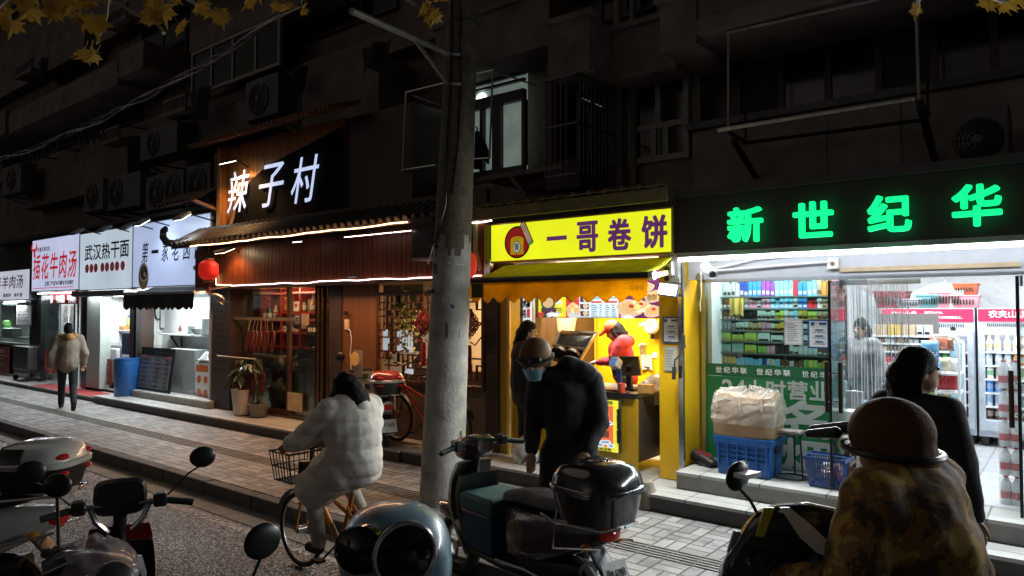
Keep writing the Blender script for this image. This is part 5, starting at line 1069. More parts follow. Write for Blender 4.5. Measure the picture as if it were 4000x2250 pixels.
# notices on the pillar
YP = 7.096
n1 = poster(2590, 1237, 2660, 1341, YP, 'white licence sheet in a blue frame on the yellow pillar', BLUEF, PAPER, 0); x0, x1, z0, z1 = R(2590, 1341, 2660, 1237, YP)
def sheet_marks(t, x0, x1, z0, z1, Y):
    m = MB()
    for k in range(3):
        zc = z0 + (z1 - z0) * (.62 - .2 * k); m.box(x0 + (x1 - x0) * .32, x0 + (x1 - x0) * .68, Y - .002, Y, zc, zc + (z1 - z0) * .045)
        for j in range(3): xx = x0 + (x1 - x0) * (.22 + .2 * j); m.box(xx, xx + (x1 - x0) * .14, Y - .002, Y, zc - (z1 - z0) * .06, zc - (z1 - z0) * .045)
    m.box(x0 + (x1 - x0) * .5, x0 + (x1 - x0) * .85, Y - .002, Y, z0 + (z1 - z0) * .82, z0 + (z1 - z0) * .9); m.lathe([((x1 - x0) * .1, 0), ((x1 - x0) * .1, .002)], (x0 + (x1 - x0) * .2, Y, z0 + (z1 - z0) * .85), (0, -1, 0), 12)
    m.build('print', BLUEF, t)
xa, xb = x0, x1; z0 = P(2625, 1341, YP).z; z1 = P(2625, 1237, YP).z; sheet_marks(n1, xa, xb, z0, z1, YP - .018)
poster(2596, 1352, 2648, 1452, YP, 'worn grey paper notice below the blue framed one on the pillar', M('paper_grey', (.33, .32, .27), .7, noise=.2), M('paper_grey2', (.4, .39, .34), .7), 7, th=.005)
# counter
cx0, cx1 = PXL + .35, X(2487, 7.1); cz = 1.06; ct = thing('counter', 'yellow fronted serving counter with black top edge', 'counter', ((cx0 + cx1) / 2, 7.4, .18))
MB().box(cx0, cx1, 7.1, 7.12, .19, cz - .06).build('front_panel', YELD, ct); MB().box(cx0, cx1, 7.125, 7.9, .3, cz - .06).build('carcass', M('counter_dark', (.06, .05, .04), .5), ct); MB().box(cx0, cx1 - .02, 7.07, 7.13, cz - .058, cz).build('top_edge', BLACK, ct)
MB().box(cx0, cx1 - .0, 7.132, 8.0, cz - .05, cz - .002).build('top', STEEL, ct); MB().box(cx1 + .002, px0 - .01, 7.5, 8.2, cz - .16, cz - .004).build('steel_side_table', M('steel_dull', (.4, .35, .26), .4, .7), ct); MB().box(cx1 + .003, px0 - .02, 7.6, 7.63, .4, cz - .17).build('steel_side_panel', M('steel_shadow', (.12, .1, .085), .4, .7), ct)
for s, xx in enumerate((cx1 + .06, px0 - .06)): MB().box(xx, xx + .03, 7.62, 7.66, .18, .4).build('leg', STEEL, ct)
# lightbox poster on the counter front
lp = thing('lightbox_poster', 'glowing red and yellow lightbox poster on the counter front', 'poster', (X(2370, 7.05), 7.06, .45)); x0, x1 = X(2268, 7.04), X(2418, 7.04); z0, z1 = P(2415, 1772, 7.04).z, P(2415, 1562, 7.04).z
MB().box(x0, x1, 7.03, 7.085, z0, z1).build('frame', M('lightbox_dark', (.05, .05, .02), .5), lp); yq = 7.028; em = .8
MB().box(x0 + .01, x1 - .012, yq - .002, yq, z0 + .01, z1 - .01).build('yellow_border', M('poster_yellow', (.75, .72, .05), .4, emit=em, noise=.05), lp); m = MB().box(x0 + .06, x1 - .075, yq - .005, yq - .003, z0 + .06, z1 - .075); m.build('picture', M('poster_coral', (.75, .13, .05), .4, emit=em, noise=.08), lp)
m = MB(); W = x1 - x0; H_ = z1 - z0; fx = lambda a: x0 + W * a; fz = lambda a: z0 + H_ * a; yy = yq - .007
def blob(mi, cx, cz_, rx, rz_, k=0, n=20): m.mat(mi).prism([(fx(cx) + rx * W * cos(2 * pi * i / n), yy - k, fz(cz_) + rz_ * H_ * sin(2 * pi * i / n)) for i in range(n)], (0, .0015, 0))
blob(1, .5, .45, .16, .05); blob(2, .5, .46, .14, .04, .002); blob(3, .5, .62, .13, .1); blob(4, .5, .74, .06, .055, .002); blob(5, .5, .785, .065, .03, .003); blob(4, .42, .5, .03, .07, .003); m.mat(5).box(fx(.25), fx(.75), yy - .001, yy, fz(.28), fz(.4))
for i in range(7): blob(6, .25 + .09 * i, .16 + .04 * sin(i * 1.7), .1, .045, .001 + .001 * (i % 2)); blob(7, .26 + .09 * i, .165 + .04 * sin(i * 1.7), .06, .022, .004)
for i in range(4): blob(6, .68 + .04 * i, .56 + .03 * sin(i * 2), .06, .03, .001); blob(7, .69 + .04 * i, .565 + .03 * sin(i * 2), .035, .013, .003)
def em_(n, c): return M(n, c, .5, emit=.75, noise=.04)
m.build('illustration', [em_('ill_a', (.7, .1, .05)), em_('ill_griddle', (.12, .06, .04)), em_('ill_pancake', (.8, .55, .2)), em_('ill_shirt', (.8, .6, .02)), em_('ill_skin', (.8, .72, .68)), em_('ill_brown', (.15, .05, .04)), em_('ill_wave', (.7, .8, .9)), em_('ill_wave_line', (.25, .35, .5))], lp)
text('YIGEJUANBING', (x1 - .022, yq - .005, z0 + .12), .045, (z1 - z0) * .62, INK, 'side_lettering', lp, ex=(1, 0, 0), ez=(0, 0, 1), rot=pi / 2, bold=.02, res=2)
text('趁热食·吃得非常快', (x0 + .05, yq - .005, z1 - .06), W - .13, .042, INK, 'top_lettering', lp, bold=.02, res=1); text('一哥卷饼欢迎您', (x0 + .05, yq - .005, z0 + .014), W - .15, .036, INK, 'bottom_lettering', lp, bold=.02, res=1)
# menu lightboxes over the counter
YMB = 7.95; mz0, mz1 = P(2300, 1243, YMB).z, P(2300, 1150, YMB).z; mx0, mx1 = X(2085, YMB), X(2578, YMB); ml = thing('menu_lightbox', 'long glowing menu lightbox with yellow, red, white and purple food panels', 'menu board', ((mx0 + mx1) / 2, YMB, mz0))
MB().box(mx0, mx1, YMB, YMB + .08, mz0, mz1 + .35).build('box', M('menu_box', (.5, .5, .5), .4), ml); W = mx1 - mx0; H_ = mz1 + .0 - mz0
def pane(n, a, b, col, e=1.0, top=0): return MB().box(mx0 + W * a, mx0 + W * b, YMB - .006, YMB - .001, mz0 + .012, mz1 + top).build('panel', M(n, col, .4, emit=e, noise=.06, ns=3), ml)
pane('menu_yellow', .005, .28, (.75, .75, .03)); pane('menu_red', .281, .39, (.6, .06, .05)); pane('menu_white', .391, .70, (.7, .85, .92)); pane('menu_purple', .72, .995, (.14, .03, .16), .9, .34); pane('menu_stripe', .701, .719, (.6, .02, .03))
m = MB(); fx = lambda a: mx0 + W * a; fz = lambda a: mz0 + H_ * a; yy = YMB - .01
def blob2(mi, cx, cz_, rx, rz_, k=0, n=18, wob=0): m.mat(mi).prism([(fx(cx) + rx * (1 + wob * sin(5 * 2 * pi * i / n)) * cos(2 * pi * i / n), yy - k, fz(cz_) + rz_ * (1 + wob * cos(3 * 2 * pi * i / n)) * sin(2 * pi * i / n)) for i in range(n)], (0, .0015, 0))
m.mat(0).box(fx(.07), fx(.2), yy, yy + .0015, fz(.03), fz(.45)); blob2(1, .13, .65, .12, .1); blob2(2, .13, .66, .09, .07, .002)
for i in range(4): blob2(3, .14 + .025 * i, .12 + .05 * (i % 2), .045, .03, .004, 18, .25); blob2(3, .18 + .018 * i, .92 - .09 * i, .04, .03, .003, 18, .3)
for i in range(3): blob2(4, .03 + .025 * i, .14, .028, .035, .002); blob2(1, .225 + .0 * i, .25 + .08 * i, .06, .006, .002) 
for i in range(3): blob2(5, .32 + .025 * i, .35 + .12 * (i % 2), .07, .06, .002, 18, .12); blob2(2, .315 + .025 * i, .37 + .12 * (i % 2), .045, .035, .004, 18, .2)
blob2(3, .35, .1, .1, .04, .003, 18, .25)
for i in range(3):
    m.mat(0).box(fx(.40), fx(.47), yy - .001, yy, fz(.08 + .3 * i), fz(.30 + .3 * i)); blob2(5, .445, .2 + .3 * i, .04, .035, .003, 14, .15)
m.mat(4).box(fx(.49), fx(.57), yy - .001, yy, fz(.64), fz(.71)); m.mat(4).box(fx(.60), fx(.69), yy - .001, yy, fz(.64), fz(.71))
for i in range(6):
    for a, b in ((.49, .545), (.555, .575), (.60, .635), (.65, .685)): m.mat(6).box(fx(a), fx(a + (b - a) * random.uniform(.6, 1)), yy - .001, yy, fz(.07 + .09 * i), fz(.11 + .09 * i))
for a, b in ((.49, .56), (.60, .68)): 
    for i in range(2): m.mat(6).box(fx(a), fx(b), yy - .001, yy, fz(.82 + .09 * i), fz(.86 + .09 * i))
for cx, cz_, r in ((.79, .42, .2), (.86, .5, .14), (.95, .3, .14), (.95, .85, .12), (.9, 1.25, .12), (.985, 1.0, .08)): blob2(5, cx, cz_, r, r * .55, .002, 22, .08); blob2(2, cx, cz_ + .03, r * .7, r * .35, .004, 22, .18); blob2(4, cx + .008, cz_ + .08, r * .2, r * .12, .006)
for i in range(3): blob2(3, .74 + .03 * i, .06, .045, .02, .006, 18, .25)
m.build('food_pictures', [em_('menu_plum', (.1, .05, .09)), em_('menu_pan', (.08, .1, .14)), em_('menu_dough', (.85, .6, .3)), em_('menu_wave', (.75, .85, .92)), em_('menu_red_dot', (.6, .06, .06)), em_('menu_roll', (.85, .68, .5)), em_('menu_text', (.15, .3, .4))], ml)
text('卷饼', (fx(.91), yy - .008, fz(.72)), .14, .08, INKWHITE, 'lettering', ml, bold=.02)
# tall side lightbox on the left
sl_ = thing('side_lightbox', 'tall glowing food lightbox at the left of the stall', 'menu board', P(2045, 1340, 7.6)); x0, x1 = X(2006, 7.6), X(2080, 7.6); z0, z1 = P(2040, 1345, 7.6).z, P(2040, 1160, 7.6).z
MB().box(x0, x1, 7.6, 7.66, z0, z1 + .2).build('box', M('menu_box'), sl_); MB().box(x0 + .01, x1 - .01, 7.594, 7.599, z0 + .01, z1 + .19).build('panel', M('menu_ice', (.72, .85, .9), .4, emit=1.0, noise=.06), sl_); W = x1 - x0
text('招牌鸡柳', (x0 + W * .15, 7.59, z1 - .15), W * .74, .11, INK, 'lettering', sl_, bold=.02); text('牛杂卷', (x0 + W * .15, 7.59, z1 - .28), W * .55, .11, INK, 'lettering', sl_, bold=.02); m = MB()
fx = lambda a: x0 + W * a; fz = lambda a: z0 + (z1 - z0) * a; yy = 7.588
m.mat(4).box(fx(.73), fx(.9), yy, yy + .002, z1 - .28, z1 - .16); m.mat(0).box(fx(.3), fx(.85), yy, yy + .002, z1 - .345, z1 - .315)
for cx, cz_, r in ((.3, .28, .13), (.62, .25, .13), (.45, .1, .15)): blob2(5, cx, cz_, r, r * .9, 0, 22, .08); blob2(2, cx, cz_ + .02, r * .7, r * .6, .003, 22, .2); blob2(4, cx + .05, cz_ + .04, r * .25, r * .2, .005)
m.build('food_pictures', [em_('menu_gold', (.8, .6, .1)), em_('menu_pan', (.08, .1, .14)), em_('menu_dough', (.85, .6, .3)), em_('menu_wave', (.75, .85, .92)), em_('menu_red_dot', (.6, .06, .06)), em_('menu_roll', (.85, .68, .5))], sl_)
# griddle hood, till, boxes
hd = thing('griddle_hood', 'open black griddle lid propped up with steel frame over the counter', 'griddle', P(2240, 1420, 7.4)); a, b, c, d = P(2185, 1300, 7.35), P(2330, 1302, 7.35), P(2252, 1428, 7.6), P(2145, 1425, 7.6)
a, b, c, d = P(2188, 1296, 7.75), P(2330, 1303, 7.75), P(2258, 1424, 7.35), P(2140, 1395, 7.35)
m = MB(); up_ = V((0, .03, .02)); m.prism([a, b, c, d], up_); m.build('lid', M('griddle_black', (.02, .018, .015), .25, .4, noise=.4), hd); m = MB()
for p, q_ in ((a, b), (b, c), (c, d), (d, a), (a.lerp(d, .5), b.lerp(c, .5))): m.bar(p + V((0, -.02, -.01)), q_ + V((0, -.02, -.01)), .03, .03)
m.build('frame', M('hood_steel', (.5, .38, .25), .3, .8), hd)
for s in (0, 1): pp = a.lerp(b, .32 + .4 * s).lerp(d.lerp(c, .32 + .4 * s), .66); MB().lathe([(.1, 0), (.11, .05), (.0, .06)], pp + V((0, -.03, -.02)), (0, -1, -.8), 20).build('griddle_plate', M('griddle_brown', (.05, .025, .012), .3, .3), hd, True)
MB().bar(c + V((0, .02, 0)), V((c.x, c.y + .1, cz)), .02, .02).build('stay', STEEL, hd); MB().box(d.x - .05, c.x + .05, 7.32, 7.8, cz, cz + .14).build('griddle_base', M('griddle_steel', (.3, .25, .2), .3, .8), hd, bevel=.01)
tl = thing('cash_register', 'dark touch screen till on the counter with its back turned to the street', 'till', P(2440, 1480, 7.45)); a, b, c, d = P(2376, 1391, 7.45), P(2492, 1391, 7.5), P(2503, 1468, 7.35), P(2395, 1470, 7.35)
m = MB().prism([a, b, c, d], V((0, .035, 0))); m.build('screen', M('till_black', (.025, .018, .022), .3), tl, bevel=.008); q = (c + d) / 2; MB().box(q.x - .1, q.x + .1, 7.34, 7.56, cz, cz + .03).build('base', BLACK, tl, bevel=.01); MB().bar(V((q.x, 7.42, cz + .03)), V((q.x, 7.4, (a.z + c.z) / 2)), .06, .05).build('neck', BLACK, tl)
cr = thing('card_reader', 'small white and blue payment scanner in front of the till', 'card reader', P(2405, 1440, 7.25)); q = P(2405, 1420, 7.22); m = MB().obox(q, (.055, 0, 0), (0, .05, -.03), (0, .03, .05)); m.build('body', M('reader_white', (.6, .6, .62), .4), cr, bevel=.012); m = MB().obox(q + V((0, -.055, .03)), (.042, 0, 0), (0, .003, -.002), (0, .02, .032)); m.build('screen', M('reader_blue', (.1, .25, .6), .3, emit=.35), cr); MB().bar(q + V((.03, .02, -.06)), V((q.x + .05, 7.25, cz)), .05, .05).build('stand', M('reader_blue_dark', (.02, .05, .2), .4), cr)
sb_ = thing('counter_sign', 'orange red drinks price sign standing on the counter', 'sign', P(2405, 1515, 7.15)); x0, x1, z0, z1 = R(2349, 1520, 2458, 1441, 7.15); z0 = cz
MB().box(x0, x1, 7.14, 7.16, z0, z1).build('board', M('sign_vermilion', (.5, .10, .04), .5, noise=.1), sb_); m = MB(); W = x1 - x0; H_ = z1 - z0
for i in range(4): zz = z0 + H_ * (.32 + .13 * i); m.box(x0 + W * .1, x0 + W * .35, 7.136, 7.139, zz, zz + .012); m.box(x0 + W * .42, x0 + W * .6, 7.136, 7.139, zz, zz + .012)
m.prism([(x0 + W * .70, 7.136, z0 + H_ * .08), (x0 + W * .88, 7.136, z0 + H_ * .08), (x0 + W * .92, 7.136, z0 + H_ * .5), (x0 + W * .66, 7.136, z0 + H_ * .5)], (0, .002, 0)); m.build('print', M('print_peach', (.7, .45, .35), .5), sb_)
text('九珍奶茶', (x0 + W * .1, 7.135, z0 + H_ * .83), W * .32, H_ * .1, INKWHITE, 'lettering', sb_, bold=.02)
q = P(2429, 1505, 7.1); tag(MB().lathe([(.03, 0), (.045, .11), (.04, .11), (.0, .01)], (q.x, 7.1, cz), n=16).build('paper_cup', M('cup_red', (.5, .06, .03), .5), None, True), 'small red paper cup before the orange price sign', 'cup')
for i, u in enumerate((2500, 2524)): tag(MB().box(X(u, 7.2) - .045, X(u, 7.2) + .045, 7.2, 7.3, cz, cz + .1).build('paper_box', M('kraft_box', (.55, .3, .08), .6), None, bevel=.004), ('open kraft food box left of its pair, beside the orange price sign', 'kraft food box nearest the yellow pillar on the counter')[i], 'box')
m = MB().grid(lambda s, q: V((X(2485, 7.6) + .55 * s, 7.5 + .3 * q, cz + .02 + .17 * sin(pi * s) * sin(pi * q) + .02 * sin(s * 23 + q * 17))), 14, 10); tag(m.build('plastic_bag', film('bag_film', (.75, .7, .65), .8), None, True), 'pile of pale plastic bags behind the kraft boxes on the counter', 'bag')
tg = thing('hanging_tools', 'rack of steel tools and pale cloth hanging on the yellow back wall', 'tools', P(2520, 1360, 9.3)); q = lambda u, v: P(u, v, 9.36); m = MB(); m.tube([q(2497, 1350), q(2497, 1345), q(2522, 1345)], .012, 6)
for u in (2500, 2508, 2516): m.tube([q(u, 1346), q(u + 4, 1395)], .01, 6)
m.build('rack', STEEL, tg); m = MB().grid(lambda s, t_: q(2502 + 44 * s + 4 * t_, 1385 + 58 * t_) + V((0, -.02 * sin(s * 9), 0)), 8, 4); m.build('cloth', M('apron_tan', (.6, .5, .35), .8), tg, True); m = MB(); m.tube([q(2505, 1440), q(2520, 1430), q(2540, 1432), q(2545, 1448)], .018, 8); m.build('steel_hook', STEEL, tg, True)
tag(MB().box(*[X(2548, iy), X(2566, iy)], iy - .02, iy - .002, P(2555, 1398, iy).z, P(2555, 1377, iy).z).build('wall_socket', WHITE, None, bevel=.005), 'white socket with plug on the yellow back wall of the stall', 'socket')
tag(MB().box(*[X(2281, 9.3), X(2300, 9.3)], 9.36, 9.38, P(2290, 1298, 9.3).z, P(2290, 1245, 9.3).z).build('paper_notice', M('paper_olive', (.5, .5, .4), .6), None), 'narrow printed notice on the yellow wall behind the griddle lid', 'notice')
c = P(2190, 1260, 8.6); tag(MB().lathe([(.2, -.25), (.24, 0), (.2, .3), (0, .32)], c + V((0, 0, .1)), n=20).build('extractor_duct', M('duct_tan', (.6, .4, .2), .5, .2), None, True), 'tan metal extractor duct behind the griddle lid', 'duct')
tag(MB().tube([P(2500, 1272, 9.0), P(2530, 1262, 9.0), P(2540, 1245, 9.0), P(2542, 1230, 9.0)], .03, 8).build('pipe', M('pipe_cream', (.6, .5, .3), .4), None, True), 'bent cream pipe under the right end of the menu lightbox', 'pipe')
cw = thing('wall_fan', 'small grey wall fan on the yellow wall at the right of the stall', 'fan', P(2550, 1275, 9.2)); c = P(2548, 1275, 9.25); MB().lathe([(.11, 0), (.11, .05), (.09, .07), (0, .07)], c, (0, -1, 0), 20).build('guard', M('fan_grey', (.45, .42, .38), .4), cw, True); MB().box(c.x - .03, c.x + .03, c.y, iy - .001, c.z - .18, c.z + .05).build('mount', BLACK, cw)
# ================================================================ the green lettered convenience store
st = thing('convenience_store', 'bright convenience store with glass front and green letters on a dark fascia', 'shop', (-1, 7.5, .345)); FZ = .349; SX0, SX1, SYB = -3.28, 3.2, 11.0; GY = 7.5
PALE = M('store_wall', (.66, .68, .7), .5, noise=.05)
MB().box(SX0, SX1, SYB, SYB + .08, .2, 2.75).build('back_wall', PALE, st); MB().box(SX0 + .0, SX0 + .05, 7.67, SYB, .2, 2.75).build('side_wall', PALE, st); MB().box(SX1, SX1 + .08, 7.2, SYB, .2, 2.75).build('side_wall', PALE, st); MB().box(SX0, SX1 + .08, 7.2, SYB + .08, 2.752, 2.85).build('ceiling', PALE, st)
MB().box(SX0, SX1, GY - .25, SYB, .346, FZ).build('floor', tiled('store_floor', (.55, .56, .58), (.58, .59, .61), (.3, .3, .3), .8, .8, .008, .16, .1, 0, 'XY', .06), st)
MB().box(SX0, 8, 7.78, 8.29, 2.86, 3.4).build('upper_beam', M('shop_back_wall'), st)
m = MB()
for yy in (8.6, 9.8):
    for x0 in (-2.6, -.9, .8): m.box(x0, x0 + 1.2, yy, yy + .1, 2.70, 2.748)
m.build('tube_lamp', TUBE, st)
area('room_light', (-1.4, 8.7, 2.66), 2.6, .5, 88, (.9, .96, 1), (0, 0, 0), st); area('room_light', (-.4, 9.9, 2.66), 3.2, .4, 62, (.9, .96, 1), (0, 0, 0), st)
m = MB().box(-3.1, -1.9, 7.56, 7.6, 2.66, 2.69); m.build('tube_lamp', TUBE, st); area('shelf_fill', (-2.5, 7.6, 2.64), 1.3, .1, 30, (.92, .97, 1), (radians(22), 0, 0), st)  # added tube and area light, only there to brighten the cigarette shelves
# fascia and letters
FYS = 6.9
t = thing('fascia_sign', 'long dark fascia with four big glowing green characters', 'shop sign', (0, FYS, 2.6), 'shop signs along the street'); MB().box(-3.295, 6, FYS, FYS + .2, 2.60, 3.16).build('board', M('fascia_brown', (.03, .024, .02), .55, noise=.25, ns=3), t); MB().box(-3.295, 6, FYS - .05, FYS + .25, 3.165, 3.24).build('cap', M('cap_dark', (.05, .045, .04), .6), t)
GRN = M('green_glow', (.1, .9, .4), .4, emit=1.15, ecol=(.0, .92, .27), noise=.06); GRNE = M('green_letter_edge', (.02, .3, .12), .4, emit=.35, ecol=(0, .6, .2))
for c, ub in zip('新世纪华联', ((2860, 2988, 815, 944), (3115, 3262, 795, 926), (3404, 3565, 769, 905), (3732, 3917, 727, 882), None)):
    if ub: u0, u1, v0, v1 = ub; um = (u0 + u1) / 2; xa, xb = X(u0, FYS), X(u1, FYS); za, zb = P(um, v1, FYS).z, P(um, v0, FYS).z
    else: xa, xb, za, zb = .12, .48, 2.69, 2.98
    text(c, (xa, FYS - .06, za), xb - xa, zb - za, GRN, 'character', t, bold=.024, ext=.045)
# soffit, tube light, shutter box
MB().box(-3.295, 6, 6.92, 7.2, 2.56, 2.595).build('soffit', M('soffit_white', (.6, .62, .66), .5), st); MB().box(-3.295, 6, 7.2, 7.26, 2.32, 2.56).build('shutter_box', M('shutter_white', (.5, .53, .58), .45, noise=.06), st)
MB().box(-3.295, 6, 6.91, 7.0, 2.545, 2.558).build('lamp_tray', WHITE, st); MB().box(-3.27, 6, 6.915, 6.955, 2.505, 2.543).build('tube_lamp', M('soffit_tube', (1, 1, 1), .4, emit=13, ecol=(.93, .96, 1)), st)
for x0 in (-2.2, .0, 2.2, 4.4): area('soffit_light', (x0, 6.93, 2.49), 2.0, .06, 78, (.92, .96, 1), (radians(-48), 0, 0), st)
m = MB(); m.box(X(3280, 7.19), X(3985, 7.19), 7.18, 7.198, P(3600, 1040, 7.19).z - .03, P(3600, 1040, 7.19).z + .01); m.build('wood_batten', M('batten', (.5, .4, .25), .6), st)
# pipes and junction box below the soffit
m = MB(); q = lambda u, v, Y=7.15: P(u, v, Y); m.tube([q(2780, 1052), q(2950, 1012), q(3080, 1000)], .014, 6); m.tube([q(2790, 1058), q(3005, 1040), q(3240, 1022)], .012, 6); o = m.build('conduit', WHITE, None, True); tag(o, 'pale conduits slanting under the store soffit', 'conduit')
jb = thing('junction_box', 'white junction box on the shutter cover left of the doors', 'box', q(3252, 1030)); a = q(3252, 1030); MB().box(a.x - .05, a.x + .05, 7.15, 7.198, a.z - .05, a.z + .05).build('box', WHITE, jb, bevel=.006); MB().lathe([(.02, 0), (.02, .008)], (a.x, 7.15, a.z), (0, -1, 0), 10).build('knob', M('knob_brown', (.15, .08, .05), .5), jb)
cm = thing('security_camera', 'white bullet security camera under the soffit by the yellow pillar', 'camera', P(2770, 1050, 7.0)); a = P(2752, 1040, 6.95); b = P(2785, 1072, 6.75); MB().lathe([(.0, 0), (.045, 0), (.045, .02)], (0, 0, 0)).build; d = (b - a); MB().lathe([(0, 0), (.04, .0), (.045, .03), (.045, d.length), (.0, d.length - .01)], a, d, 14).build('housing', WHITE, cm, True); MB().lathe([(.03, 0), (.03, .004), (0, .005)], b + d.normalized() * .002, d, 12).build('lens', BLACK, cm); MB().tube([a, a + V((.0, .1, .06)), a + V((.0, .28, .06))], .015, 6).build('bracket', WHITE, cm)
MB().tube([P(2745, 1035, 7.0), P(2738, 1060, 7.0), P(2740, 1150, 7.0), P(2734, 1190, 7.0), P(2738, 1215, 7.0)], .006, 5).build('cable', M('cable_cream', (.5, .45, .3), .5), cm); MB().lathe([(.05, 0), (.03, .03), (0, .03)], P(2733, 1083, 7.09), (0, -1, 0), 14).build('socket_knob', M('bracket_grey', (.2, .18, .15), .4, .5), cm)
# glass window left of the doors, with green film at the bottom
wx0, wx1 = SX0 + .06, -1.80; gz = 2.30
SG = glass('store_glass', (.86, .96, .93), .1)
win = thing('shop_window', 'tall plate glass shop window with green advertising film along its foot', 'window', ((wx0 + wx1) / 2, GY, FZ)); MB().box(wx0, wx1, GY, GY + .012, FZ + .03, gz).build('glass', SG, win); m = MB(); m.box(wx0 - .05, wx0, GY - .03, GY + .05, FZ, gz + .05); m.box(wx0 - .05, wx1 + .02, GY - .03, GY + .05, gz, gz + .06); m.box(wx0, wx1, GY - .03, GY + .05, FZ, FZ + .03); m.build('frame', STEEL, win)
GF = M('film_green', (.012, .16, .05), .35, noise=.08, ns=2); GF2 = M('film_dark_green', (.012, .11, .045), .35, noise=.08); LET = M('film_letter', (.42, .46, .43), .5, noise=.06); LETW = M('film_white_letter', (.7, .75, .72), .5)
zb1 = P(2800, 1466, GY).z; zb2 = P(2800, 1427, GY).z; MB().box(wx0, wx1 - .01, GY - .006, GY - .002, FZ + .04, zb1 - .006).build('green_film', GF, win); MB().box(wx0, wx1 - .01, GY - .006, GY - .002, zb1, zb2 + .02).build('name_band', GF2, win)
obs = []; zc0, zc1 = zb1 + .035, zb2 - .012
for ua, ub in ((2790, 2918), (2948, 3088), (3125, 3262)):
    xa, xb = X(ua, GY), X(ub, GY); n = 4; w_ = (xb - xa) / n
    for i, c in enumerate('世纪华联'): obs.append(text(c, (xa + i * w_ + .01, GY - .008, zc0), w_ * .74, zc1 - zc0, LETW, parent=win, bold=.02, res=2))
join(obs, 'name_lettering')
obs = []
for c, (ua, ub) in zip(['24', '小', '时', '营', '业'], ((2818, 2907), (2911, 2980), (2990, 3063), (3073, 3148), (3158, 3236))):
    xa, xb = X(ua, GY), X(ub, GY); za = P((ua + ub) / 2, 1556 + (ua - 2818) * .02, GY).z; zb = P((ua + ub) / 2, 1484 + (ua - 2818) * .02, GY).z; obs.append(text(c, (xa, GY - .008, za), xb - xa, zb - za, LET, parent=win, bold=.022))
for c, (ua, ub, va, vb) in zip('名烟', ((3045, 3222, 1570, 1702), (3040, 3245, 1722, 1852))):
    um = (ua + ub) / 2; xa, xb = X(ua, GY), X(ub, GY); obs.append(text(c, (xa, GY - .008, P(um, vb, GY).z), xb - xa, P(um, va, GY).z - P(um, vb, GY).z, LET, parent=win, bold=.03))
join(obs, 'big_lettering')
n2 = poster(3064, 1246, 3136, 1348, GY - .004, 'white printed notice taped inside the shop window', M('paper_cold', (.55, .58, .6), .6), PAPER, 10, th=.004)
n3 = poster(3156, 1248, 3240, 1362, GY - .004, 'blue bordered licence sheet at the right of the shop window', BLUEF, PAPER, 0, th=.006); xa, xb = X(3156, GY), X(3240, GY); sheet_marks(n3, xa, xb, P(3198, 1362, GY).z, P(3198, 1248, GY).z, GY - .017)
# the doors: two leaves swung open, with bar handles
def leaf(xh, y0, y1, label, hz=None):
    t = thing('glass_door', label, 'door', (xh, (y0 + y1) / 2, FZ), 'glass doors of the convenience store'); MB().box(xh - .006, xh + .006, y0, y1, FZ + .012, 2.27).build('glass', SG, t); MB().box(xh - .012, xh + .012, y0 - .012, y0 - .001, FZ + .012, 2.27).build('edge_seal', BLACK, t); MB().box(xh - .015, xh + .015, y1 - .12, y1, 2.2, 2.29).build('patch_fitting', STEEL, t)
    HB = M('handle_bronze', (.05, .03, .022), .3, .6)
    for s in (-1, 1):
        MB().tube([(xh + s * .06, y0 + .1, FZ + .70), (xh + s * .06, y0 + .1, FZ + 1.16)], .02, 10).build('handle', HB, t, True)
    m = MB()
    for z_ in (FZ + .80, FZ + 1.06): m.tube([(xh - .075, y0 + .1, z_), (xh + .075, y0 + .1, z_)], .012, 8)
    m.build('handle_bolt', CHROME, t, True); return t
dx0, dx1 = P(3245, 1500, 6.95).x, P(3982, 1500, 6.93).x
leaf(dx0, 6.95, GY - .02, 'open glass door leaf left of the store entrance, dark edge toward the street'); leaf(dx1, 6.93, GY - .02, 'open glass door leaf right of the store entrance')
m = MB(); m.box(wx1 + .022, 3.0, GY - .03, GY + .03, gz, gz + .07); m.build('door_header', STEEL, st); MB().box(dx1 + .05, 3.0, GY, GY + .012, FZ + .03, gz).build('glass_front', SG, st); m = MB().box(X(3330, GY) - .1, X(3330, GY) + .14, GY - .05, GY - .031, gz - .06, gz - .01); m.build('door_closer', WHITE, st)
# plastic strip curtain, net swags
cu = thing('strip_curtain', 'clear plastic strip curtain drawn to the left of the entrance', 'curtain', (X(3430, 7.7), 7.7, 1.3)); ST = glass('strip_glass', (.95, .97, .97), .05, .1); x0, x1 = X(3320, 7.7), X(3548, 7.7); zl = P(3430, 1500, 7.7).z
for i in range(17):
    xa = x0 + (x1 - x0) * i / 17; sg_ = random.uniform(-.012, .012); ww = (x1 - x0) / 17 * random.uniform(.75, 1.05)
    m = MB().grid(lambda s, q: V((xa + ww * s + sg_ * sin(q * 5), 7.68 + .02 * sin(s * pi) + .03 * sin(i * 1.9 + q * 2), 2.26 - (2.26 - zl + .3) * q)), 4, 8); m.build('strip', ST, cu, True)
m = MB()
for i in range(17): xa = x0 + (x1 - x0) * (i + .05) / 17; m.tube([(xa, 7.675 + .02 * sin(i * 1.9 + k * .25), 2.26 - (2.26 - zl + .3) * k / 8) for k in range(9)], .0017, 4)
m.build('strip_edge', M('strip_edge_white', (.8, .82, .85), .3), cu, True); MB().box(x0, x1 + .1, 7.7, 7.74, 2.25, 2.3).build('hanger', STEEL, cu)
NET = film('net_cloth', (.6, .5, .34), .22, .9)
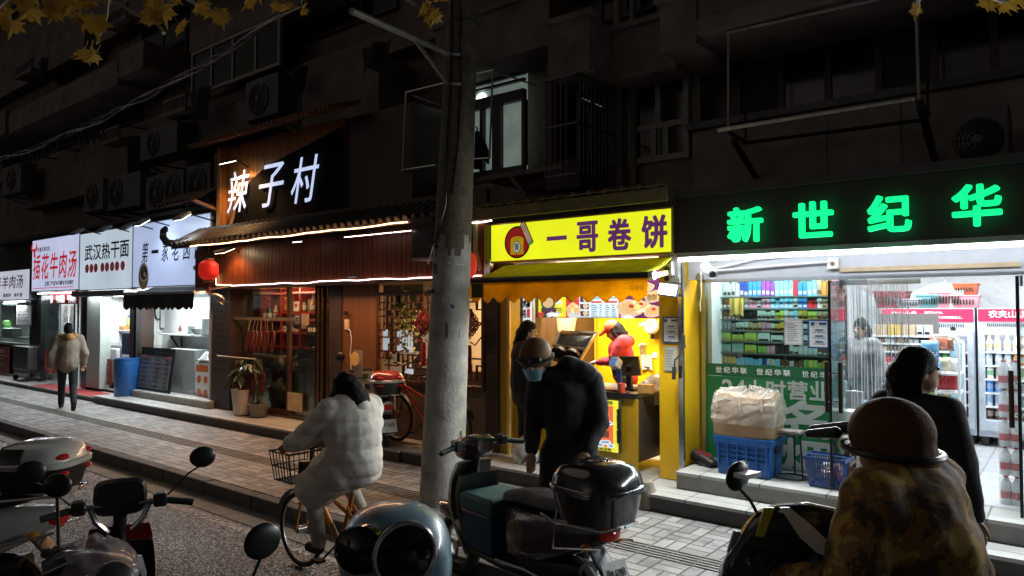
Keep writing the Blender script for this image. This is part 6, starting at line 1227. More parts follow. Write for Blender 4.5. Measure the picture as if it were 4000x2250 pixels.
def swag(pts_top, pts_bot, Y, label):
    m = MB(); n = 24
    def ip(pp, s):
        k = s * (len(pp) - 1); i = min(int(k), len(pp) - 2); f = k - i; f = f * f * (3 - 2 * f) if False else f; return V(pp[i]).lerp(V(pp[i + 1]), f)
    T_ = [P(u, v, Y) for u, v in pts_top]; B_ = [P(u, v, Y) for u, v in pts_bot]; m.grid(lambda s, q: ip(T_, s).lerp(ip(B_, s), q) + V((0, .03 * sin(q * 14 + s * 5), -.01 * sin(s * 20))), n, 10); o = m.build('net_swag', NET, None, True); tag(o, label, 'net curtain')
swag([(3300, 1095), (3400, 1085), (3520, 1075), (3660, 1058), (3690, 1055)], [(3330, 1105), (3400, 1160), (3470, 1172), (3560, 1140), (3690, 1095)], 7.62, 'beige net swag hanging over the strip curtain')
swag([(3690, 1055), (3780, 1060), (3880, 1065), (3975, 1060)], [(3690, 1095), (3780, 1130), (3870, 1185), (3978, 1220)], 7.62, 'beige net swag at the right over the drinks fridges')
# --- cigarette shelves behind the window
shy = 7.95; ck = thing('cigarette_shelf', 'tall glass shelving of cigarette cartons behind the shop window', 'shelf', (X(3000, shy), shy, FZ)); cx0, cx1 = X(2795, shy), X(3285, shy); rows = [P(2805, v, shy).z for v in (1160, 1205, 1247, 1290, 1331, 1374, 1430)]
m = MB()
for z_ in rows: m.box(cx0, cx1, shy - .02, shy + .24, z_ - .012, z_)
m.build('board', glass('shelf_glass', (.75, .9, .85), .12), ck); m = MB()
for z_ in rows: m.box(cx0, cx1, shy - .028, shy - .021, z_ - .014, z_ + .002)
m.build('board_edge', M('shelf_edge_green', (.07, .11, .10), .3), ck); m = MB()
for u in (2797, 2860, 3040, 3282): m.box(X(u, shy) - .012, X(u, shy) + .012, shy + .2, shy + .25, FZ, 2.3)
m.build('upright', STEEL, ck); MB().box(cx0, cx1, shy + .25, shy + .28, FZ, 2.34).build('back_panel', M('shelf_back_teal', (.10, .16, .15), .5, noise=.2), ck); MB().box(cx0, cx1, shy, shy + .25, FZ, rows[-1] - .1).build('base_cabinet', M('base_grey', (.3, .32, .32), .5), ck)
PK = {'blue': (.04, .22, .6), 'sky': (.2, .5, .75), 'navy': (.02, .06, .3), 'purple': (.25, .06, .38), 'red': (.5, .03, .04), 'white': (.5, .52, .53), 'green': (.18, .4, .08), 'lime': (.42, .52, .12), 'mint': (.3, .5, .42), 'gold': (.5, .33, .06), 'brown': (.13, .06, .03), 'tan': (.4, .3, .2), 'orange': (.6, .25, .06), 'pink': (.55, .25, .35), 'silver': (.5, .52, .55), 'black': (.02, .02, .022), 'grey': (.25, .26, .27), 'yellow': (.6, .48, .08)}
def pk(n): return M('pack_' + n, PK[n], .35, noise=.12, ns=20)
_box = {}
ROWN = ['top', 'second', 'third', 'fourth', 'fifth', 'sixth', 'lowest']
def pack(c, x0, w_, h, z_, row, band, Y=shy, d=.09, what='cigarette carton', cat='carton', grp='cigarette cartons in the shop window', place='glass shelf'):
    k = (c, round(w_, 2), round(h, 2), band, d)
    if k not in _box:
        a = MB().box(-w_ / 2, w_ / 2, 0, d, 0, h).build('carton', pk(c)); b = None
        if band: b = MB().box(-w_ / 2 + w_ * .12, w_ / 2 - w_ * .12, -.0025, -.0005, h * .12, h * .36).build('print_band', pk(band), a)
        _box[k] = a; o = a; first = True
    else: o = dup(_box[k])
    o.location = (x0 + w_ / 2, Y + .02, z_ + .001); o['label'] = f'{c} {what} on the {row} {place}' + (f', {band} band' if band else ''); o['category'] = cat; o['group'] = grp; return o
random.seed(21)
PAL = ['white white silver navy blue blue purple purple sky sky red blue sky tan orange pink', 'brown brown yellow grey pink white pink sky sky sky white blue red silver tan tan', 'brown brown tan black black white white white lime silver sky gold lime tan tan white', 'grey grey white white tan tan pink white gold navy brown white red navy blue sky', 'lime lime lime white white white silver mint white orange blue sky', 'mint mint lime lime green pink black white silver silver brown navy', 'gold gold sky sky sky sky navy white sky brown white brown green lime green orange white']
BD = {'white': 'black', 'sky': 'white', 'navy': 'white', 'lime': 'gold', 'gold': 'black', 'mint': 'white', 'green': 'lime', 'brown': 'white', 'grey': 'white', 'tan': 'brown', 'blue': 'white', 'purple': 'white'}
for r, pal in enumerate(PAL):
    cols = pal.split(); h = .19 if r == 0 else min(.11, (rows[r - 1] - rows[r]) * .8); n = 26; xx = cx0 + .03; st_ = (cx1 - cx0 - .08) / n; q = 0
    while q < n:
        c = cols[q * len(cols) // n]; m_ = 3 if (r in (4, 5) and c in ('lime', 'mint', 'white') and q < 14) else 1
        pack(c, xx + st_ * q, round(st_ * m_ * .9, 3), round(h * random.choice((1, 1, .9, .78)), 3), rows[r], ROWN[r], BD.get(c)); q += m_
# yellow shirt hung in the window
m = MB(); a = P(2850, 1165, 7.8); b = P(2905, 1165, 7.8); zb = P(2880, 1236, 7.8).z; m.grid(lambda s, q: V((a.x + (b.x - a.x) * s, 7.8 + .02 * sin(s * 12), a.z + (zb - a.z) * q * (1 - .12 * sin(s * pi)))), 12, 6); o = m.build('yellow_bag', M('bag_yellow', (.55, .42, .1), .7, noise=.15), None, True); tag(o, 'pale yellow bag hanging in front of the cigarette shelves', 'bag')
# --- drinks fridges
fyY = 10.35
def fridge(u0, u1, label, nm, logo):
    x0, x1 = X(u0, fyY), X(u1, fyY); z1 = P((u0 + u1) / 2, 1204, fyY).z; zs = P((u0 + u1) / 2, 1256, fyY).z; zd = P((u0 + u1) / 2, 1290, fyY).z; t = thing('drinks_fridge', label, 'fridge', ((x0 + x1) / 2, fyY, FZ), 'upright drinks fridges at the back of the store'); sh = M('fridge_shell', (.5, .54, .6), .4, .2, noise=.05); th = .05
    m = MB(); m.box(x0, x0 + th, fyY, fyY + .6, FZ + .12, z1); m.box(x1 - th, x1, fyY, fyY + .6, FZ + .12, z1); m.box(x0 + th, x1 - th, fyY + .55, fyY + .6, FZ + .12, z1); m.box(x0 + th, x1 - th, fyY, fyY + .55, zd, z1); m.box(x0 + th, x1 - th, fyY, fyY + .55, FZ + .12, FZ + .3); m.build('cabinet', sh, t)
    for xx in (x0 + .06, x1 - .06): MB().box(xx - .03, xx + .03, fyY + .05, fyY + .5, FZ, FZ + .12).build('foot', BLACK, t)
    MB().box(x0 + .01, x1 - .01, fyY - .012, fyY - .002, zs, z1 - .01).build('header', M('fridge_red', (.6, .01, .05), .4, emit=.85, ecol=(.75, .02, .09), noise=.1, ns=2), t); m = MB()
    for i in range(36): xx = x0 + .1 + (x1 - x0 - .2) * i / 36; m.box(xx, xx + .008, fyY - .008, fyY - .001, zd + .04, zs - .025)
    m.build('vent', DARKM, t); d = M('fridge_door', (.55, .6, .66), .35, .3); m = MB(); b = .065; m.box(x0 + .01, x0 + .01 + b, fyY - .05, fyY - .015, FZ + .2, zd); m.box(x1 - .01 - b, x1 - .01, fyY - .05, fyY - .015, FZ + .2, zd); m.box(x0 + .01 + b, x1 - .01 - b, fyY - .05, fyY - .015, FZ + .2, FZ + .29); m.box(x0 + .01 + b, x1 - .01 - b, fyY - .05, fyY - .015, zd - .06, zd); m.build('door', d, t)
    m = MB(); sv = [FZ + .32 + (zd - FZ - .42) * i / 6 for i in range(6)]
    for z_ in sv: m.box(x0 + .055, x1 - .055, fyY + .02, fyY + .5, z_ - .02, z_)
    m.build('wire_shelf', M('fridge_shelf', (.7, .74, .8), .4), t); m = MB()
    for xx in (x0 + .06, x1 - .07): m.box(xx, xx + .012, fyY + .005, fyY + .02, FZ + .32, zd - .04)
    m.build('lamp_strip', M('fridge_lamp', (1, 1, 1), .4, emit=3, ecol=(.9, .95, 1)), t); area('fridge_light', ((x0 + x1) / 2, fyY + .02, zd - .03), x1 - x0 - .2, .06, 5, (.9, .95, 1), (radians(25), 0, 0), t)
    for s, fx, fw, fh, dz in logo: text(s, (x0 + (x1 - x0) * fx, fyY - .016, zs + (z1 - zs) * dz), (x1 - x0) * fw, (z1 - zs) * fh, INKWHITE, 'lettering', t, bold=.02, res=2)
    MB().lathe([(.03, 0), (.03, .004)], (x0 + (x1 - x0) * .78, fyY - .004, zd + .02), (0, -1, 0), 14).build('badge', BLACK, t)
    return x0, x1, sv
fa = fridge(3440, 3802, 'left drinks fridge with glowing red header, partly behind the snack rack', 'left', [('农夫山泉', .12, .28, .5, .28), ('我们不生产水。', .48, .2, .2, .56), ('我们只是大自然的搬运工。', .48, .4, .2, .22)])
fb = fridge(3812, 4180, 'right drinks fridge with glowing red header at the photo edge', 'right', [('农夫山泉', .13, .42, .55, .28), ('我们只是大自然的搬运工。', .6, .36, .2, .22)])
_bt = {}
def drink(kind, c, capc, x_, y_, z_, label, group):
    k = (kind, c, capc)
    if k not in _bt:
        h, r = {'bottle': (.2, .034), 'big': (.25, .052), 'can': (.13, .036), 'juice': (.19, .036)}[kind]; m = MB()
        if kind == 'can': m.mat(0).lathe([(0, 0), (r * .9, 0), (r, .01), (r, h - .012), (r * .85, h), (0, h - .004)], n=12)
        else:
            m.mat(0).lathe([(0, 0), (r * .9, 0), (r, .012), (r * .96, h * .3), (r, h * .6), (r * .42, h * .84), (r * .42, h * .9)], n=12); m.mat(1).lathe([(r * .46, h * .9), (r * .46, h), (0, h)], n=10); m.mat(2).lathe([(r * 1.02, h * .22), (r * 1.03, h * .52)], n=12)
        _bt[k] = m.mesh('drink_' + kind, [M('drink_' + c, DC[c], .12, noise=.08), M('cap_' + capc, DC[capc], .4), M('label_' + capc, tuple(min(1, q * .6 + .2) for q in DC[capc]), .5)], 35)
    o = bpy.data.objects.new('drink_' + ('can' if kind == 'can' else 'bottle'), _bt[k]); COL.objects.link(o); o.location = (x_, y_, z_ + .001); tag(o, label, 'drink', group)
DC = {'red': (.5, .02, .03), 'green': (.05, .4, .1), 'lime': (.35, .6, .05), 'yellow': (.65, .45, .03), 'orange': (.7, .3, .04), 'amber': (.45, .2, .03), 'cola': (.06, .02, .012), 'white': (.7, .72, .72), 'cream': (.65, .55, .38), 'clear': (.5, .6, .68), 'blue': (.08, .25, .6), 'teal': (.1, .42, .42), 'dark_green': (.03, .16, .06), 'brown': (.18, .08, .03), 'gold': (.6, .42, .1)}
def fill(fr, side, lst):
    x0, x1, sv = fr; nm = ['lowest', 'second lowest', 'third', 'fourth', 'fifth', 'top']
    for i, (kind, cols) in enumerate(lst):
        st_ = {'bottle': .085, 'big': .125, 'can': .085, 'juice': .09}[kind]; n = int((x1 - x0 - .16) / st_)
        for j in range(n):
            c, cp = cols[j * len(cols) // n]; drink(kind, c, cp, x0 + .11 + st_ * j + random.uniform(-.006, .006), fyY + .09 + random.uniform(-.01, .01), sv[i], f'{c.replace("_", " ")} drink with {cp.replace("_", " ")} cap on the {nm[i]} shelf of the {side} fridge', 'drinks in the fridges')
random.seed(4)
fill(fa, 'left', [('big', [('amber', 'green'), ('lime', 'white'), ('yellow', 'lime')]), ('can', [('amber', 'gold'), ('yellow', 'gold')]), ('bottle', [('clear', 'white'), ('cream', 'gold'), ('amber', 'red')]), ('bottle', [('cola', 'red'), ('red', 'red'), ('green', 'green')]), ('bottle', [('red', 'red'), ('green', 'green'), ('green', 'green')]), ('can', [('red', 'red'), ('red', 'red'), ('green', 'green')])])
fill(fb, 'right', [('bottle', [('cola', 'brown'), ('brown', 'gold'), ('amber', 'red'), ('dark_green', 'green'), ('cola', 'green')]), ('bottle', [('clear', 'blue'), ('teal', 'white'), ('clear', 'white')]), ('bottle', [('blue', 'blue'), ('dark_green', 'green'), ('clear', 'white'), ('orange', 'red')]), ('juice', [('white', 'green'), ('cream', 'green')]), ('juice', [('clear', 'white'), ('orange', 'gold'), ('amber', 'white')]), ('juice', [('white', 'gold'), ('cream', 'brown')])])
# things stacked on the fridges
zt_ = P(3600, 1204, fyY).z + .004
def crate(u, w_, h, c, label, dz=0, name='plastic_basket'):
    xc = X(u, 10.45); m = MB(); b = MB(); n = 7; t = thing(name, label, 'basket', (xc, 10.5, zt_ + dz)); mm = M('basket_' + c, {'pink': (.6, .25, .28), 'white': (.7, .72, .72), 'orange': (.6, .12, .05), 'teal': (.12, .28, .3), 'maroon': (.25, .03, .05), 'grey': (.3, .3, .32)}[c], .5)
    m.rings([[V((xc + s * (w_ / 2) * k, 10.5 + r * .14 * k, zt_ + dz + z_)) for s, r in ((-1, -1), (1, -1), (1, 1), (-1, 1))] for k, z_ in ((.82, 0), (1, h), (1.06, h), (1.06, h + .02), (.94, h + .02), (.8, .02))]); m.build('tub', mm, t, bevel=.008)
    for i in range(n): b.box(xc - w_ * .38 + w_ * .76 * i / n, xc - w_ * .38 + w_ * .76 * (i + .45) / n, 10.345, 10.356, zt_ + dz + h * .3, zt_ + dz + h * .75)
    b.build('slot', BLACK, t)
crate(3625, .26, .15, 'teal', 'dark teal basket at the left on top of the drinks fridge'); crate(3672, .24, .18, 'pink', 'pink handled basket on the drinks fridge'); crate(3712, .3, .2, 'white', 'white basket with dark slots on the drinks fridge'); crate(3768, .3, .14, 'pink', 'pale pink tub under the orange one on the drinks fridge'); crate(3770, .26, .12, 'orange', 'bright orange basket stacked on the pale pink tub', .165); crate(3480, .4, .2, 'maroon', 'maroon box at the left end above the fridges', 0, 'storage_box'); crate(3550, .3, .1, 'grey', 'grey bundle beside the maroon box above the fridge', 0, 'storage_box')
# --- gondola rack, snack rack
gy = 9.3; gx0, gx1 = X(3400, gy), X(3640, gy); gd = thing('shelf_rack', 'grey shop rack of boxed goods behind the strip curtain', 'shelf', ((gx0 + gx1) / 2, gy + .2, FZ)); gl = [P(3520, v, gy).z for v in (1310, 1340, 1372, 1430, 1500, 1580)]; m = MB()
for z_ in gl: m.box(gx0, gx1, gy, gy + .4, z_ - .02, z_)
m.build('board', M('rack_white', (.55, .56, .57), .5), gd); MB().box(gx0, gx1, gy + .4, gy + .43, FZ, gl[0] + .25).build('back_panel', M('rack_dark', (.12, .11, .11), .6), gd)
random.seed(9)
for r, cols in enumerate((['tan', 'gold', 'tan', 'white'], ['brown', 'grey', 'brown', 'grey', 'black'], ['tan', 'brown', 'silver', 'brown'], ['red', 'red', 'pink', 'red', 'red', 'red'], ['pink', 'red', 'silver', 'white'], ['red', 'tan', 'blue', 'green'])):
    n = len(cols) * 2; w_ = (gx1 - gx0 - .04) / n; hh = (gl[r - 1] - gl[r]) * .6 if r else .12
    for j in range(n): c = cols[j // 2]; pack(c, gx0 + .02 + w_ * j, round(w_ * .85, 3), min(hh, .2), gl[r], ROWN[r], {'white': 'black', 'red': 'white'}.get(c), gy, .2, 'goods box', 'box', 'boxed goods on the shop rack', 'board of the shop rack')
ry_ = 8.9; rkx0, rkx1 = X(3655, ry_), X(3745, ry_); sn = thing('snack_rack', 'white wire snack rack with curved end in front of the left fridge', 'rack', ((rkx0 + rkx1) / 2, ry_, FZ)); m = MB(); zt2 = P(3700, 1310, ry_).z
m.tube([(rkx1, ry_ - .15, FZ), (rkx1, ry_ - .15, zt2 - .1), (rkx1 - .03, ry_ - .15, zt2 - .02), (rkx1 - .1, ry_ - .15, zt2), (rkx0, ry_ - .15, zt2)], .014, 8); m.tube([(rkx1, ry_ + .25, FZ), (rkx1, ry_ + .25, zt2 - .1), (rkx1 - .1, ry_ + .25, zt2), (rkx0, ry_ + .25, zt2)], .014, 8); m.tube([(rkx0, ry_ - .15, FZ), (rkx0, ry_ - .15, zt2)], .012, 8); m.build('frame', WHITE, sn, True); sl4 = [P(3700, v, ry_).z for v in (1455, 1527, 1625, 1725)]; m = MB()
for z_ in sl4: m.box(rkx0, rkx1, ry_ - .16, ry_ + .26, z_ - .02, z_)
m.build('board', WHITE, sn)
BAGC = [('blue', (.15, .4, .65)), ('orange', (.6, .2, .12)), ('navy', (.05, .15, .35)), ('red', (.45, .03, .04)), ('white', (.6, .62, .6)), ('green', (.12, .45, .15)), ('cream', (.55, .48, .35)), ('pink', (.6, .35, .4)), ('brown', (.25, .1, .06))]
def snack(u, v0, v1, Y, ci, label, wd=.17):
    n_, c = BAGC[ci]; a = P(u, v0, Y); zb = P(u, v1, Y).z; cz_ = (a.z + zb) / 2; h = (a.z - zb) / 2; m = MB(); rr = []
    for j in range(9):
        q = -1 + j / 4; th = .055 * (1 - q ** 4) + .003; ww = wd / 2 * (1 - .05 * (1 - abs(q))); rr.append([V((a.x + ww * cos(t_ * pi / 6) * (1 if abs(q) < .99 else 1.03), Y + th * sin(t_ * pi / 6), cz_ + h * q)) for t_ in range(12)])
    m.rings(rr); o = m.build('snack_bag', M('snack_' + n_, c, .25, noise=.3, ns=12), None, True); tag(o, label, 'snack bag', 'snack bags on and around the snack rack')
snack(3632, 1330, 1375, 8.7, 0, 'sky blue snack bag clipped highest on the end of the rack'); snack(3632, 1378, 1415, 8.7, 2, 'navy and white snack bag, second of the clipped column'); snack(3640, 1412, 1455, 8.7, 0, 'blue snack bag third in the clipped column, just above the dark hair'); snack(3665, 1305, 1360, 8.85, 1, 'orange and white snack bag beside the clipped column'); snack(3690, 1315, 1370, 8.9, 8, 'brown snack bag at the top of the rack'); snack(3680, 1395, 1450, 8.85, 6, 'cream snack pack on the upper rack board'); snack(3712, 1400, 1452, 8.9, 4, 'white snack pack right on the upper rack board'); snack(3672, 1458, 1522, 8.85, 3, 'dark red snack bag on the second rack board'); snack(3705, 1460, 1522, 8.88, 3, 'red snack bag at the right of the second rack board'); snack(3685, 1560, 1622, 8.85, 4, 'white bottle shaped pack on the third rack board'); snack(3712, 1560, 1622, 8.88, 7, 'pink white pack on the third rack board'); snack(3685, 1640, 1722, 8.85, 5, 'green bag on the lowest rack board'); snack(3715, 1650, 1722, 8.88, 4, 'white green bag at the right of the lowest rack board')
tag(MB().box(*[X(3700, 9.6), X(3752, 9.6)], 9.6, 9.9, FZ, P(3720, 1330, 9.6).z).build('water_carboy_stack', M('carboy_blue', (.25, .4, .5), .3, noise=.3, ns=8), None, bevel=.03), 'pale blue stack of wrapped cartons between the rack and the fridge', 'carton stack')
# --- till counter, monitors
cy_ = 8.15; kx0, kx1 = X(3300, cy_), X(3515, cy_); kt = thing('sales_counter', 'white glazed sales counter behind the open door', 'counter', ((kx0 + kx1) / 2, cy_, FZ)); kz = P(3400, 1490, cy_).z; MB().box(kx0, kx1, cy_, cy_ + .5, FZ, kz - .25).build('cabinet', M('counter_cool_white', (.5, .54, .58), .4, noise=.06), kt, bevel=.008); MB().box(kx0 + .01, kx1 - .01, cy_ + .01, cy_ + .02, kz - .248, kz).build('glass_case', glass('case_glass', (.8, .92, .95), .2), kt); MB().box(kx0, kx1, cy_, cy_ + .5, kz, kz + .02).build('top', glass('case_top', (.8, .92, .95), .3), kt)
mn = thing('counter_monitor', 'white backed monitor standing low behind the open glass door', 'monitor', P(3330, 1560, 7.9)); xa, xb, za, zb = R(3302, 1605, 3370, 1530, 7.85); MB().box(xa, xb, 7.85, 7.9, za, zb).build('screen', M('monitor_grey', (.3, .31, .33), .4), mn, bevel=.01); MB().bar(((xa + xb) / 2, 7.88, za), ((xa + xb) / 2, 7.95, FZ + .5), .05, .05).build('stand', WHITE, mn)
wt = thing('white_box', 'white plastic box with clutter on the wooden stool', 'box', P(3340, 1670, 7.3)); xa, xb, za, zb = R(3298, 1665, 3395, 1610, 7.6); MB().box(xa, xb, 7.55, 7.75, za, zb).build('box', WHITE, wt, bevel=.01)
# stool
so = thing('wooden_stool', 'worn wooden stool standing in the store entrance', 'stool', P(3340, 1900, 7.25)); xa, xb = X(3290, 7.2), X(3395, 7.2); zs_ = P(3340, 1722, 7.2).z; WO = wood('stool_wood', (.10, .055, .03), (.2, .12, .07)); MB().box(xa - .02, xb + .02, 7.15, 7.47, zs_, zs_ + .03).build('seat', M('stool_top', (.3, .26, .2), .5, noise=.2), so, bevel=.006)
for xx in (xa, xb - .05):
    for yy in (7.17, 7.40): MB().box(xx, xx + .05, yy, yy + .05, FZ + .003, zs_ - .001).build('leg', WO, so, bevel=.004)
m = MB()
for z_ in (FZ + .14, zs_ - .1): m.box(xa + .05, xb - .05, 7.18, 7.21, z_, z_ + .045); m.box(xa + .005, xa + .045, 7.22, 7.40, z_ + .05, z_ + .09)
m.build('rail', WO, so)
# parcel, blue crate, flip box, basket, plant stand, panel leaning
bx0, bx1 = X(2775, 7.1), X(3005, 7.1)
cr = thing('blue_crate', 'deep blue plastic crate under the taped parcel on the shop step', 'crate', P(2890, 1850, 7.0)); q = lambda u, v, Y: P(u, v, Y); zc1 = P(2850, 1705, 6.98).z; x0, x1 = X(2785, 6.98), X(2955, 6.98); BP = M('crate_blue', (.015, .10, .36), .4, noise=.1)
m = MB(); c = ((x0 + x1) / 2 + .06, 7.18); hw, hd_ = (x1 - x0) / 2 + .06, .2
ring = lambda k, z_: [V((c[0] + sx * hw * k, c[1] + sy * hd_ * k, z_)) for sx, sy in ((-1, -1), (1, -1), (1, 1), (-1, 1))]
m.rings([ring(.9, FZ + .0), ring(.98, zc1 - .07), ring(1.04, zc1 - .065), ring(1.04, zc1), ring(.95, zc1), ring(.88, FZ + .02)]); m.build('body', BP, cr, bevel=.008); m = MB()
for i in range(6): xx = c[0] - hw * .85 + i * hw * .34; m.box(xx - .008, xx + .008, c[1] - hd_ * .99 - .012, c[1] - hd_ * .93, FZ + .08, zc1 - .07)
for j in range(3): m.box(c[0] - hw * .94, c[0] + hw * .94, c[1] - hd_ * 1.0 - .006, c[1] - hd_ * .95, zc1 - .13 - j * .05, zc1 - .12 - j * .05)
m.build('rib', BP, cr); m = MB().box(c[0] + .0, c[0] + .06, c[1] - hd_ - .01, c[1] - hd_ - .004, FZ + .1, FZ + .16); m.build('barcode_label', PAPER, cr); m = MB().box(c[0] + hw * .99, c[0] + hw * 1.03, c[1] - .07, c[1] + .07, zc1 - .15, zc1 - .09); m.build('handle', BLACK, cr)
pc = thing('taped_parcel', 'bulging cardboard parcel wrapped in shiny clear film on the blue crate', 'parcel', (c[0], c[1], zc1)); zp = P(2880, 1545, 7.0).z; px0_, px1_ = c[0] - hw * 1.08, c[0] + hw * 1.02; random.seed(8); m = MB(); rr = []
for j in range(11):
    f = j / 10; z_ = zc1 + .004 + (zp - zc1) * f; bulge = 1 + .07 * sin(pi * f) - (.05 * max(0, f - .85) / .15 if f > .85 else 0); ring_ = []
    for i in range(28):
        a = 2 * pi * i / 28; ca, sa = cos(a), sin(a); k = 1 / (abs(ca) ** 7 + abs(sa) ** 7) ** (1 / 7); ring_.append(V(((px0_ + px1_) / 2 + (px1_ - px0_) / 2 * ca * k * bulge + random.uniform(-.004, .004), c[1] + .2 * sa * k * bulge + random.uniform(-.004, .004), z_ + (.03 * sin(a * 2 + 1) if f > .85 else 0))))
    rr.append(ring_)
m.rings(rr); m.build('carton', M('cardboard', (.36, .22, .12), .7, noise=.15, ns=4), pc, 50); m2 = MB(); m2.rings([[p + (p - V(((px0_ + px1_) / 2, c[1], p.z))).normalized() * random.uniform(.005, .022) for p in r_] for r_ in rr[3:]] , cap=False)
top = [V(((px0_ + px1_) / 2 + (p.x - (px0_ + px1_) / 2) * k, c[1] + (p.y - c[1]) * k, p.z + .05 * (1 - k) + .008 + random.uniform(-.014, .022))) for k in (1.01, .8, .55, .3, .05) for p in rr[-1]]; n = 28; m2.rings([top[i * n:(i + 1) * n] for i in range(5)], cap=False); m2.build('clear_film', film('parcel_film', (.85, .8, .74), .3, .08), pc)
tp_ = MB(); 
for xx in (-.5, .0, .45): xc = (px0_ + px1_) / 2 + xx * (px1_ - px0_) * .8; tp_.tube([(xc, c[1] - .225, zc1 + .28), (xc - .015, c[1] - .2, zp - .01), (xc, c[1] - .05, zp + .05), (xc, c[1] + .12, zp + .045)], .006, 5)
tp_.build('tape_fold', M('tape_shine', (.6, .55, .48), .12), pc)
ng = thing('dark_pouch', 'dark rolled mat with a red patterned cover behind the blue crate', 'mat', P(2740, 1790, 7.3)); m = MB().tube([P(2715, 1775, 7.3), P(2790, 1822, 7.2)], .07, 12); m.build('roll', BLACK, ng, True); m = MB().grid(lambda s, q_: P(2725 + 55 * s, 1755 + 20 * s + 22 * q_, 7.22), 6, 3); m.build('cover', M('cover_red', (.4, .04, .06), .6, noise=.6, ns=40), ng)
wtn = thing('wire_stand', 'thin black wire plant stand with a paper on top before the green film', 'stand', P(3070, 1860, 7.2)); z1 = P(3060, 1697, 7.1).z; x0, x1 = X(3012, 7.1), X(3115, 7.1); m = MB(); cxs = (x0 + x1) / 2; rs_ = (x1 - x0) / 2
m.tube([(cxs + rs_ * cos(a * pi / 10), 7.22 + .12 * sin(a * pi / 10), z1) for a in range(20)], .009, 6, closed=True); m.tube([(cxs + rs_ * 1.2 * cos(a * pi / 10), 7.22 + .14 * sin(a * pi / 10), FZ + .012) for a in range(20)], .009, 6, closed=True)
for a in (pi * 1.15, pi * 1.85, pi / 2): m.tube([(cxs + rs_ * cos(a), 7.22 + .12 * sin(a), z1), (cxs + rs_ * 1.2 * cos(a), 7.22 + .14 * sin(a), FZ + .012)], .009, 6)
m.build('frame', DARKM, wtn, True); MB().box(cxs - rs_ * .9, cxs + rs_ * .9, 7.13, 7.3, z1 + .01, z1 + .03).build('top', M('stand_top', (.4, .33, .3), .6, noise=.4, ns=30), wtn)
bk = thing('shopping_basket', 'blue plastic shopping basket of small packs by the open glass door', 'basket', P(3200, 1880, 7.0)); x0, x1 = X(3135, 7.0), X(3290, 7.0); zb_ = P(3200, 1785, 7.0).z; cxb = (x0 + x1) / 2; m = MB(); BB = M('basket_blue', (.04, .08, .26), .4); hw = (x1 - x0) / 2; Rk = lambda k, z_: [V((cxb + sx * hw * k, 7.12 + sy * .15 * k, z_)) for sx, sy in ((-1, -1), (1, -1), (1, 1), (-1, 1))]
m.rings([Rk(1.0, zb_ - .03), Rk(1.06, zb_ - .03), Rk(1.06, zb_), Rk(.97, zb_), Rk(.97, zb_ - .03)], cap=False); m.rings([Rk(.80, FZ), Rk(.82, FZ + .03), Rk(.78, FZ + .03), Rk(.76, FZ + .01)]); n = 15
for i in range(n + 1):
    f = -1 + 2 * i / n
    for sy in (-1, 1): m.bar((cxb + f * hw * .80, 7.12 + sy * .12, FZ + .02), (cxb + f * hw * .98, 7.12 + sy * .147, zb_ - .02), .008, .008)
for i in range(7):
    f = -1 + 2 * i / 6
    for sx in (-1, 1): m.bar((cxb + sx * hw * .80, 7.12 + f * .12, FZ + .02), (cxb + sx * hw * .99, 7.12 + f * .147, zb_ - .02), .008, .008)
for k, f in ((.86, .3), (.92, .62)): m.rings([Rk(k, FZ + (zb_ - FZ) * f), Rk(k, FZ + (zb_ - FZ) * f + .012)], cap=False)
m.build('tub', BB, bk); m = MB(); m.tube([(cxb - hw, 7.1, zb_), (cxb - hw * .8, 7.05, zb_ + .012), (cxb + hw * .8, 7.05, zb_ + .012), (cxb + hw, 7.1, zb_)], .01, 6); m.build('handle', BB, bk, True); random.seed(2)
for i in range(9): a = cxb + random.uniform(-.6, .6) * hw; o = MB().obox((a, 7.12 + random.uniform(-.07, .07), FZ + .06 + random.uniform(0, .1)), (.035, random.uniform(-.02, .02), .01), (0, .02, .01), (-.01, -.01, .05)).build('snack_pack', M('snack_' + random.choice(['red', 'white', 'pink', 'cream'])), None, bevel=.008); tag(o, f'small {o.data.materials[0].name.split("_")[1]} packet inside the blue shopping basket', 'packet', 'packets in the blue basket')
# packs of water by the right door
if True:
    c0 = PZ(3930, 1968, FZ)
    for q_ in range(5):
        t_lab = ['shrink wrapped water bottles at the bottom of the stack by the right door', 'water pack second from the bottom of the stack by the right door', 'water pack in the middle of the stack by the right door', 'water pack second from the top of the stack by the right door', 'topmost water pack of the stack by the right door'][q_]
        cc = c0 + V((.0, 0, .245 * q_)); u_, v_ = 0, 0
        t = thing('water_pack', t_lab, 'water pack', cc, 'shrink wrapped water packs by the right door')
        for i in range(2):
            for j in range(2):
                c_ = cc + V((i * .08, j * .08, 0)); m = MB(); m.mat(0).lathe([(0, 0), (.036, 0), (.038, .01), (.038, .17), (.014, .215), (.014, .225)], c_, n=10); m.mat(1).lathe([(.016, .225), (.016, .24), (0, .24)], c_, n=8); m.mat(1).lathe([(.039, .05), (.039, .11)], c_, n=10); m.build('bottle', [film('water_bottle', (.75, .8, .85), .7, .1), M('water_red', (.45, .03, .05), .4)], t, 40)
        MB().rings([[cc + V((x_, y_, z_)) for x_, y_ in ((-.045, -.045), (.125, -.045), (.125, .125), (-.045, .125))] for z_ in (.002, .235)], cap=False).build('wrap', film('wrap_film', (.85, .85, .88), .22, .1), t)
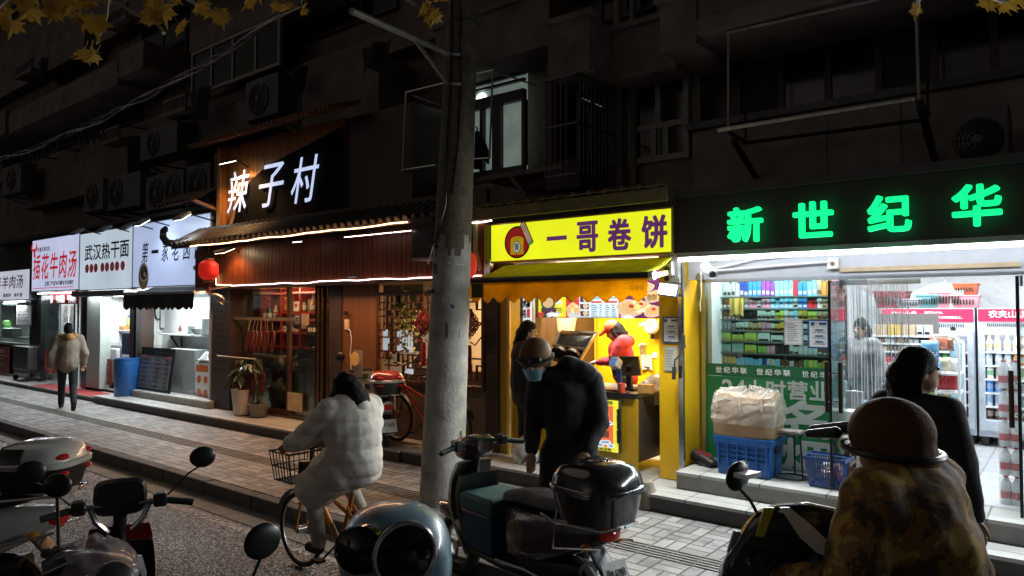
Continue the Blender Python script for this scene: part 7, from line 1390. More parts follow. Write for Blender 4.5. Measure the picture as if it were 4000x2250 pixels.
# ================================================================ pole, cables, branches
def polemat():
    m = M('pole_concrete', (.2, .195, .185), .85, noise=.3, ns=5, bump=.35, bs=28, ramp=((.2, .195, .18), (.42, .41, .385))); return m
pb = PZ(1724, 1962, 0); pole = thing('utility_pole', 'thick stained concrete utility pole in the middle of the pavement', 'pole', pb); ptop = pb + RT * .37 + V((0, 0, 9)); ax_ = ptop - pb
m = MB(); random.seed(6)
m.rings([[pb + ax_ * (j / 120) + (V((cos(a * pi / 18), sin(a * pi / 18), 0)) * (.232 - .12 * j / 120) * (1 + .007 * sin(j * .9 + a * .9) * (j < 44))) for a in range(36)] for j in range(121)]); PB_ = M('pole_weathered', (.15, .12, .09), .9, bump=.5, bs=40, ns=9, ramp=((.07, .055, .04), (.19, .155, .115)))   # bare weathered concrete above, a later cement coat below
for i, f in enumerate(m.f): c = V(m.v[f[0]]); a = math.atan2(c.y - pb.y, c.x - pb.x); m.m[i] = 1 if c.z > 2.62 + .1 * sin(a * 5) + .05 * sin(a * 13) else 0
m.build('shaft', [polemat(), PB_], pole, 60)
def on_pole(u, v, k=1.0, Y=None):
    """point on the side of the pole that faces the street, seen at u, v"""
    d = ray(u, v); best = None
    for i in range(400):
        t = 6.4 + i * .004; p = CAM + d * t; z = p.z / 9; c = pb + ax_ * z; r = .232 - .12 * z
        if (V((p.x - c.x, p.y - c.y, 0))).length < r * k: return p
    return CAM + d * 7.2
m = MB()
for v in (211, 327):
    pts = [on_pole(u, v + (u - 1750) * .02, 1.02) for u in (1745, 1760, 1775, 1790, 1800)]; m.tube(pts, .014, 6)
m.build('band', M('band_bright', (.7, .68, .62), .35, .6), pole); m = MB(); z0 = .52
for zz in (5.02, 4.6): c = pb + ax_ * (zz / 9); r = .236 - .12 * zz / 9; m.tube([c + V((cos(a * pi / 12) * r, sin(a * pi / 12) * r, 0)) for a in range(24)], .008, 5, closed=True)
m.build('wire_tie', DARKM, pole); m = MB()
m.grid(lambda s, q: on_pole(1750 + 72 * s, 1022 + 14 * s + 8 * q * (1 - s), 1.015), 8, 1); m.build('torn_paper', M('torn_paper', (.6, .58, .52), .8), pole); m = MB(); random.seed(12)
for (u, v, su, sv) in ((1680, 1140, 30, 18), (1765, 1195, 22, 14), (1700, 1050, 16, 40), (1790, 1300, 12, 30), (1745, 1290, 10, 60), (1800, 1700, 10, 34), (1690, 960, 40, 12)):
    m.grid(lambda s, q: on_pole(u + su * (s - .5) * (1 - .4 * abs(q - .5)), v + sv * (q - .5) + random.uniform(-3, 3), 1.012), 4, 4)
m.build('peeling_patch', M('peel_dark', (.07, .068, .062), .9, noise=.4, ns=30), pole); m = MB()
m.tube([on_pole(1765, 0, 1.05), on_pole(1760, 320, 1.06), on_pole(1745, 560, 1.06), on_pole(1740, 800, 1.06), on_pole(1700, 950, 1.1), P(1672, 1030, 6.3)], .012, 6); m.tube([on_pole(1798, 0, 1.04), on_pole(1800, 330, 1.04), on_pole(1790, 560, 1.04), on_pole(1765, 760, 1.05)], .008, 5); m.build('cable', BLACK, pole, True)
arm = thing('pole_arm', 'grey steel arm with a diagonal brace reaching from the pole towards the road', 'bracket', on_pole(1740, 205, 1)); a0 = pb + ax_ * (4.66 / 9) - V((0, .15, 0)); a1 = PD(1372, 42, 6.25); m = MB(); m.tube([a0, a1], .032, 8); m.build('arm', M('arm_steel', (.22, .21, .19), .6, .5), arm, True); MB().bar(a0.lerp(a1, .42), pb + ax_ * (4.33 / 9) - V((0, .15, 0)), .03, .03).build('brace', M('arm_steel'), arm)
cbn = thing('cable_bundle', 'sagging bundle of pale and dark cables crossing the upper left', 'cable', P(500, 380, 5.6)); A, B = P(-60, 640, 5.4), P(1180, 20, 5.6)
for i in range(5):
    pts = []
    for k in range(61):
        q = k / 60; p = A.lerp(B, q) - V((0, 0, .55 * 4 * q * (1 - q) * .45)); a = q * (23 + 5 * i) + i * 1.3; r = .022 + .03 * abs(sin(q * 9 + i)); pts.append(p + V((0, cos(a) * r, sin(a) * r)))
    MB().tube(pts, .009 if i else .012, 5).build('cable', [M('cable_pale', (.55, .56, .6), .25, .3), BLACK, M('cable_grey', (.3, .31, .34), .35), BLACK, BLACK][i], cbn, True)
LEAFM = fabric('plane_leaf', (.40, .23, .03), .3); TWIG = M('twig_bark', (.25, .22, .17), .7)
LOB = [(0, 0), (.12, -.06), (.42, -.05), (.30, .10), (.50, .30), (.28, .30), (.24, .42), (.10, .40), (0, .72), (-.10, .40), (-.24, .42), (-.28, .30), (-.50, .30), (-.30, .10), (-.42, -.05), (-.12, -.06)]
def leaf(m, p, s, q):
    n = len(LOB); vs = [p + q @ V((x * s, y * s, .10 * s * (abs(x) * 2) - .15 * s * y * y)) for x, y in LOB]; c = p + q @ V((0, .2 * s, -.05 * s)); m.add(vs + [c], [(i, (i + 1) % n, n) for i in range(n)])
def branch(label, twigs, leaves, d):
    t = thing('tree_branch', label, 'branch', PD(*twigs[0][0], d), 'plane tree branches hanging into the picture'); m = MB(); l = MB()
    for tw in twigs: m.tube([PD(u, v, d + .05 * i) for i, (u, v) in enumerate(tw)], [.012 - .008 * i / len(tw) for i in range(len(tw))], 5)
    for (u, v, s) in leaves:
        q = Quaternion(UP.cross(V((0, 0, 1))) if False else (1, 0, 0), 0); base = Matrix((RT, -UP, FW)).transposed().to_quaternion(); q = base @ Quaternion((0, 0, 1), random.uniform(-.8, .8)) @ Quaternion((1, 0, 0), random.uniform(-.9, .9)) @ Quaternion((0, 1, 0), random.uniform(-.8, .8)); leaf(l, PD(u, v, d + random.uniform(-.15, .25)), s * 1.6 * d / 2780 , q); leaf(l, PD(u + random.uniform(-45, 45), v + random.uniform(-45, 15), d + .2), s * 1.25 * d / 2780, base @ Quaternion((0, 0, 1), random.uniform(-1.6, 1.6)) @ Quaternion((1, 0, 0), random.uniform(-1, 1))); m.tube([PD(u, v, d), PD(u + random.uniform(-25, 25), v - 35, d + .05)], .002, 4)
    m.build('twigs', TWIG, t, True); l.build('leaves', LEAFM, t)
random.seed(31)
branch('yellow plane leaves on a twig at the top left corner', [[(420, -10), (415, 60), (400, 110), (375, 170)], [(-10, 30), (40, -15)]], [(20, 50, 75), (45, 80, 70), (130, 25, 80), (175, 0, 80), (210, 40, 60), (240, 30, 60), (290, 10, 95), (330, 60, 70), (360, 70, 85), (310, -20, 80), (330, 195, 78), (375, 210, 50), (255, -25, 70), (400, -30, 60)], 3.6)
branch('slim pale branch with two leaf clusters over the dark windows', [[(330, -5), (460, 15), (560, 75)], [(640, 130), (600, 70)]], [(565, 40, 62), (600, 65, 75), (640, 20, 55), (625, 35, 70), (700, 95, 55), (605, 0, 50)], 3.7)
branch('curled brown leaves at the top between the leaf clusters and the tall white characters', [[(720, -10), (780, 25), (860, 55)]], [(780, 15, 55), (820, 40, 60), (860, 55, 55), (800, 0, 50), (1125, 25, 55), (1085, 15, 40), (1180, 30, 40), (980, -10, 60)], 3.8)
branch('yellow green leaves just left of the pole top', [[(1580, -10), (1640, 30), (1700, 60)]], [(1660, 25, 50), (1700, 55, 55), (1690, 45, 45), (1725, -10, 50), (1680, 70, 35)], 4.2)
branch('brown leaves at the top right corner', [[(3880, -10), (3950, 20)], [(3590, -10), (3585, 15)]], [(3585, 22, 55), (3860, 10, 60), (3910, 5, 70), (3940, 12, 60), (3980, -25, 60)], 3.5)
st_ = thing('stone_post', 'small worn stone post standing on the pavement by the low step', 'post', PZ(2528, 1990, 0)); c = PZ(2528, 1986, 0); MB().lathe([(.085, 0), (.09, .03), (.085, .2), (.06, .27), (.02, .29), (0, .29)], c, n=16).build('post', M('post_stone', (.25, .22, .17), .8, noise=.4, ns=12, bump=.4), st_, True)

# ================================================================ two-wheelers
def paint(n, c, r=.18): return M(n, c, r, coat=.6, noise=.08)
SEATM = M('seat_vinyl', (.012, .012, .013), .35, noise=.3); RIM = M('wheel_rim', (.3, .3, .31), .3, .8); LENSR = M('red_lens', (.45, .02, .015), .1, emit=.03); LENSA = M('amber_lens', (.5, .2, .02), .1)
def sup(cx, cz, w_, h, n=16, e=3.0, x=0):
    """superellipse ring across the vehicle at station x"""
    return [V((x, cx + w_ * math.copysign(abs(cos(a)) ** (2 / e), cos(a)), cz + h * math.copysign(abs(sin(a)) ** (2 / e), sin(a)))) for a in [2 * pi * i / n for i in range(n)]]
def wheel(par, x, r, wd=.05, spokes=0, rim=RIM, y=0, name='wheel'):
    t = MB().tube([(x + cos(a * pi / 16) * (r - wd * .5), y, r + sin(a * pi / 16) * (r - wd * .5)) for a in range(32)], wd * .5, 8, closed=True).build('wheel', RUBBER, par, True)
    m = MB(); m.tube([(x + cos(a * pi / 16) * (r - wd), y, r + sin(a * pi / 16) * (r - wd)) for a in range(32)], wd * .22, 6, closed=True); m.lathe([(.03, -.04), (.03, .04)], (x, y, r), (0, 1, 0), 10)
    for k in range(spokes or 5): a = 2 * pi * k / (spokes or 5); m.tube([(x, y + .02 * (-1) ** k, r), (x + cos(a) * (r - wd), y, r + sin(a) * (r - wd))], .0015 if spokes else .016, 4)
    m.build('rim', rim, t, True); return t
def mirror(par, base, tip, size=.065, tilt=(1, 0, 0), sx=1.15):
    m = MB(); m.tube([base, V(base).lerp(V(tip), .6) + V((0, .0, .02)), tip], .006, 6); t = m.build('mirror', DARKM, par, True); n = V(tilt).normalized(); q = V((1, 0, 0)).rotation_difference(n).to_matrix()
    MB().ell(V(tip) + V((0, 0, size * .7)), (.02, size * sx, size), q, 20, 10).build('mirror_shell', BLACK, t, True); return t
def scooter(label, col, o, hd, s=1.0, box=None, boxm=None, seat=SEATM, dark=M('scooter_black', (.015, .015, .016), .3), head='std', mirrors=True, plate=True, name='electric_scooter', rack=True, shield=None):
    t = thing(name, label, 'scooter', (0, 0, 0), 'electric scooters and motorbikes along the road'); P_ = col; shd = shield or P_
    wheel(t, .63, .235, .09); wheel(t, -.6, .235, .1)
    MB().rings([sup(0, .32, .02, .02, x=.50), sup(0, .31, .15, .03, x=.42), sup(0, .29, .17, .035, x=-.1), sup(0, .3, .15, .06, x=-.3)]).build('floorboard', dark, t, 50)
    m = MB(); rr = []
    for i in range(9):
        q = i / 8; z = .26 + (.42 if head == 'big' else .62) * q; w_ = (.09 if head == 'big' else .20) * (1 - .25 * q ** 3) * (1 - .25 * (1 - q) ** 2); xx = .36 + .16 * sin(q * 2.4) ; rr.append([V((xx + .05 * (1 - (y / w_) ** 2), y, z)) for y in [w_ * (-1 + 2 * k / 10) for k in range(11)]] + [V((xx - .03 + .02 * (1 - (y / w_) ** 2), y, z)) for y in [w_ * (1 - 2 * k / 10) for k in range(11)]])
    m.rings(rr); m.build('leg_shield', shd, t, 50); MB().rings([[V((x - .06, y, z)) for x, y, z in r[11:]] + [V((x - .10, y, z)) for x, y, z in reversed([tuple(p) for p in r[11:]])] for r in [[p * 1 for p in r_] for r_ in rr[1:8]]]).build('inner_shield', dark, t, 50)
    MB().rings([sup(0, .50, .02, .01, x=.88), sup(0, .47, .07, .05, x=.8), sup(0, .46, .085, .06, x=.62), sup(0, .42, .05, .05, x=.46)]).build('front_fender', P_, t, True); MB().tube([(.60, 0, .24), (.48, 0, .62), (.42, 0, .95)], .035, 10).build('steering_column', dark, t, True)
    if head == 'std':
        MB().rings([sup(0, .98, .04, .03, x=.60), sup(0, .97, .11, .08, x=.54), sup(0, .98, .13, .095, x=.45), sup(0, 1.0, .11, .08, x=.36), sup(0, 1.01, .07, .05, x=.31)]).build('handlebar_cover', P_, t, True); MB().lathe([(.07, 0), (.065, .015), (0, .025)], (.59, 0, .97), (1, 0, .1), 18).build('headlight', M('headlight_glass', (.35, .36, .36), .08), t, True); MB().rings([sup(0, 1.065, .10, .008, x=.42), sup(0, 1.07, .09, .012, x=.36), sup(0, 1.05, .08, .008, x=.30)]).build('instrument_panel', M('panel_gloss', (.015, .03, .025), .06), t, True)
    m = MB(); hs = () if head == 'big' else (-1, 1)
    m.tube([(.42, -.1, .98), (.42, .1, .98)] if head == 'big' else [(.34, -.34, 1.0), (.38, -.2, 1.02), (.42, 0, 1.0), (.38, .2, 1.02), (.34, .34, 1.0)], .013, 8); m.build('handlebar', CHROME, t, True)
    for sy in hs:
        MB().tube([(.365, sy * .24, 1.015), (.33, sy * .37, .995)], .019, 10).build('grip', RUBBER, t, True); m = MB(); m.tube([(.40, sy * .2, 1.0), (.41, sy * .24, 1.0), (.375, sy * .36, .985)], .007, 6); m.build('brake_lever', CHROME, t, True); MB().box(.34, .42, sy * .2 - .035, sy * .2 + .035, .985, 1.06).build('switch_box', dark, t, bevel=.012)
        if mirrors: mirror(t, (.39, sy * .21, 1.04), (.40, sy * .34, 1.20), .06)
    MB().rings([sup(0, .66, .03, .04, x=.02), sup(0, .73, .11, .04, x=-.03), sup(0, .76, .13, .045, x=-.2), sup(0, .77, .145, .05, x=-.42), sup(0, .8, .13, .05, x=-.68), sup(0, .81, .06, .03, x=-.78)]).build('seat', seat, t, True)
    MB().rings([sup(0, .5, .10, .18, x=.0), sup(0, .5, .15, .2, x=-.12), sup(0, .55, .165, .17, x=-.4), sup(0, .63, .13, .11, x=-.7), sup(0, .68, .06, .06, x=-.9)]).build('body', P_, t, 60); MB().rings([sup(0, .33, .10, .10, x=-.05), sup(0, .34, .13, .09, x=-.35), sup(0, .4, .08, .06, x=-.72)]).build('lower_body', dark, t, 60)
    MB().rings([sup(0, .67, .07, .045, x=-.86), sup(0, .67, .06, .035, x=-.93), sup(0, .67, .02, .01, x=-.95)]).build('tail_light', LENSR, t, True)
    for sy in (-1, 1): MB().ell((-.83, sy * .13, .6), (.035, .03, .025)).build('turn_signal', LENSA, t, True)
    MB().rings([sup(0, .56, .07, .012, x=-.78), sup(0, .42, .075, .012, x=-.92), sup(0, .33, .07, .01, x=-.96)]).build('mudguard', dark, t, 50)
    if plate:
        a = MB().add([(-.925, -.1, .52), (-.925, .1, .52), (-.985, .1, .37), (-.985, -.1, .37)], [(0, 1, 2, 3)]).build('number_plate', M('plate_white', (.45, .46, .45), .5, noise=.2, ns=25), t); a.modifiers.new('t', 'SOLIDIFY').thickness = .006
        text('沪A 28716' if plate is True else plate, (-.962, .075, .43), .15, .06, INK, 'plate_number', t, ex=(0, -1, 0), ez=(.37, 0, 1), bold=0, res=1)
    if rack:
        m = MB(); k = -.1 if box == 'embossed' else 0
        for sy in (-1, 1): m.tube([(-.45, sy * .14, .72), (-.6, sy * .16, .80 + k), (-.98, sy * .15, .83 + k), (-1.0, sy * .02, .83 + k)], .009, 6); m.tube([(-.55, sy * .17, .33), (-.35, sy * .2, .36), (-.05, sy * .19, .34)], .008, 6); m.tube([(-.62, sy * .16, .8), (-.6, sy * .18, .55), (-.95, sy * .14, .62)], .008, 6)
        m.build('rack', CHROME, t, True)
    if box:
        bk_ = 1.25 if box == 'embossed' else 1; bm = boxm; e = 3.4; q = lambda z, w_, l: [V((-.80 + bk_ ** .5 * l * math.copysign(abs(cos(a)) ** (2 / e), cos(a)), bk_ ** .5 * w_ * math.copysign(abs(sin(a)) ** (2 / e), sin(a)), .83 + (z - .83) * bk_ - (.11 if bk_ > 1 else 0))) for a in [2 * pi * k / 28 for k in range(28)]]
        b = MB().rings([q(.835, .14, .15), q(.85, .17, .18), q(.96, .205, .205), q(.99, .21, .21)]).build('top_box', bm[0], t, True); MB().rings([q(.985, .222, .222), q(1.01, .225, .225), q(1.02, .215, .215)]).build('box_rim', bm[1], b, 50); MB().rings([q(1.018, .212, .212), q(1.06, .205, .2), q(1.10, .175, .165), q(1.122, .11, .10), q(1.126, .02, .02)]).build('box_lid', bm[2], b, 60)
        if box == 'embossed': text('VWA', (-.86, .07, 1.091), .14, .07, CHROME, 'raised_letters', b, ex=(0, -1, 0), ez=(1, 0, 0), bold=0, ext=.008); MB().tube([(-.80 + .10 * cos(a * pi / 12), .13 * sin(a * pi / 12), 1.082) for a in range(24)], .005, 5, closed=True).build('raised_ring', bm[0], b, True); MB().box(-1.022, -1.005, -.03, .03, .885, .92).build('lock', CHROME, b, bevel=.005)
        else:
            for zz in (1.045, .95):
                for sy in (-1, 1): MB().ell((-.96, sy * .12, zz), (.055, .05, .022)).build('reflector', LENSR, b, True)
            MB().rings([[V((p.x * 1.0 + .0, p.y, p.z)) + (V((p.x + .80, p.y, 0))).normalized() * .004 for p in r_] for r_ in [[p for p in q(z, w_, l) if p.x > -.83] for z, w_, l in ((1.022, .213, .213), (1.06, .206, .201), (1.10, .176, .166))]], cap=False, closed=False).build('dark_cover', bm[0], b, 60)
    t.location = o; t.rotation_euler = (0, 0, hd); t.scale = (s, s, s); return t
RZ = -.148
def head_at(u, v, d, hd, s, lx=.42):
    p = PD(u, v, d); return V((p.x - lx * s * cos(hd), p.y - lx * s * sin(hd), RZ))
BLK = paint('gloss_black', (.012, .011, .012), .12); BRN = paint('dark_brown_body', (.045, .028, .026), .25)
# black scooter with the big top box
hd = math.atan2(.31, -1.43); oo = V((-2.46, 3.98, RZ)) + V((cos(hd), sin(hd), 0)) * .80 * 1.08
bs_ = scooter('black scooter with a big glossy top box and a teal crate on its footboard', BRN, oo, hd, 1.08, 'embossed', (BLK, M('rim_dark_chrome', (.12, .12, .125), .15, .9), BLK), M('seat_dusty', (.09, .085, .075), .6, noise=.7, ns=6), shield=paint('shield_silver', (.22, .2, .17), .25), mirrors=False, plate='沪B 61903')
tc = thing('insulated_crate', 'teal blue insulated crate on the footboard of the black scooter', 'crate', (0, 0, 0)); e = lambda z, k, h: [V((.17 + sx * .17 * k, sy * .19 * k, z)) for sx, sy in ((-1, -1), (1, -1), (1, 1), (-1, 1))]
MB().rings([e(.33, .9, 0), e(.62, 1, 0)]).build('body', M('crate_deep_blue', (.008, .05, .12), .6, noise=.25), tc, bevel=.015); MB().rings([e(.60, 1.06, 0), e(.69, 1.06, 0), e(.71, .95, 0)]).build('lid', M('crate_teal', (.03, .10, .10), .6, noise=.3, ns=5), tc, bevel=.015); MB().box(.02, .32, .206, .209, .59, .602).build('trim', M('crate_trim', (.3, .2, .18), .5), tc)
tc.location = oo; tc.rotation_euler = (0, 0, hd); tc.scale = (1.08,) * 3
# blue grey scooter head, nearest the camera
hd2 = math.atan2(-.62, .785); oo = head_at(1545, 2130, 2.95, hd2, 1.16)
BG_ = paint('blue_grey_paint', (.12, .22, .28), .38); b2 = scooter('blue grey scooter with a bulbous front and ringed round headlight', BG_, oo, hd2, 1.16, head='big', mirrors=False, plate=False, rack=False)
hb = MB(); c0 = V((.42, 0, .98)); hb.rings([[V((c0.x + xx, w_ * math.copysign(abs(cos(a)) ** .8, cos(a)), c0.z + h * math.copysign(abs(sin(a)) ** .8, sin(a)) + dz)) for a in [2 * pi * k / 32 for k in range(32)]] for xx, w_, h, dz in ((-.2, .10, .08, .02), (-.17, .15, .125, .01), (-.1, .185, .165, 0), (0, .2, .185, -.01), (.1, .19, .18, -.015), (.17, .165, .155, -.015), (.205, .13, .125, -.015), (.215, .05, .05, -.015))]); hbo = hb.build('front_cowl', BG_, b2, True)
def disc_on(y, z, r, sx, sz, dep, mat, nm, par, ring=None, dirv=(1, 0, 0), c=None):
    n = V(dirv).normalized(); p = c; o = MB().lathe([(r, -.03), (r, dep), (r * .85, dep + .012), (0, dep + .02)], p, n, 32, sx, sz).build(nm, mat, par, True)
    if ring: a = n.cross(V((0, 0, 1))).normalized(); b_ = a.cross(n); MB().tube([p + n * (dep + .002) + (a * cos(2 * pi * k / 36) * sx + b_ * sin(2 * pi * k / 36) * sz) * r * 1.04 for k in range(36)], .009, 8, closed=True).build(nm + '_ring', ring, o, True)
    return o
GL_ = M('dark_lens', (.004, .004, .005), .04)
disc_on(0, 0, .098, 1, 1, .012, GL_, 'headlight', b2, M('ring_silver', (.55, .52, .56), .22, .9), (.97, .22, .02), V((.42 + .212, .012, 1.05)))
disc_on(0, 0, .085, 1.05, .92, .006, GL_, 'dark_visor', b2, None, (.88, -.46, .1), V((.42 + .182, -.13, 1.062)))
# far left scooter with the white top box
WH = paint('gloss_white', (.5, .5, .46), .2); hd3 = radians(222); p = PD(165, 1860, 4.75); s3_ = 1.14; oo = V((p.x, p.y, RZ)) + V((cos(hd3), sin(hd3), 0)) * .8 * s3_
scooter('white scooter at the far left with a two-tone white and black top box', WH, oo, hd3, s3_, 'plain', (M('scooter_black'), WH, WH), plate=False, mirrors=False)
# red scooter seen from behind its handlebar
rr_ = ray(480, 1950); hd4 = math.atan2(rr_.y, rr_.x) + .0; REDP = paint('scarlet_paint', (.32, .02, .012), .25)
r1 = scooter('black and red scooter with raised handlebar and two round mirrors, front toward the kerb', M('scooter_black'), head_at(470, 1960, 4.1, hd4, 1.02), hd4, 1.02, plate=False, rack=False, head='none', mirrors=False, shield=REDP)
MB().rings([sup(0, 1.0, .08, .05, x=.50, e=4), sup(0, 1.04, .135, .10, x=.46, e=4), sup(0, 1.05, .135, .105, x=.42, e=4), sup(0, 1.05, .12, .09, x=.39, e=4)]).build('display_back', BLACK, r1, True)
for sy in (-1, 1): mirror(r1, (.39, sy * .24, 1.04), (.36, sy * .42, 1.20), .062)
for sy in (-1, 1): MB().tube([(.40, sy * .22, 1.0), (.42, sy * .15, 1.0), (.40, sy * .12, .93), (.42, sy * .06, .86)], .016, 8).build('riser_bar', CHROME, r1, True)
# dark red scooter at the bottom left with a plastic cover
hd5 = math.atan2(*(RT * .75 + FW * .55).yx); MAR = paint('maroon_paint', (.05, .012, .014), .3)
r2 = scooter('maroon scooter at the bottom left, its dash wrapped in a crumpled plastic bag', MAR, head_at(330, 2120, 2.75, hd5, 1.12), hd5, 1.12, plate=False, rack=False, mirrors=False, head='std')
random.seed(14); m = MB(); rr = []
for j in range(9):
    q = j / 8; rr.append([V((.45 + (.15 * cos(a) + .012 * random.uniform(-1, 1)) * sin(pi * (.12 + .8 * q)), (.17 * sin(a) + .012 * random.uniform(-1, 1)) * sin(pi * (.12 + .8 * q)), .92 + .2 * q + .012 * sin(a * 5 + j))) for a in [2 * pi * k / 24 for k in range(24)]])
m.rings(rr); m.build('plastic_cover', film('cover_film', (.42, .36, .35), .34, .1), r2, 60); mirror(r2, (.36, .22, 1.04), (.36, .34, 1.22), .046, (.5, 1, 0)); mm_ = mirror(r2, (.39, -.2, 1.03), (.46, -.36, 1.04), .06, (.3, -.6, .8), 1.4); MB().lathe([(.045, 0), (.045, .004)], (-.38, -.168, .60), (0, -1, .1), 18).build('badge', M('badge_silver', (.5, .5, .5), .3, .5), r2); text('DINIKER', (-.66, -.150, .60), .2, .035, M('decal_pale', (.35, .3, .3), .4), 'decal', r2, ex=(1, -.06, .05), ez=(0, 0, 1)); text('G', (-.405, -.173, .578), .05, .05, BLACK, 'badge_letter', r2, ex=(1, 0, 0), ez=(0, 0, 1), bold=.04)
# scooter whose mirror stands up at the bottom edge
hd6 = math.atan2(*(RT * .85 - FW * .2).yx); p = PD(1025, 2150, 2.55); r3 = scooter('dark scooter of which only a round black mirror rises at the bottom edge', M('scooter_black'), V((p.x, p.y, RZ)) + V((-.40 * cos(hd6) + .34 * sin(hd6), -.40 * sin(hd6) - .34 * cos(hd6), 0)) * .98, hd6, .98, plate=False, rack=False, mirrors=False)
mirror(r3, (.36, .21, 1.02), (.40, .34, 1.30), .066, (.9, -.5, 0), 1.1)
# scooter by the restaurant
hd7 = math.atan2(.5, -1); p = PD(1530, 1600, 9.3); s7 = 1.05; q = PZ(1500, 1790, .0); oo = V((q.x, q.y, .003)) + V((cos(hd7), sin(hd7), 0)) * .75
r4 = scooter('white scooter with red topped box and hanging plate parked by the restaurant step', WH, oo, hd7, s7, 'plain', (BLACK, WH, paint('lid_red', (.4, .05, .04), .25)), plate='沪C 40755', mirrors=True)
# ---------------------------------------------------------------- bicycles
def bicycle(label, col, o, hd, s=1.0, basket=False, steer=0):
    t = thing('bicycle', label, 'bicycle', (0, 0, 0), 'bicycles'); r = .31; wheel(t, .52, r, .038, 14); wheel(t, -.5, r, .038, 14); T_ = lambda nm, mat, *pts, r=.016: MB().tube(pts, r, 8).build(nm, mat, t, True)
    m = MB(); m.tube([(.40, 0, .82), (.36, 0, .70), (-.02, 0, .3)], .024, 8); m.tube([(-.02, 0, .28), (-.18, 0, .72)], .018, 8); m.tube([(.38, 0, .74), (-.12, 0, .56)], .018, 8)
    for sy in (-1, 1): m.tube([(-.02, sy * .05, .29), (-.5, sy * .06, r)], .011, 6); m.tube([(-.15, sy * .03, .62), (-.5, sy * .06, r)], .009, 6)
    m.build('frame', col, t, True); m = MB()
    for sy in (-1, 1): m.tube([(.41, sy * .03, .68), (.44, sy * .05, .6), (.52, sy * .05, r)], .012, 6)
    m.build('fork', col, t, True); T_('stem', BLACK, (.41, 0, .72), (.37, 0, 1.0)); T_('handlebar', BLACK, (.22, -.28, 1.06), (.34, -.2, 1.05), (.38, 0, 1.0), (.34, .2, 1.05), (.22, .28, 1.06), r=.012); T_('seat_post', CHROME, (-.16, 0, .68), (-.2, 0, .82), r=.012); MB().rings([sup(0, .86, .02, .012, x=.06), sup(0, .86, .035, .025, x=-.08), sup(0, .87, .1, .035, x=-.26), sup(0, .87, .08, .03, x=-.32)]).build('saddle', SEATM, t, True); T_('crank', DARKM, (.08, .09, .18), (-.02, .05, .29), (-.02, -.05, .29), (-.12, -.09, .40), r=.009); MB().lathe([(.09, 0), (.09, .01)], (-.02, -.045, .29), (0, -1, 0), 20).build('chainring', DARKM, t)
    for xx, sy in ((.08, 1), (-.12, -1)): MB().box(xx - .05, xx + .05, sy * .13 - .035, sy * .13 + .035, .17 + (.22 if sy < 0 else 0), .19 + (.22 if sy < 0 else 0)).build('pedal', RUBBER, t)
    for x in (.52, -.5): MB().rings([[V((x + cos(a) * (r + .03) , y, r + sin(a) * (r + .03))) for y in (-.03, .03)] + [V((x + cos(a) * (r + .022), y, r + sin(a) * (r + .022))) for y in (.03, -.03)] for a in [radians((20 if x > 0 else 30) + 12 * k) for k in range(12)]]).build('mudguard', DARKM, t, 50)
    if basket:
        m = MB(); x0, x1, w_, z0, z1 = .44, .74, .17, .72, .96; g = .006
        for z in (z0, (z0 + z1) / 2, z1): k = .85 + .15 * (z - z0) / (z1 - z0); m.tube([(x0, -w_ * k, z), (x0 + (x1 - x0) * k, -w_ * k, z), (x0 + (x1 - x0) * k, w_ * k, z), (x0, w_ * k, z)], g if z < z1 else .009, 5, closed=True)
        for i in range(7):
            f = i / 6
            for sy in (-1, 1): m.tube([(x0 + (x1 - x0) * .85 * f, sy * w_ * .85, z0), (x0 + (x1 - x0) * f, sy * w_, z1)], g * .8, 4)
            m.tube([(x0 + (x1 - x0) * .85, w_ * .85 * (2 * f - 1), z0), (x1, w_ * (2 * f - 1), z1)], g * .8, 4); m.tube([(x0 + (x1 - x0) * .85 * f, -w_ * .85, z0), (x0 + (x1 - x0) * .85 * f, w_ * .85, z0)], g * .8, 4)
        m.build('basket', DARKM, t, True); MB().box(.36, .44, -.09, .09, .74, .90).build('lock_panel', BLACK, t, bevel=.012); MB().box(.425, .43, -.012, .012, .50, .70).build('reflector', M('reflector_pale', (.7, .75, .7), .3), t)
    t.location = o; t.rotation_euler = (0, 0, hd); t.scale = (s,) * 3; return t
bkp = PZ(1345, 2245, RZ); HB_ = radians(178); BK_O = V((-4.62, 3.60, RZ)); BS = 1.0
bicycle('orange shared bicycle with a black wire basket under the white coated rider', paint('orange_paint', (.5, .16, .01), .3), BK_O, HB_, BS, True)
q = PZ(1650, 1705, .17); hb2 = math.atan2(-.25, -1); bicycle('black and red mountain bicycle leaning by the lattice window', paint('red_black_paint', (.25, .02, .015), .3), V((q.x + .55, 6.78, .175)), radians(180), 1.06)
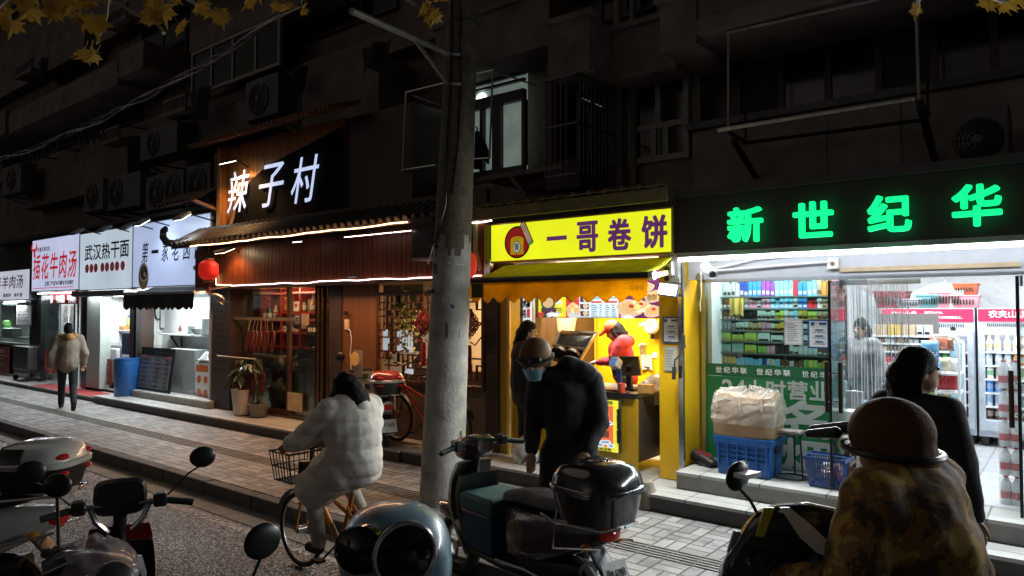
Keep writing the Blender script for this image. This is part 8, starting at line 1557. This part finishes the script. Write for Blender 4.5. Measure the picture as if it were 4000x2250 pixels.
# ================================================================ people
def fuse(name, parts, mat, parent, vox=.016, it=5, post=None):
    """tapered limbs and rounded masses melted into one continuous surface"""
    m = MB()
    for p in parts:
        if p[0] == 'c':
            a, ra, b, rb = V(p[1]), p[2], V(p[3]), p[4]; d = b - a; L_ = max(d.length, 1e-4); n = 7
            prof = [(ra * sin(pi / 2 * k / 4), -ra * cos(pi / 2 * k / 4)) for k in range(5)] + [(rb * cos(pi / 2 * k / 4), L_ + rb * sin(pi / 2 * k / 4)) for k in range(5)]; m.lathe(prof, a, d, 14)
        else: m.ell(p[1], p[2], p[3] if len(p) > 3 else None, 18, 12)
    o = m.build(name, mat, None); r = o.modifiers.new('r', 'REMESH'); r.mode = 'VOXEL'; r.voxel_size = vox; s = o.modifiers.new('s', 'SMOOTH'); s.iterations = it; s.factor = .5
    dg = bpy.context.evaluated_depsgraph_get(); me = bpy.data.meshes.new_from_object(o.evaluated_get(dg)); bpy.data.objects.remove(o)
    if post:
        ns = [v.normal.copy() for v in me.vertices]
        for v, n in zip(me.vertices, ns): v.co += n * post(v.co)
    me.polygons.foreach_set('use_smooth', [True] * len(me.polygons)); me.name = name; o = bpy.data.objects.new(name, me); COL.objects.link(o); setp(o, parent); return o
SKIN = M('skin', (.42, .24, .16), .5, noise=.08); HAIR = M('black_hair', (.006, .005, .005), .6, noise=.5, ns=60, bump=.6, bs=90, spec=.15)
def cloth(n, c, b=.25, bs=14, rough=.85): return M(n, c, rough, noise=.22, ns=7, bump=b, bs=bs)
STAND = dict(pel=(0, 0, .93), che=(0, 0, 1.28), nek=(0, 0, 1.46), hed=(.02, 0, 1.60), shL=(0, .18, 1.40), elL=(.0, .26, 1.12), haL=(.08, .26, .87), shR=(0, -.18, 1.40), elR=(.0, -.26, 1.12), haR=(.08, -.26, .87), hiL=(0, .09, .90), knL=(.02, .10, .49), ftL=(0, .10, .07), hiR=(0, -.09, .90), knR=(.02, -.10, .49), ftR=(0, -.10, .07))
from mathutils import noise as NZ
FOLD = lambda co: .014 * NZ.noise(co * 5) + .007 * NZ.noise(co * 13)
def person(label, o, hd, top, bot, shoes=RUBBER, s=1.0, J={}, hair=HAIR, face=(1, 0, -.1), bulk=1.0, coat=0, hood=None, post=FOLD, cap=None, hairlong=0, grip=False, hatrim=None, up=(0, 0, 1)):
    j = dict(STAND); j.update(J); F = V((cos(hd), sin(hd), 0)); L_ = V((-sin(hd), cos(hd), 0)); o = V(o)
    W = lambda p: o + (F * p[0] + L_ * p[1] + V((0, 0, p[2]))) * s
    q = {k: W(v) for k, v in j.items()}; t = thing('person', label, 'person', o); S = lambda r: r * s
    f = (F * face[0] + L_ * face[1] + V((0, 0, face[2]))).normalized(); sd = V((0, 0, 1)).cross(f).normalized(); u_ = f.cross(sd); RM = Matrix((f, sd, u_)).transposed(); h = q['hed']
    hp = lambda a, b, c: h + (f * a + sd * b + u_ * c) * s
    def hand(sd_):
        w_ = q['ha' + sd_]; e = q['el' + sd_]; d = (w_ - e).normalized(); k = V((0, 0, 1)).cross(d); k = k.normalized() if k.length > .1 else L_; nn = d.cross(k); tip = w_ + d * S(.085); P_ = [('c', w_ - d * S(.02), S(.026), w_ + d * S(.03), S(.03)), ('e', w_ + d * S(.05), (S(.042), S(.042), S(.022)), Matrix((d, k, nn)).transposed())]
        sg = 1 if sd_ == 'L' else -1; cu = .7 if grip else .35
        for i, (of, ln) in enumerate(((.03, .068), (.011, .078), (-.009, .073), (-.028, .056))):
            a = w_ + d * S(.08) + k * S(of * sg); b = a + (d * (1 - cu * .5) - nn * cu * .6).normalized() * S(ln * .5); c = b + (d * (1 - cu * 1.5) - nn * cu * 1.3).normalized() * S(ln * .5); P_ += [('c', a, S(.0105), b, S(.0098)), ('c', b, S(.0098), c, S(.008))]
        a = w_ + d * S(.03) + k * S(.035 * sg); return P_ + [('c', a, S(.013), a + (d * .8 + k * .6 * sg - nn * .3).normalized() * S(.055), S(.010))]
    B = [('e', h, (S(.098), S(.077), S(.115)), RM), ('e', hp(.035, 0, -.06), (S(.062), S(.056), S(.065)), RM), ('c', hp(.088, 0, .0), S(.012), hp(.108, 0, -.032), S(.015)), ('e', hp(.0, .08, -.015), (S(.022), S(.012), S(.034)), RM), ('e', hp(.0, -.08, -.015), (S(.022), S(.012), S(.034)), RM), ('e', hp(.082, 0, -.07), (S(.018), S(.026), S(.012)), RM), ('c', hp(-.02, 0, -.07), S(.055), q['nek'] - V((0, 0, S(.06))), S(.065)), ('e', (q['che'] + q['pel']) / 2, (S(.10), S(.12), S(.26)))]
    for k in 'LR':
        B += [('c', q['sh' + k], S(.05), q['el' + k], S(.042)), ('c', q['el' + k], S(.04), q['ha' + k], S(.027))] + hand(k) + [('c', q['hi' + k], S(.07), q['kn' + k], S(.05)), ('c', q['kn' + k], S(.05), q['ft' + k], S(.035))]
    b = fuse('body', B, SKIN, t, .0095 * s, 3)
    for y in (.032, -.032):
        e = MB().ell(hp(.088, y, .008), (S(.008), S(.014), S(.008)), RM, 10, 6).build('eye', M('eye_dark', (.03, .02, .015), .2), t, True)
    T_ = lambda r: S(r * bulk); C = [('e', q['che'], (T_(.145), T_(.2), T_(.2)), Matrix((F, L_, V((0, 0, 1)))).transposed()), ('c', q['che'], T_(.165), q['pel'], T_(.165)), ('c', q['shL'], T_(.085), q['shR'], T_(.085)), ('c', q['che'], T_(.12), q['nek'] - V((0, 0, S(.05))), T_(.075))]
    for k in 'LR': C += [('c', q['nek'] - V((0, 0, S(.07))), T_(.08), q['sh' + k] - V((0, 0, S(.01))), T_(.082)), ('c', q['sh' + k], T_(.085), q['el' + k], T_(.068)), ('c', q['el' + k], T_(.068), q['ha' + k] + (q['el' + k] - q['ha' + k]) * .12, T_(.05))]
    if coat: C += [('c', q['hi' + k] - V((0, 0, S(.02))), T_(.125), q['hi' + k].lerp(q['kn' + k], coat), T_(.13)) for k in 'LR'] + [('c', q['pel'], T_(.17), (q['hiL'].lerp(q['knL'], coat) + q['hiR'].lerp(q['knR'], coat)) / 2, T_(.14))]
    fuse('jacket', C, top, t, .015 * s, 4, post)
    D = [('c', q['hiL'], S(.10), q['hiR'], S(.10))]
    for k in 'LR': D += [('c', q['hi' + k], S(.098), q['kn' + k], S(.072)), ('c', q['kn' + k], S(.072), q['ft' + k] + V((0, 0, S(.03))), S(.058))]
    fuse('trousers', D, bot, t, .014 * s, 4)
    for k in 'LR':
        a = q['ft' + k]; d = F if not J.get('toe' + k) else (F * J['toe' + k][0] + V((0, 0, J['toe' + k][-1]))).normalized(); fuse('shoe', [('c', a + V((0, 0, S(-.015))), S(.05), a + d * S(.13) - V((0, 0, S(.03))), S(.04)), ('e', a + d * S(.05) - V((0, 0, S(.04))), (S(.06), S(.045), S(.03)))], shoes, t, .012 * s, 3)
    if hair:
        Hh = [('e', hp(-.012, 0, .022), (S(.108), S(.088), S(.112)), RM), ('e', hp(-.045, 0, -.02), (S(.075), S(.082), S(.09)), RM)]
        if hairlong: Hh += [('c', hp(-.06, 0, -.02), S(.085 + hairlong * .15), hp(-.085, 0, -.08 - hairlong), S(.05 + hairlong * .2)), ('c', hp(-.01, .07, .0), S(.03), hp(-.03, .085, -.06 - hairlong * .6), S(.025)), ('c', hp(-.01, -.07, 0), S(.03), hp(-.03, -.085, -.06 - hairlong * .6), S(.025))]
        if hairlong >= .2: Hh += [('c', hp(-.05, .03, .03), S(.105), hp(-.17, .02, -.10), S(.10)), ('c', hp(-.15, .0, -.06), S(.10), hp(-.22, -.02, -.24), S(.06)), ('c', hp(.0, .05, -.04), S(.07), hp(-.02, .09, -.22), S(.05))]
        fuse('hair', Hh, hair, t, .011 * s, 3, lambda c: .010 * NZ.noise(c * 22) + .008 * NZ.noise(c * 9))
    if hood: fuse('hood', [('c', q['nek'] + (F * -.06 + L_ * .09) * s - V((0, 0, S(.02))), S(.06), q['nek'] + (F * -.13) * s - V((0, 0, S(.02))), S(.085)), ('c', q['nek'] + (F * -.06 - L_ * .09) * s - V((0, 0, S(.02))), S(.06), q['nek'] + (F * -.13) * s - V((0, 0, S(.02))), S(.085)), ('c', q['nek'] + (F * .08 + L_ * .10) * s, S(.045), q['nek'] + (F * -.05 + L_ * .12) * s, S(.06)), ('c', q['nek'] + (F * .08 - L_ * .10) * s, S(.045), q['nek'] + (F * -.05 - L_ * .12) * s, S(.06))], hood, t, .012 * s, 4)
    t['_h'] = 0; del t['_h']; return t, hp, RM, q, S
# walking man at the left
wq = PZ(262, 1600, 0); hdw = math.atan2(.28, -1)
person('man in tan jacket with fur hood walking along the pavement at the left', (wq.x, wq.y, .01), hdw, cloth('tan_jacket', (.2, .17, .13)), cloth('dark_trousers', (.012, .013, .018)), J=dict(haL=(.02, .29, .86), elL=(-.06, .29, 1.13), haR=(.1, -.27, .88), elR=(-.02, -.28, 1.12), knL=(.14, .09, .5), ftL=(.22, .09, .07), knR=(-.05, -.09, .47), ftR=(-.28, -.09, .12), toeR=(.5, 0, -.6)), bulk=1.22, hood=M('fur_trim', (.30, .16, .05), .9, noise=.4, ns=30, bump=.8, bs=60), s=1.0)
# customer at the wrap counter
cq = PZ(2052, 1806, .18); hdc = math.radians(58)
person('customer in a black coat with short black ponytail waiting at the wrap counter', (cq.x, cq.y, .181), hdc, cloth('black_coat', (.010, .010, .012)), cloth('black_trousers', (.008, .008, .009)), J=dict(haL=(.3, .2, 1.08), elL=(.1, .27, 1.12), haR=(.06, -.3, .76), elR=(0, -.28, 1.08), hed=(.04, 0, 1.58)), face=(.95, -.45, -.15), coat=.3, bulk=1.1, hairlong=.06, s=.99)
pbg = P(2050, 1770, 6.75); t = thing('carrier_bag', 'shiny clear carrier bag with a dark parcel hanging by the customer at the counter', 'bag', pbg); random.seed(3); m = MB(); rr = []
for jx in range(8):
    f = jx / 7; w_ = .17 * sin(pi * (.15 + .8 * f)) + .02; rr.append([pbg + V((cos(a) * w_ * (1 + .12 * random.uniform(-1, 1)), sin(a) * w_ * .6, -.16 + .36 * f)) for a in [2 * pi * k / 18 for k in range(18)]])
m.rings(rr); m.build('film', film('carrier_film', (.7, .7, .68), .45, .1), t, 60); MB().ell(pbg + V((0, 0, -.04)), (.13, .07, .09)).build('parcel', BLACK, t, True); MB().tube([pbg + V((-.02, 0, .18)), pbg + V((.0, .02, .30)), pbg + V((.03, 0, .18))], .008, 5).build('handle', WHITE, t)
# worker behind the counter
person_w = P(2440, 1600, 8.35); t, hp, RM, q, S = person('stall worker in orange red cap and red sweater at the till', (person_w.x, 8.38, .181), radians(196), cloth('red_sweater', (.42, .02, .03)), cloth('dark_trousers', (.012, .013, .018)), J=dict(che=(.06, 0, 1.26), nek=(.10, 0, 1.42), hed=(.17, 0, 1.54), haL=(.36, .12, 1.12), elL=(.12, .26, 1.14), haR=(.36, -.1, 1.12), elR=(.12, -.26, 1.14)), face=(.86, 0, -.5), hairlong=.1, s=1.0)
CAPM = M('cap_vermilion', (.62, .09, .02), .7, noise=.1); fuse('cap', [('e', hp(-.005, 0, .055), (S(.115), S(.1), S(.095)), RM), ('c', hp(.09, .0, .06), S(.03), hp(.19, 0, .035), S(.02)), ('c', hp(.08, .05, .055), S(.025), hp(.17, .045, .035), S(.018)), ('c', hp(.08, -.05, .055), S(.025), hp(.17, -.045, .035), S(.018))], CAPM, t, .01, 2)
# cashier behind the strip curtain
kq = P(3365, 1500, 8.95); person('cashier with black hair and pale top behind the plastic strip curtain', (kq.x, 8.98, FZ), radians(-110), cloth('pale_top', (.22, .22, .23)), cloth('dark_trousers', (.012, .013, .018)), s=.90, hairlong=.1)
# delivery rider with helmet and mask
dq = PD(2225, 1900, 5.55); hdd = math.radians(-66); t, hp, RM, q, S = person('delivery rider in bulky black coat, tan helmet and pale blue mask, bending down', (dq.x, dq.y, .003), hdd, cloth('black_padded_coat', (.007, .007, .008), .2), cloth('black_trousers', (.008, .008, .009)), J=dict(pel=(-.03, 0, .95), che=(.02, -.04, 1.30), nek=(.08, -.13, 1.45), hed=(.16, -.23, 1.58), shL=(.0, .17, 1.42), shR=(.06, -.23, 1.38), haL=(.22, .16, .92), elL=(.04, .24, 1.12), haR=(.16, -.26, .88), elR=(.04, -.27, 1.12)), face=(.95, -.2, -.42), bulk=1.1, coat=.75, s=1.02)
fuse('hood', [('c', q['nek'] + RT * .14 + V((0, 0, .07)), .10, q['nek'] + RT * .27 - V((0, 0, .0)), .11), ('c', q['nek'] - RT * .02, .09, q['nek'] + RT * .15, .1)], cloth('black_hood', (.007, .007, .008)), t, .014, 5, FOLD)
fuse('helmet', [('e', hp(-.015, 0, .05), (.142, .125, .118), RM), ('e', hp(-.05, 0, -.02), (.10, .115, .09), RM)], M('helmet_tan', (.13, .065, .022), .65, spec=.3), t, .011, 3); fuse('helmet_peak', [('c', hp(.11, .08, .055), .022, hp(.11, -.08, .055), .022), ('c', hp(.12, .06, .045), .02, hp(.17, 0, .03), .015), ('c', hp(.12, -.06, .045), .02, hp(.17, 0, .03), .015)], BLACK, t, .009, 2)
rim = lambda par, a, b, z, r: MB().tube([hp(a * cos(k * pi / 12) - .015, b * sin(k * pi / 12), z + .02 * cos(k * pi / 12)) for k in range(24)], r, 6, closed=True).build('helmet_rim', BLACK, par, True)
rim(t, .142, .127, .012, .013)
MB().grid(lambda a, b: hp(.062 + .058 * cos((a - .5) * 2.3) * (1 - .15 * b), .085 * sin((a - .5) * 2.3) * (1 - .25 * b * b), -.025 - .10 * b), 12, 8).build('face_mask', M('mask_blue', (.25, .5, .62), .7, noise=.08), t, True)
# person with dark hair by the store steps
hq = PD(3575, 1480, 3.95); t, hp, RM, q, S = person('person with black hair and dark jacket standing before the store entrance', (hq.x, hq.y, .003), radians(60), cloth('charcoal_jacket', (.014, .013, .015)), cloth('black_trousers', (.008, .008, .009)), face=(.8, -.55, 0), bulk=1.02, hairlong=.09, s=1.04, coat=.2)
# rider in the mustard camouflage jacket on a scooter
def camo():
    if 'camouflage_cloth' in _M: return _M['camouflage_cloth']
    m = M('camouflage_cloth', (.1, .07, .02), .8, bump=.3, bs=12); nz = [n for n in m.node_tree.nodes if n.type == 'TEX_NOISE' and n.inputs['Scale'].default_value == 9][0]; nz.inputs['Scale'].default_value = 8; nz.inputs['Distortion'].default_value = .6; rp = [n for n in m.node_tree.nodes if n.type == 'VALTORGB'][0].color_ramp; rp.interpolation = 'CONSTANT'; e = rp.elements; e[0].position = .0; e[0].color = (.06, .035, .01, 1); e[1].position = .56; e[1].color = (.4, .26, .05, 1); k = e.new(.46); k.color = (.22, .11, .025, 1); return m
hr = radians(163); sq = PD(3585, 2050, 2.62); so_ = V((sq.x, sq.y, RZ)); SR = 1.12; sco = so_ + V((cos(hr), sin(hr), 0)) * -.03 * SR
r5 = scooter('dark scooter with pale reflective strips carrying the rider in a mustard jacket', paint('teal_black_paint', (.008, .02, .02), .2), sco, hr, 1.2, plate=False, mirrors=False, name='ridden_scooter')
RS = M('reflective_white', (.85, .87, .9), .25, noise=.06); MI = (Matrix.Translation(sco) @ Matrix.Rotation(hr, 4, 'Z') @ Matrix.Scale(1.2, 4)); dd = ((MI @ V((.45, .2, .85))) - CAM).dot(FW); MI = MI.inverted()
def strip(nm, mt, pts, dz=0): MB().prism([MI @ PD(u, v, dd + dz) for u, v in pts], MI.to_3x3() @ (FW * .012)).build(nm, mt, r5)
m = MB().rings([[MI @ PD(3110 + (u - 3110) * k, 2110 + (v - 2110) * k, dd + z) for u, v in [(2900, 2060), (2945, 2000), (3030, 1966), (3130, 1958), (3250, 1980), (3360, 2012), (3440, 2110), (3440, 2290), (3250, 2330), (2800, 2330), (2810, 2210)]] for k, z in ((.72, -.16), (.93, -.14), (1, -.05), (1, .1), (.9, .2))]); m.build('front_fairing', paint('teal_black_paint', (.008, .02, .02), .2), r5, 35, .02)
strip('reflective_strip', RS, [(3048, 1984), (3086, 1984), (3165, 2048), (3275, 2150), (3262, 2188), (3190, 2158), (3130, 2105)], -.175); strip('reflective_strip', RS, [(3132, 1966), (3160, 1964), (3352, 2006), (3346, 2016)], -.13); strip('yellow_panel', M('panel_yellow', (.6, .55, .03), .3), [(2988, 1984), (3026, 1984), (2984, 2100), (2952, 2094)], -.165); strip('pale_strip', M('strip_lilac', (.5, .45, .52), .4), [(2868, 2074), (2906, 2080), (2872, 2162), (2842, 2156)], -.06)
mirror(r5, (.40, .22, 1.04), (.46, .30, 1.2), .05, (1, 0, .1)); MB().box(.40, .47, .26, .34, 1.24, 1.255).build('mirror_cap', RS, r5)
t, hp, RM, q, S = person('rider in mustard camouflage jacket and brown peaked helmet', (so_.x, so_.y, RZ), hr, camo(), cloth('olive_trousers', (.05, .04, .015)), s=SR, J=dict(pel=(-.05, 0, .88), che=(.02, 0, 1.20), nek=(.05, 0, 1.38), hed=(.10, 0, 1.47), shL=(.04, .2, 1.31), shR=(.04, -.2, 1.31), elL=(.06, .31, 1.04), haL=(.34, .27, 1.0), elR=(.16, -.32, 1.04), haR=(.42, -.34, 1.0), hiL=(0, .1, .86), knL=(.36, .15, .80), ftL=(.36, .14, .40), hiR=(0, -.1, .86), knR=(.36, -.15, .80), ftR=(.36, -.14, .40)), bulk=1.25, post=lambda c: 1.6 * FOLD(c), face=(1, 0, -.1), grip=True, hair=None)
HB2 = M('helmet_brown', (.10, .045, .016), .75, ramp=((.05, .02, .008), (.14, .065, .02)), ns=6, bump=.4, bs=30, spec=.2); fuse('helmet', [('e', hp(-.02, 0, .03), (.158, .14, .135), RM), ('e', hp(-.05, 0, -.06), (.125, .135, .12), RM), ('c', hp(-.06, .06, -.10), .09, hp(-.06, -.06, -.10), .09)], HB2, t, .013, 4); fuse('helmet_peak', [('c', hp(.13, .08, .03), .026, hp(.25, .06, .02), .02), ('c', hp(.13, 0, .04), .028, hp(.27, 0, .03), .02), ('c', hp(.13, -.08, .03), .026, hp(.25, -.06, .02), .02)], BLACK, t, .011, 3); rim(t, .155, .142, -.03, .013); fuse('collar', [('c', hp(-.06, .09, -.17), .06, hp(-.06, -.09, -.17), .06), ('c', hp(.04, .09, -.19), .045, hp(-.06, .10, -.17), .06), ('c', hp(.04, -.09, -.19), .045, hp(-.06, -.10, -.17), .06)], cloth('collar_tan', (.2, .13, .05)), t, .012)
# woman in the long white padded coat on the bicycle
quilt = lambda co: .45 * FOLD(co) + .013 * abs(sin(co.z * 30 + .5 * NZ.noise(co * 3))) ** .5 - .006
LEG = cloth('pale_trousers', (.4, .37, .33)); person('cyclist in a long white padded coat with black hair on the orange bicycle', (BK_O.x, BK_O.y, RZ), HB_, cloth('white_padded_coat', (.76, .71, .63), .25, 30), LEG, s=BS * 1.0, J=dict(pel=(-.2, 0, .98), che=(-.17, 0, 1.26), nek=(-.13, 0, 1.42), hed=(-.06, 0, 1.53), shL=(-.14, .19, 1.36), shR=(-.14, -.19, 1.36), elL=(.04, .3, 1.16), haL=(.25, .29, 1.09), elR=(.04, -.3, 1.16), haR=(.25, -.29, 1.09), hiL=(-.16, .1, .93), knL=(.16, .13, .72), ftL=(.06, .14, .30), hiR=(-.16, -.1, .93), knR=(.18, -.13, .90), ftR=(-.10, -.14, .52)), bulk=1.3, coat=.85, hairlong=.2, grip=True, post=quilt, hood=cloth('white_hood', (.76, .71, .63)), face=(1, .1, 0))
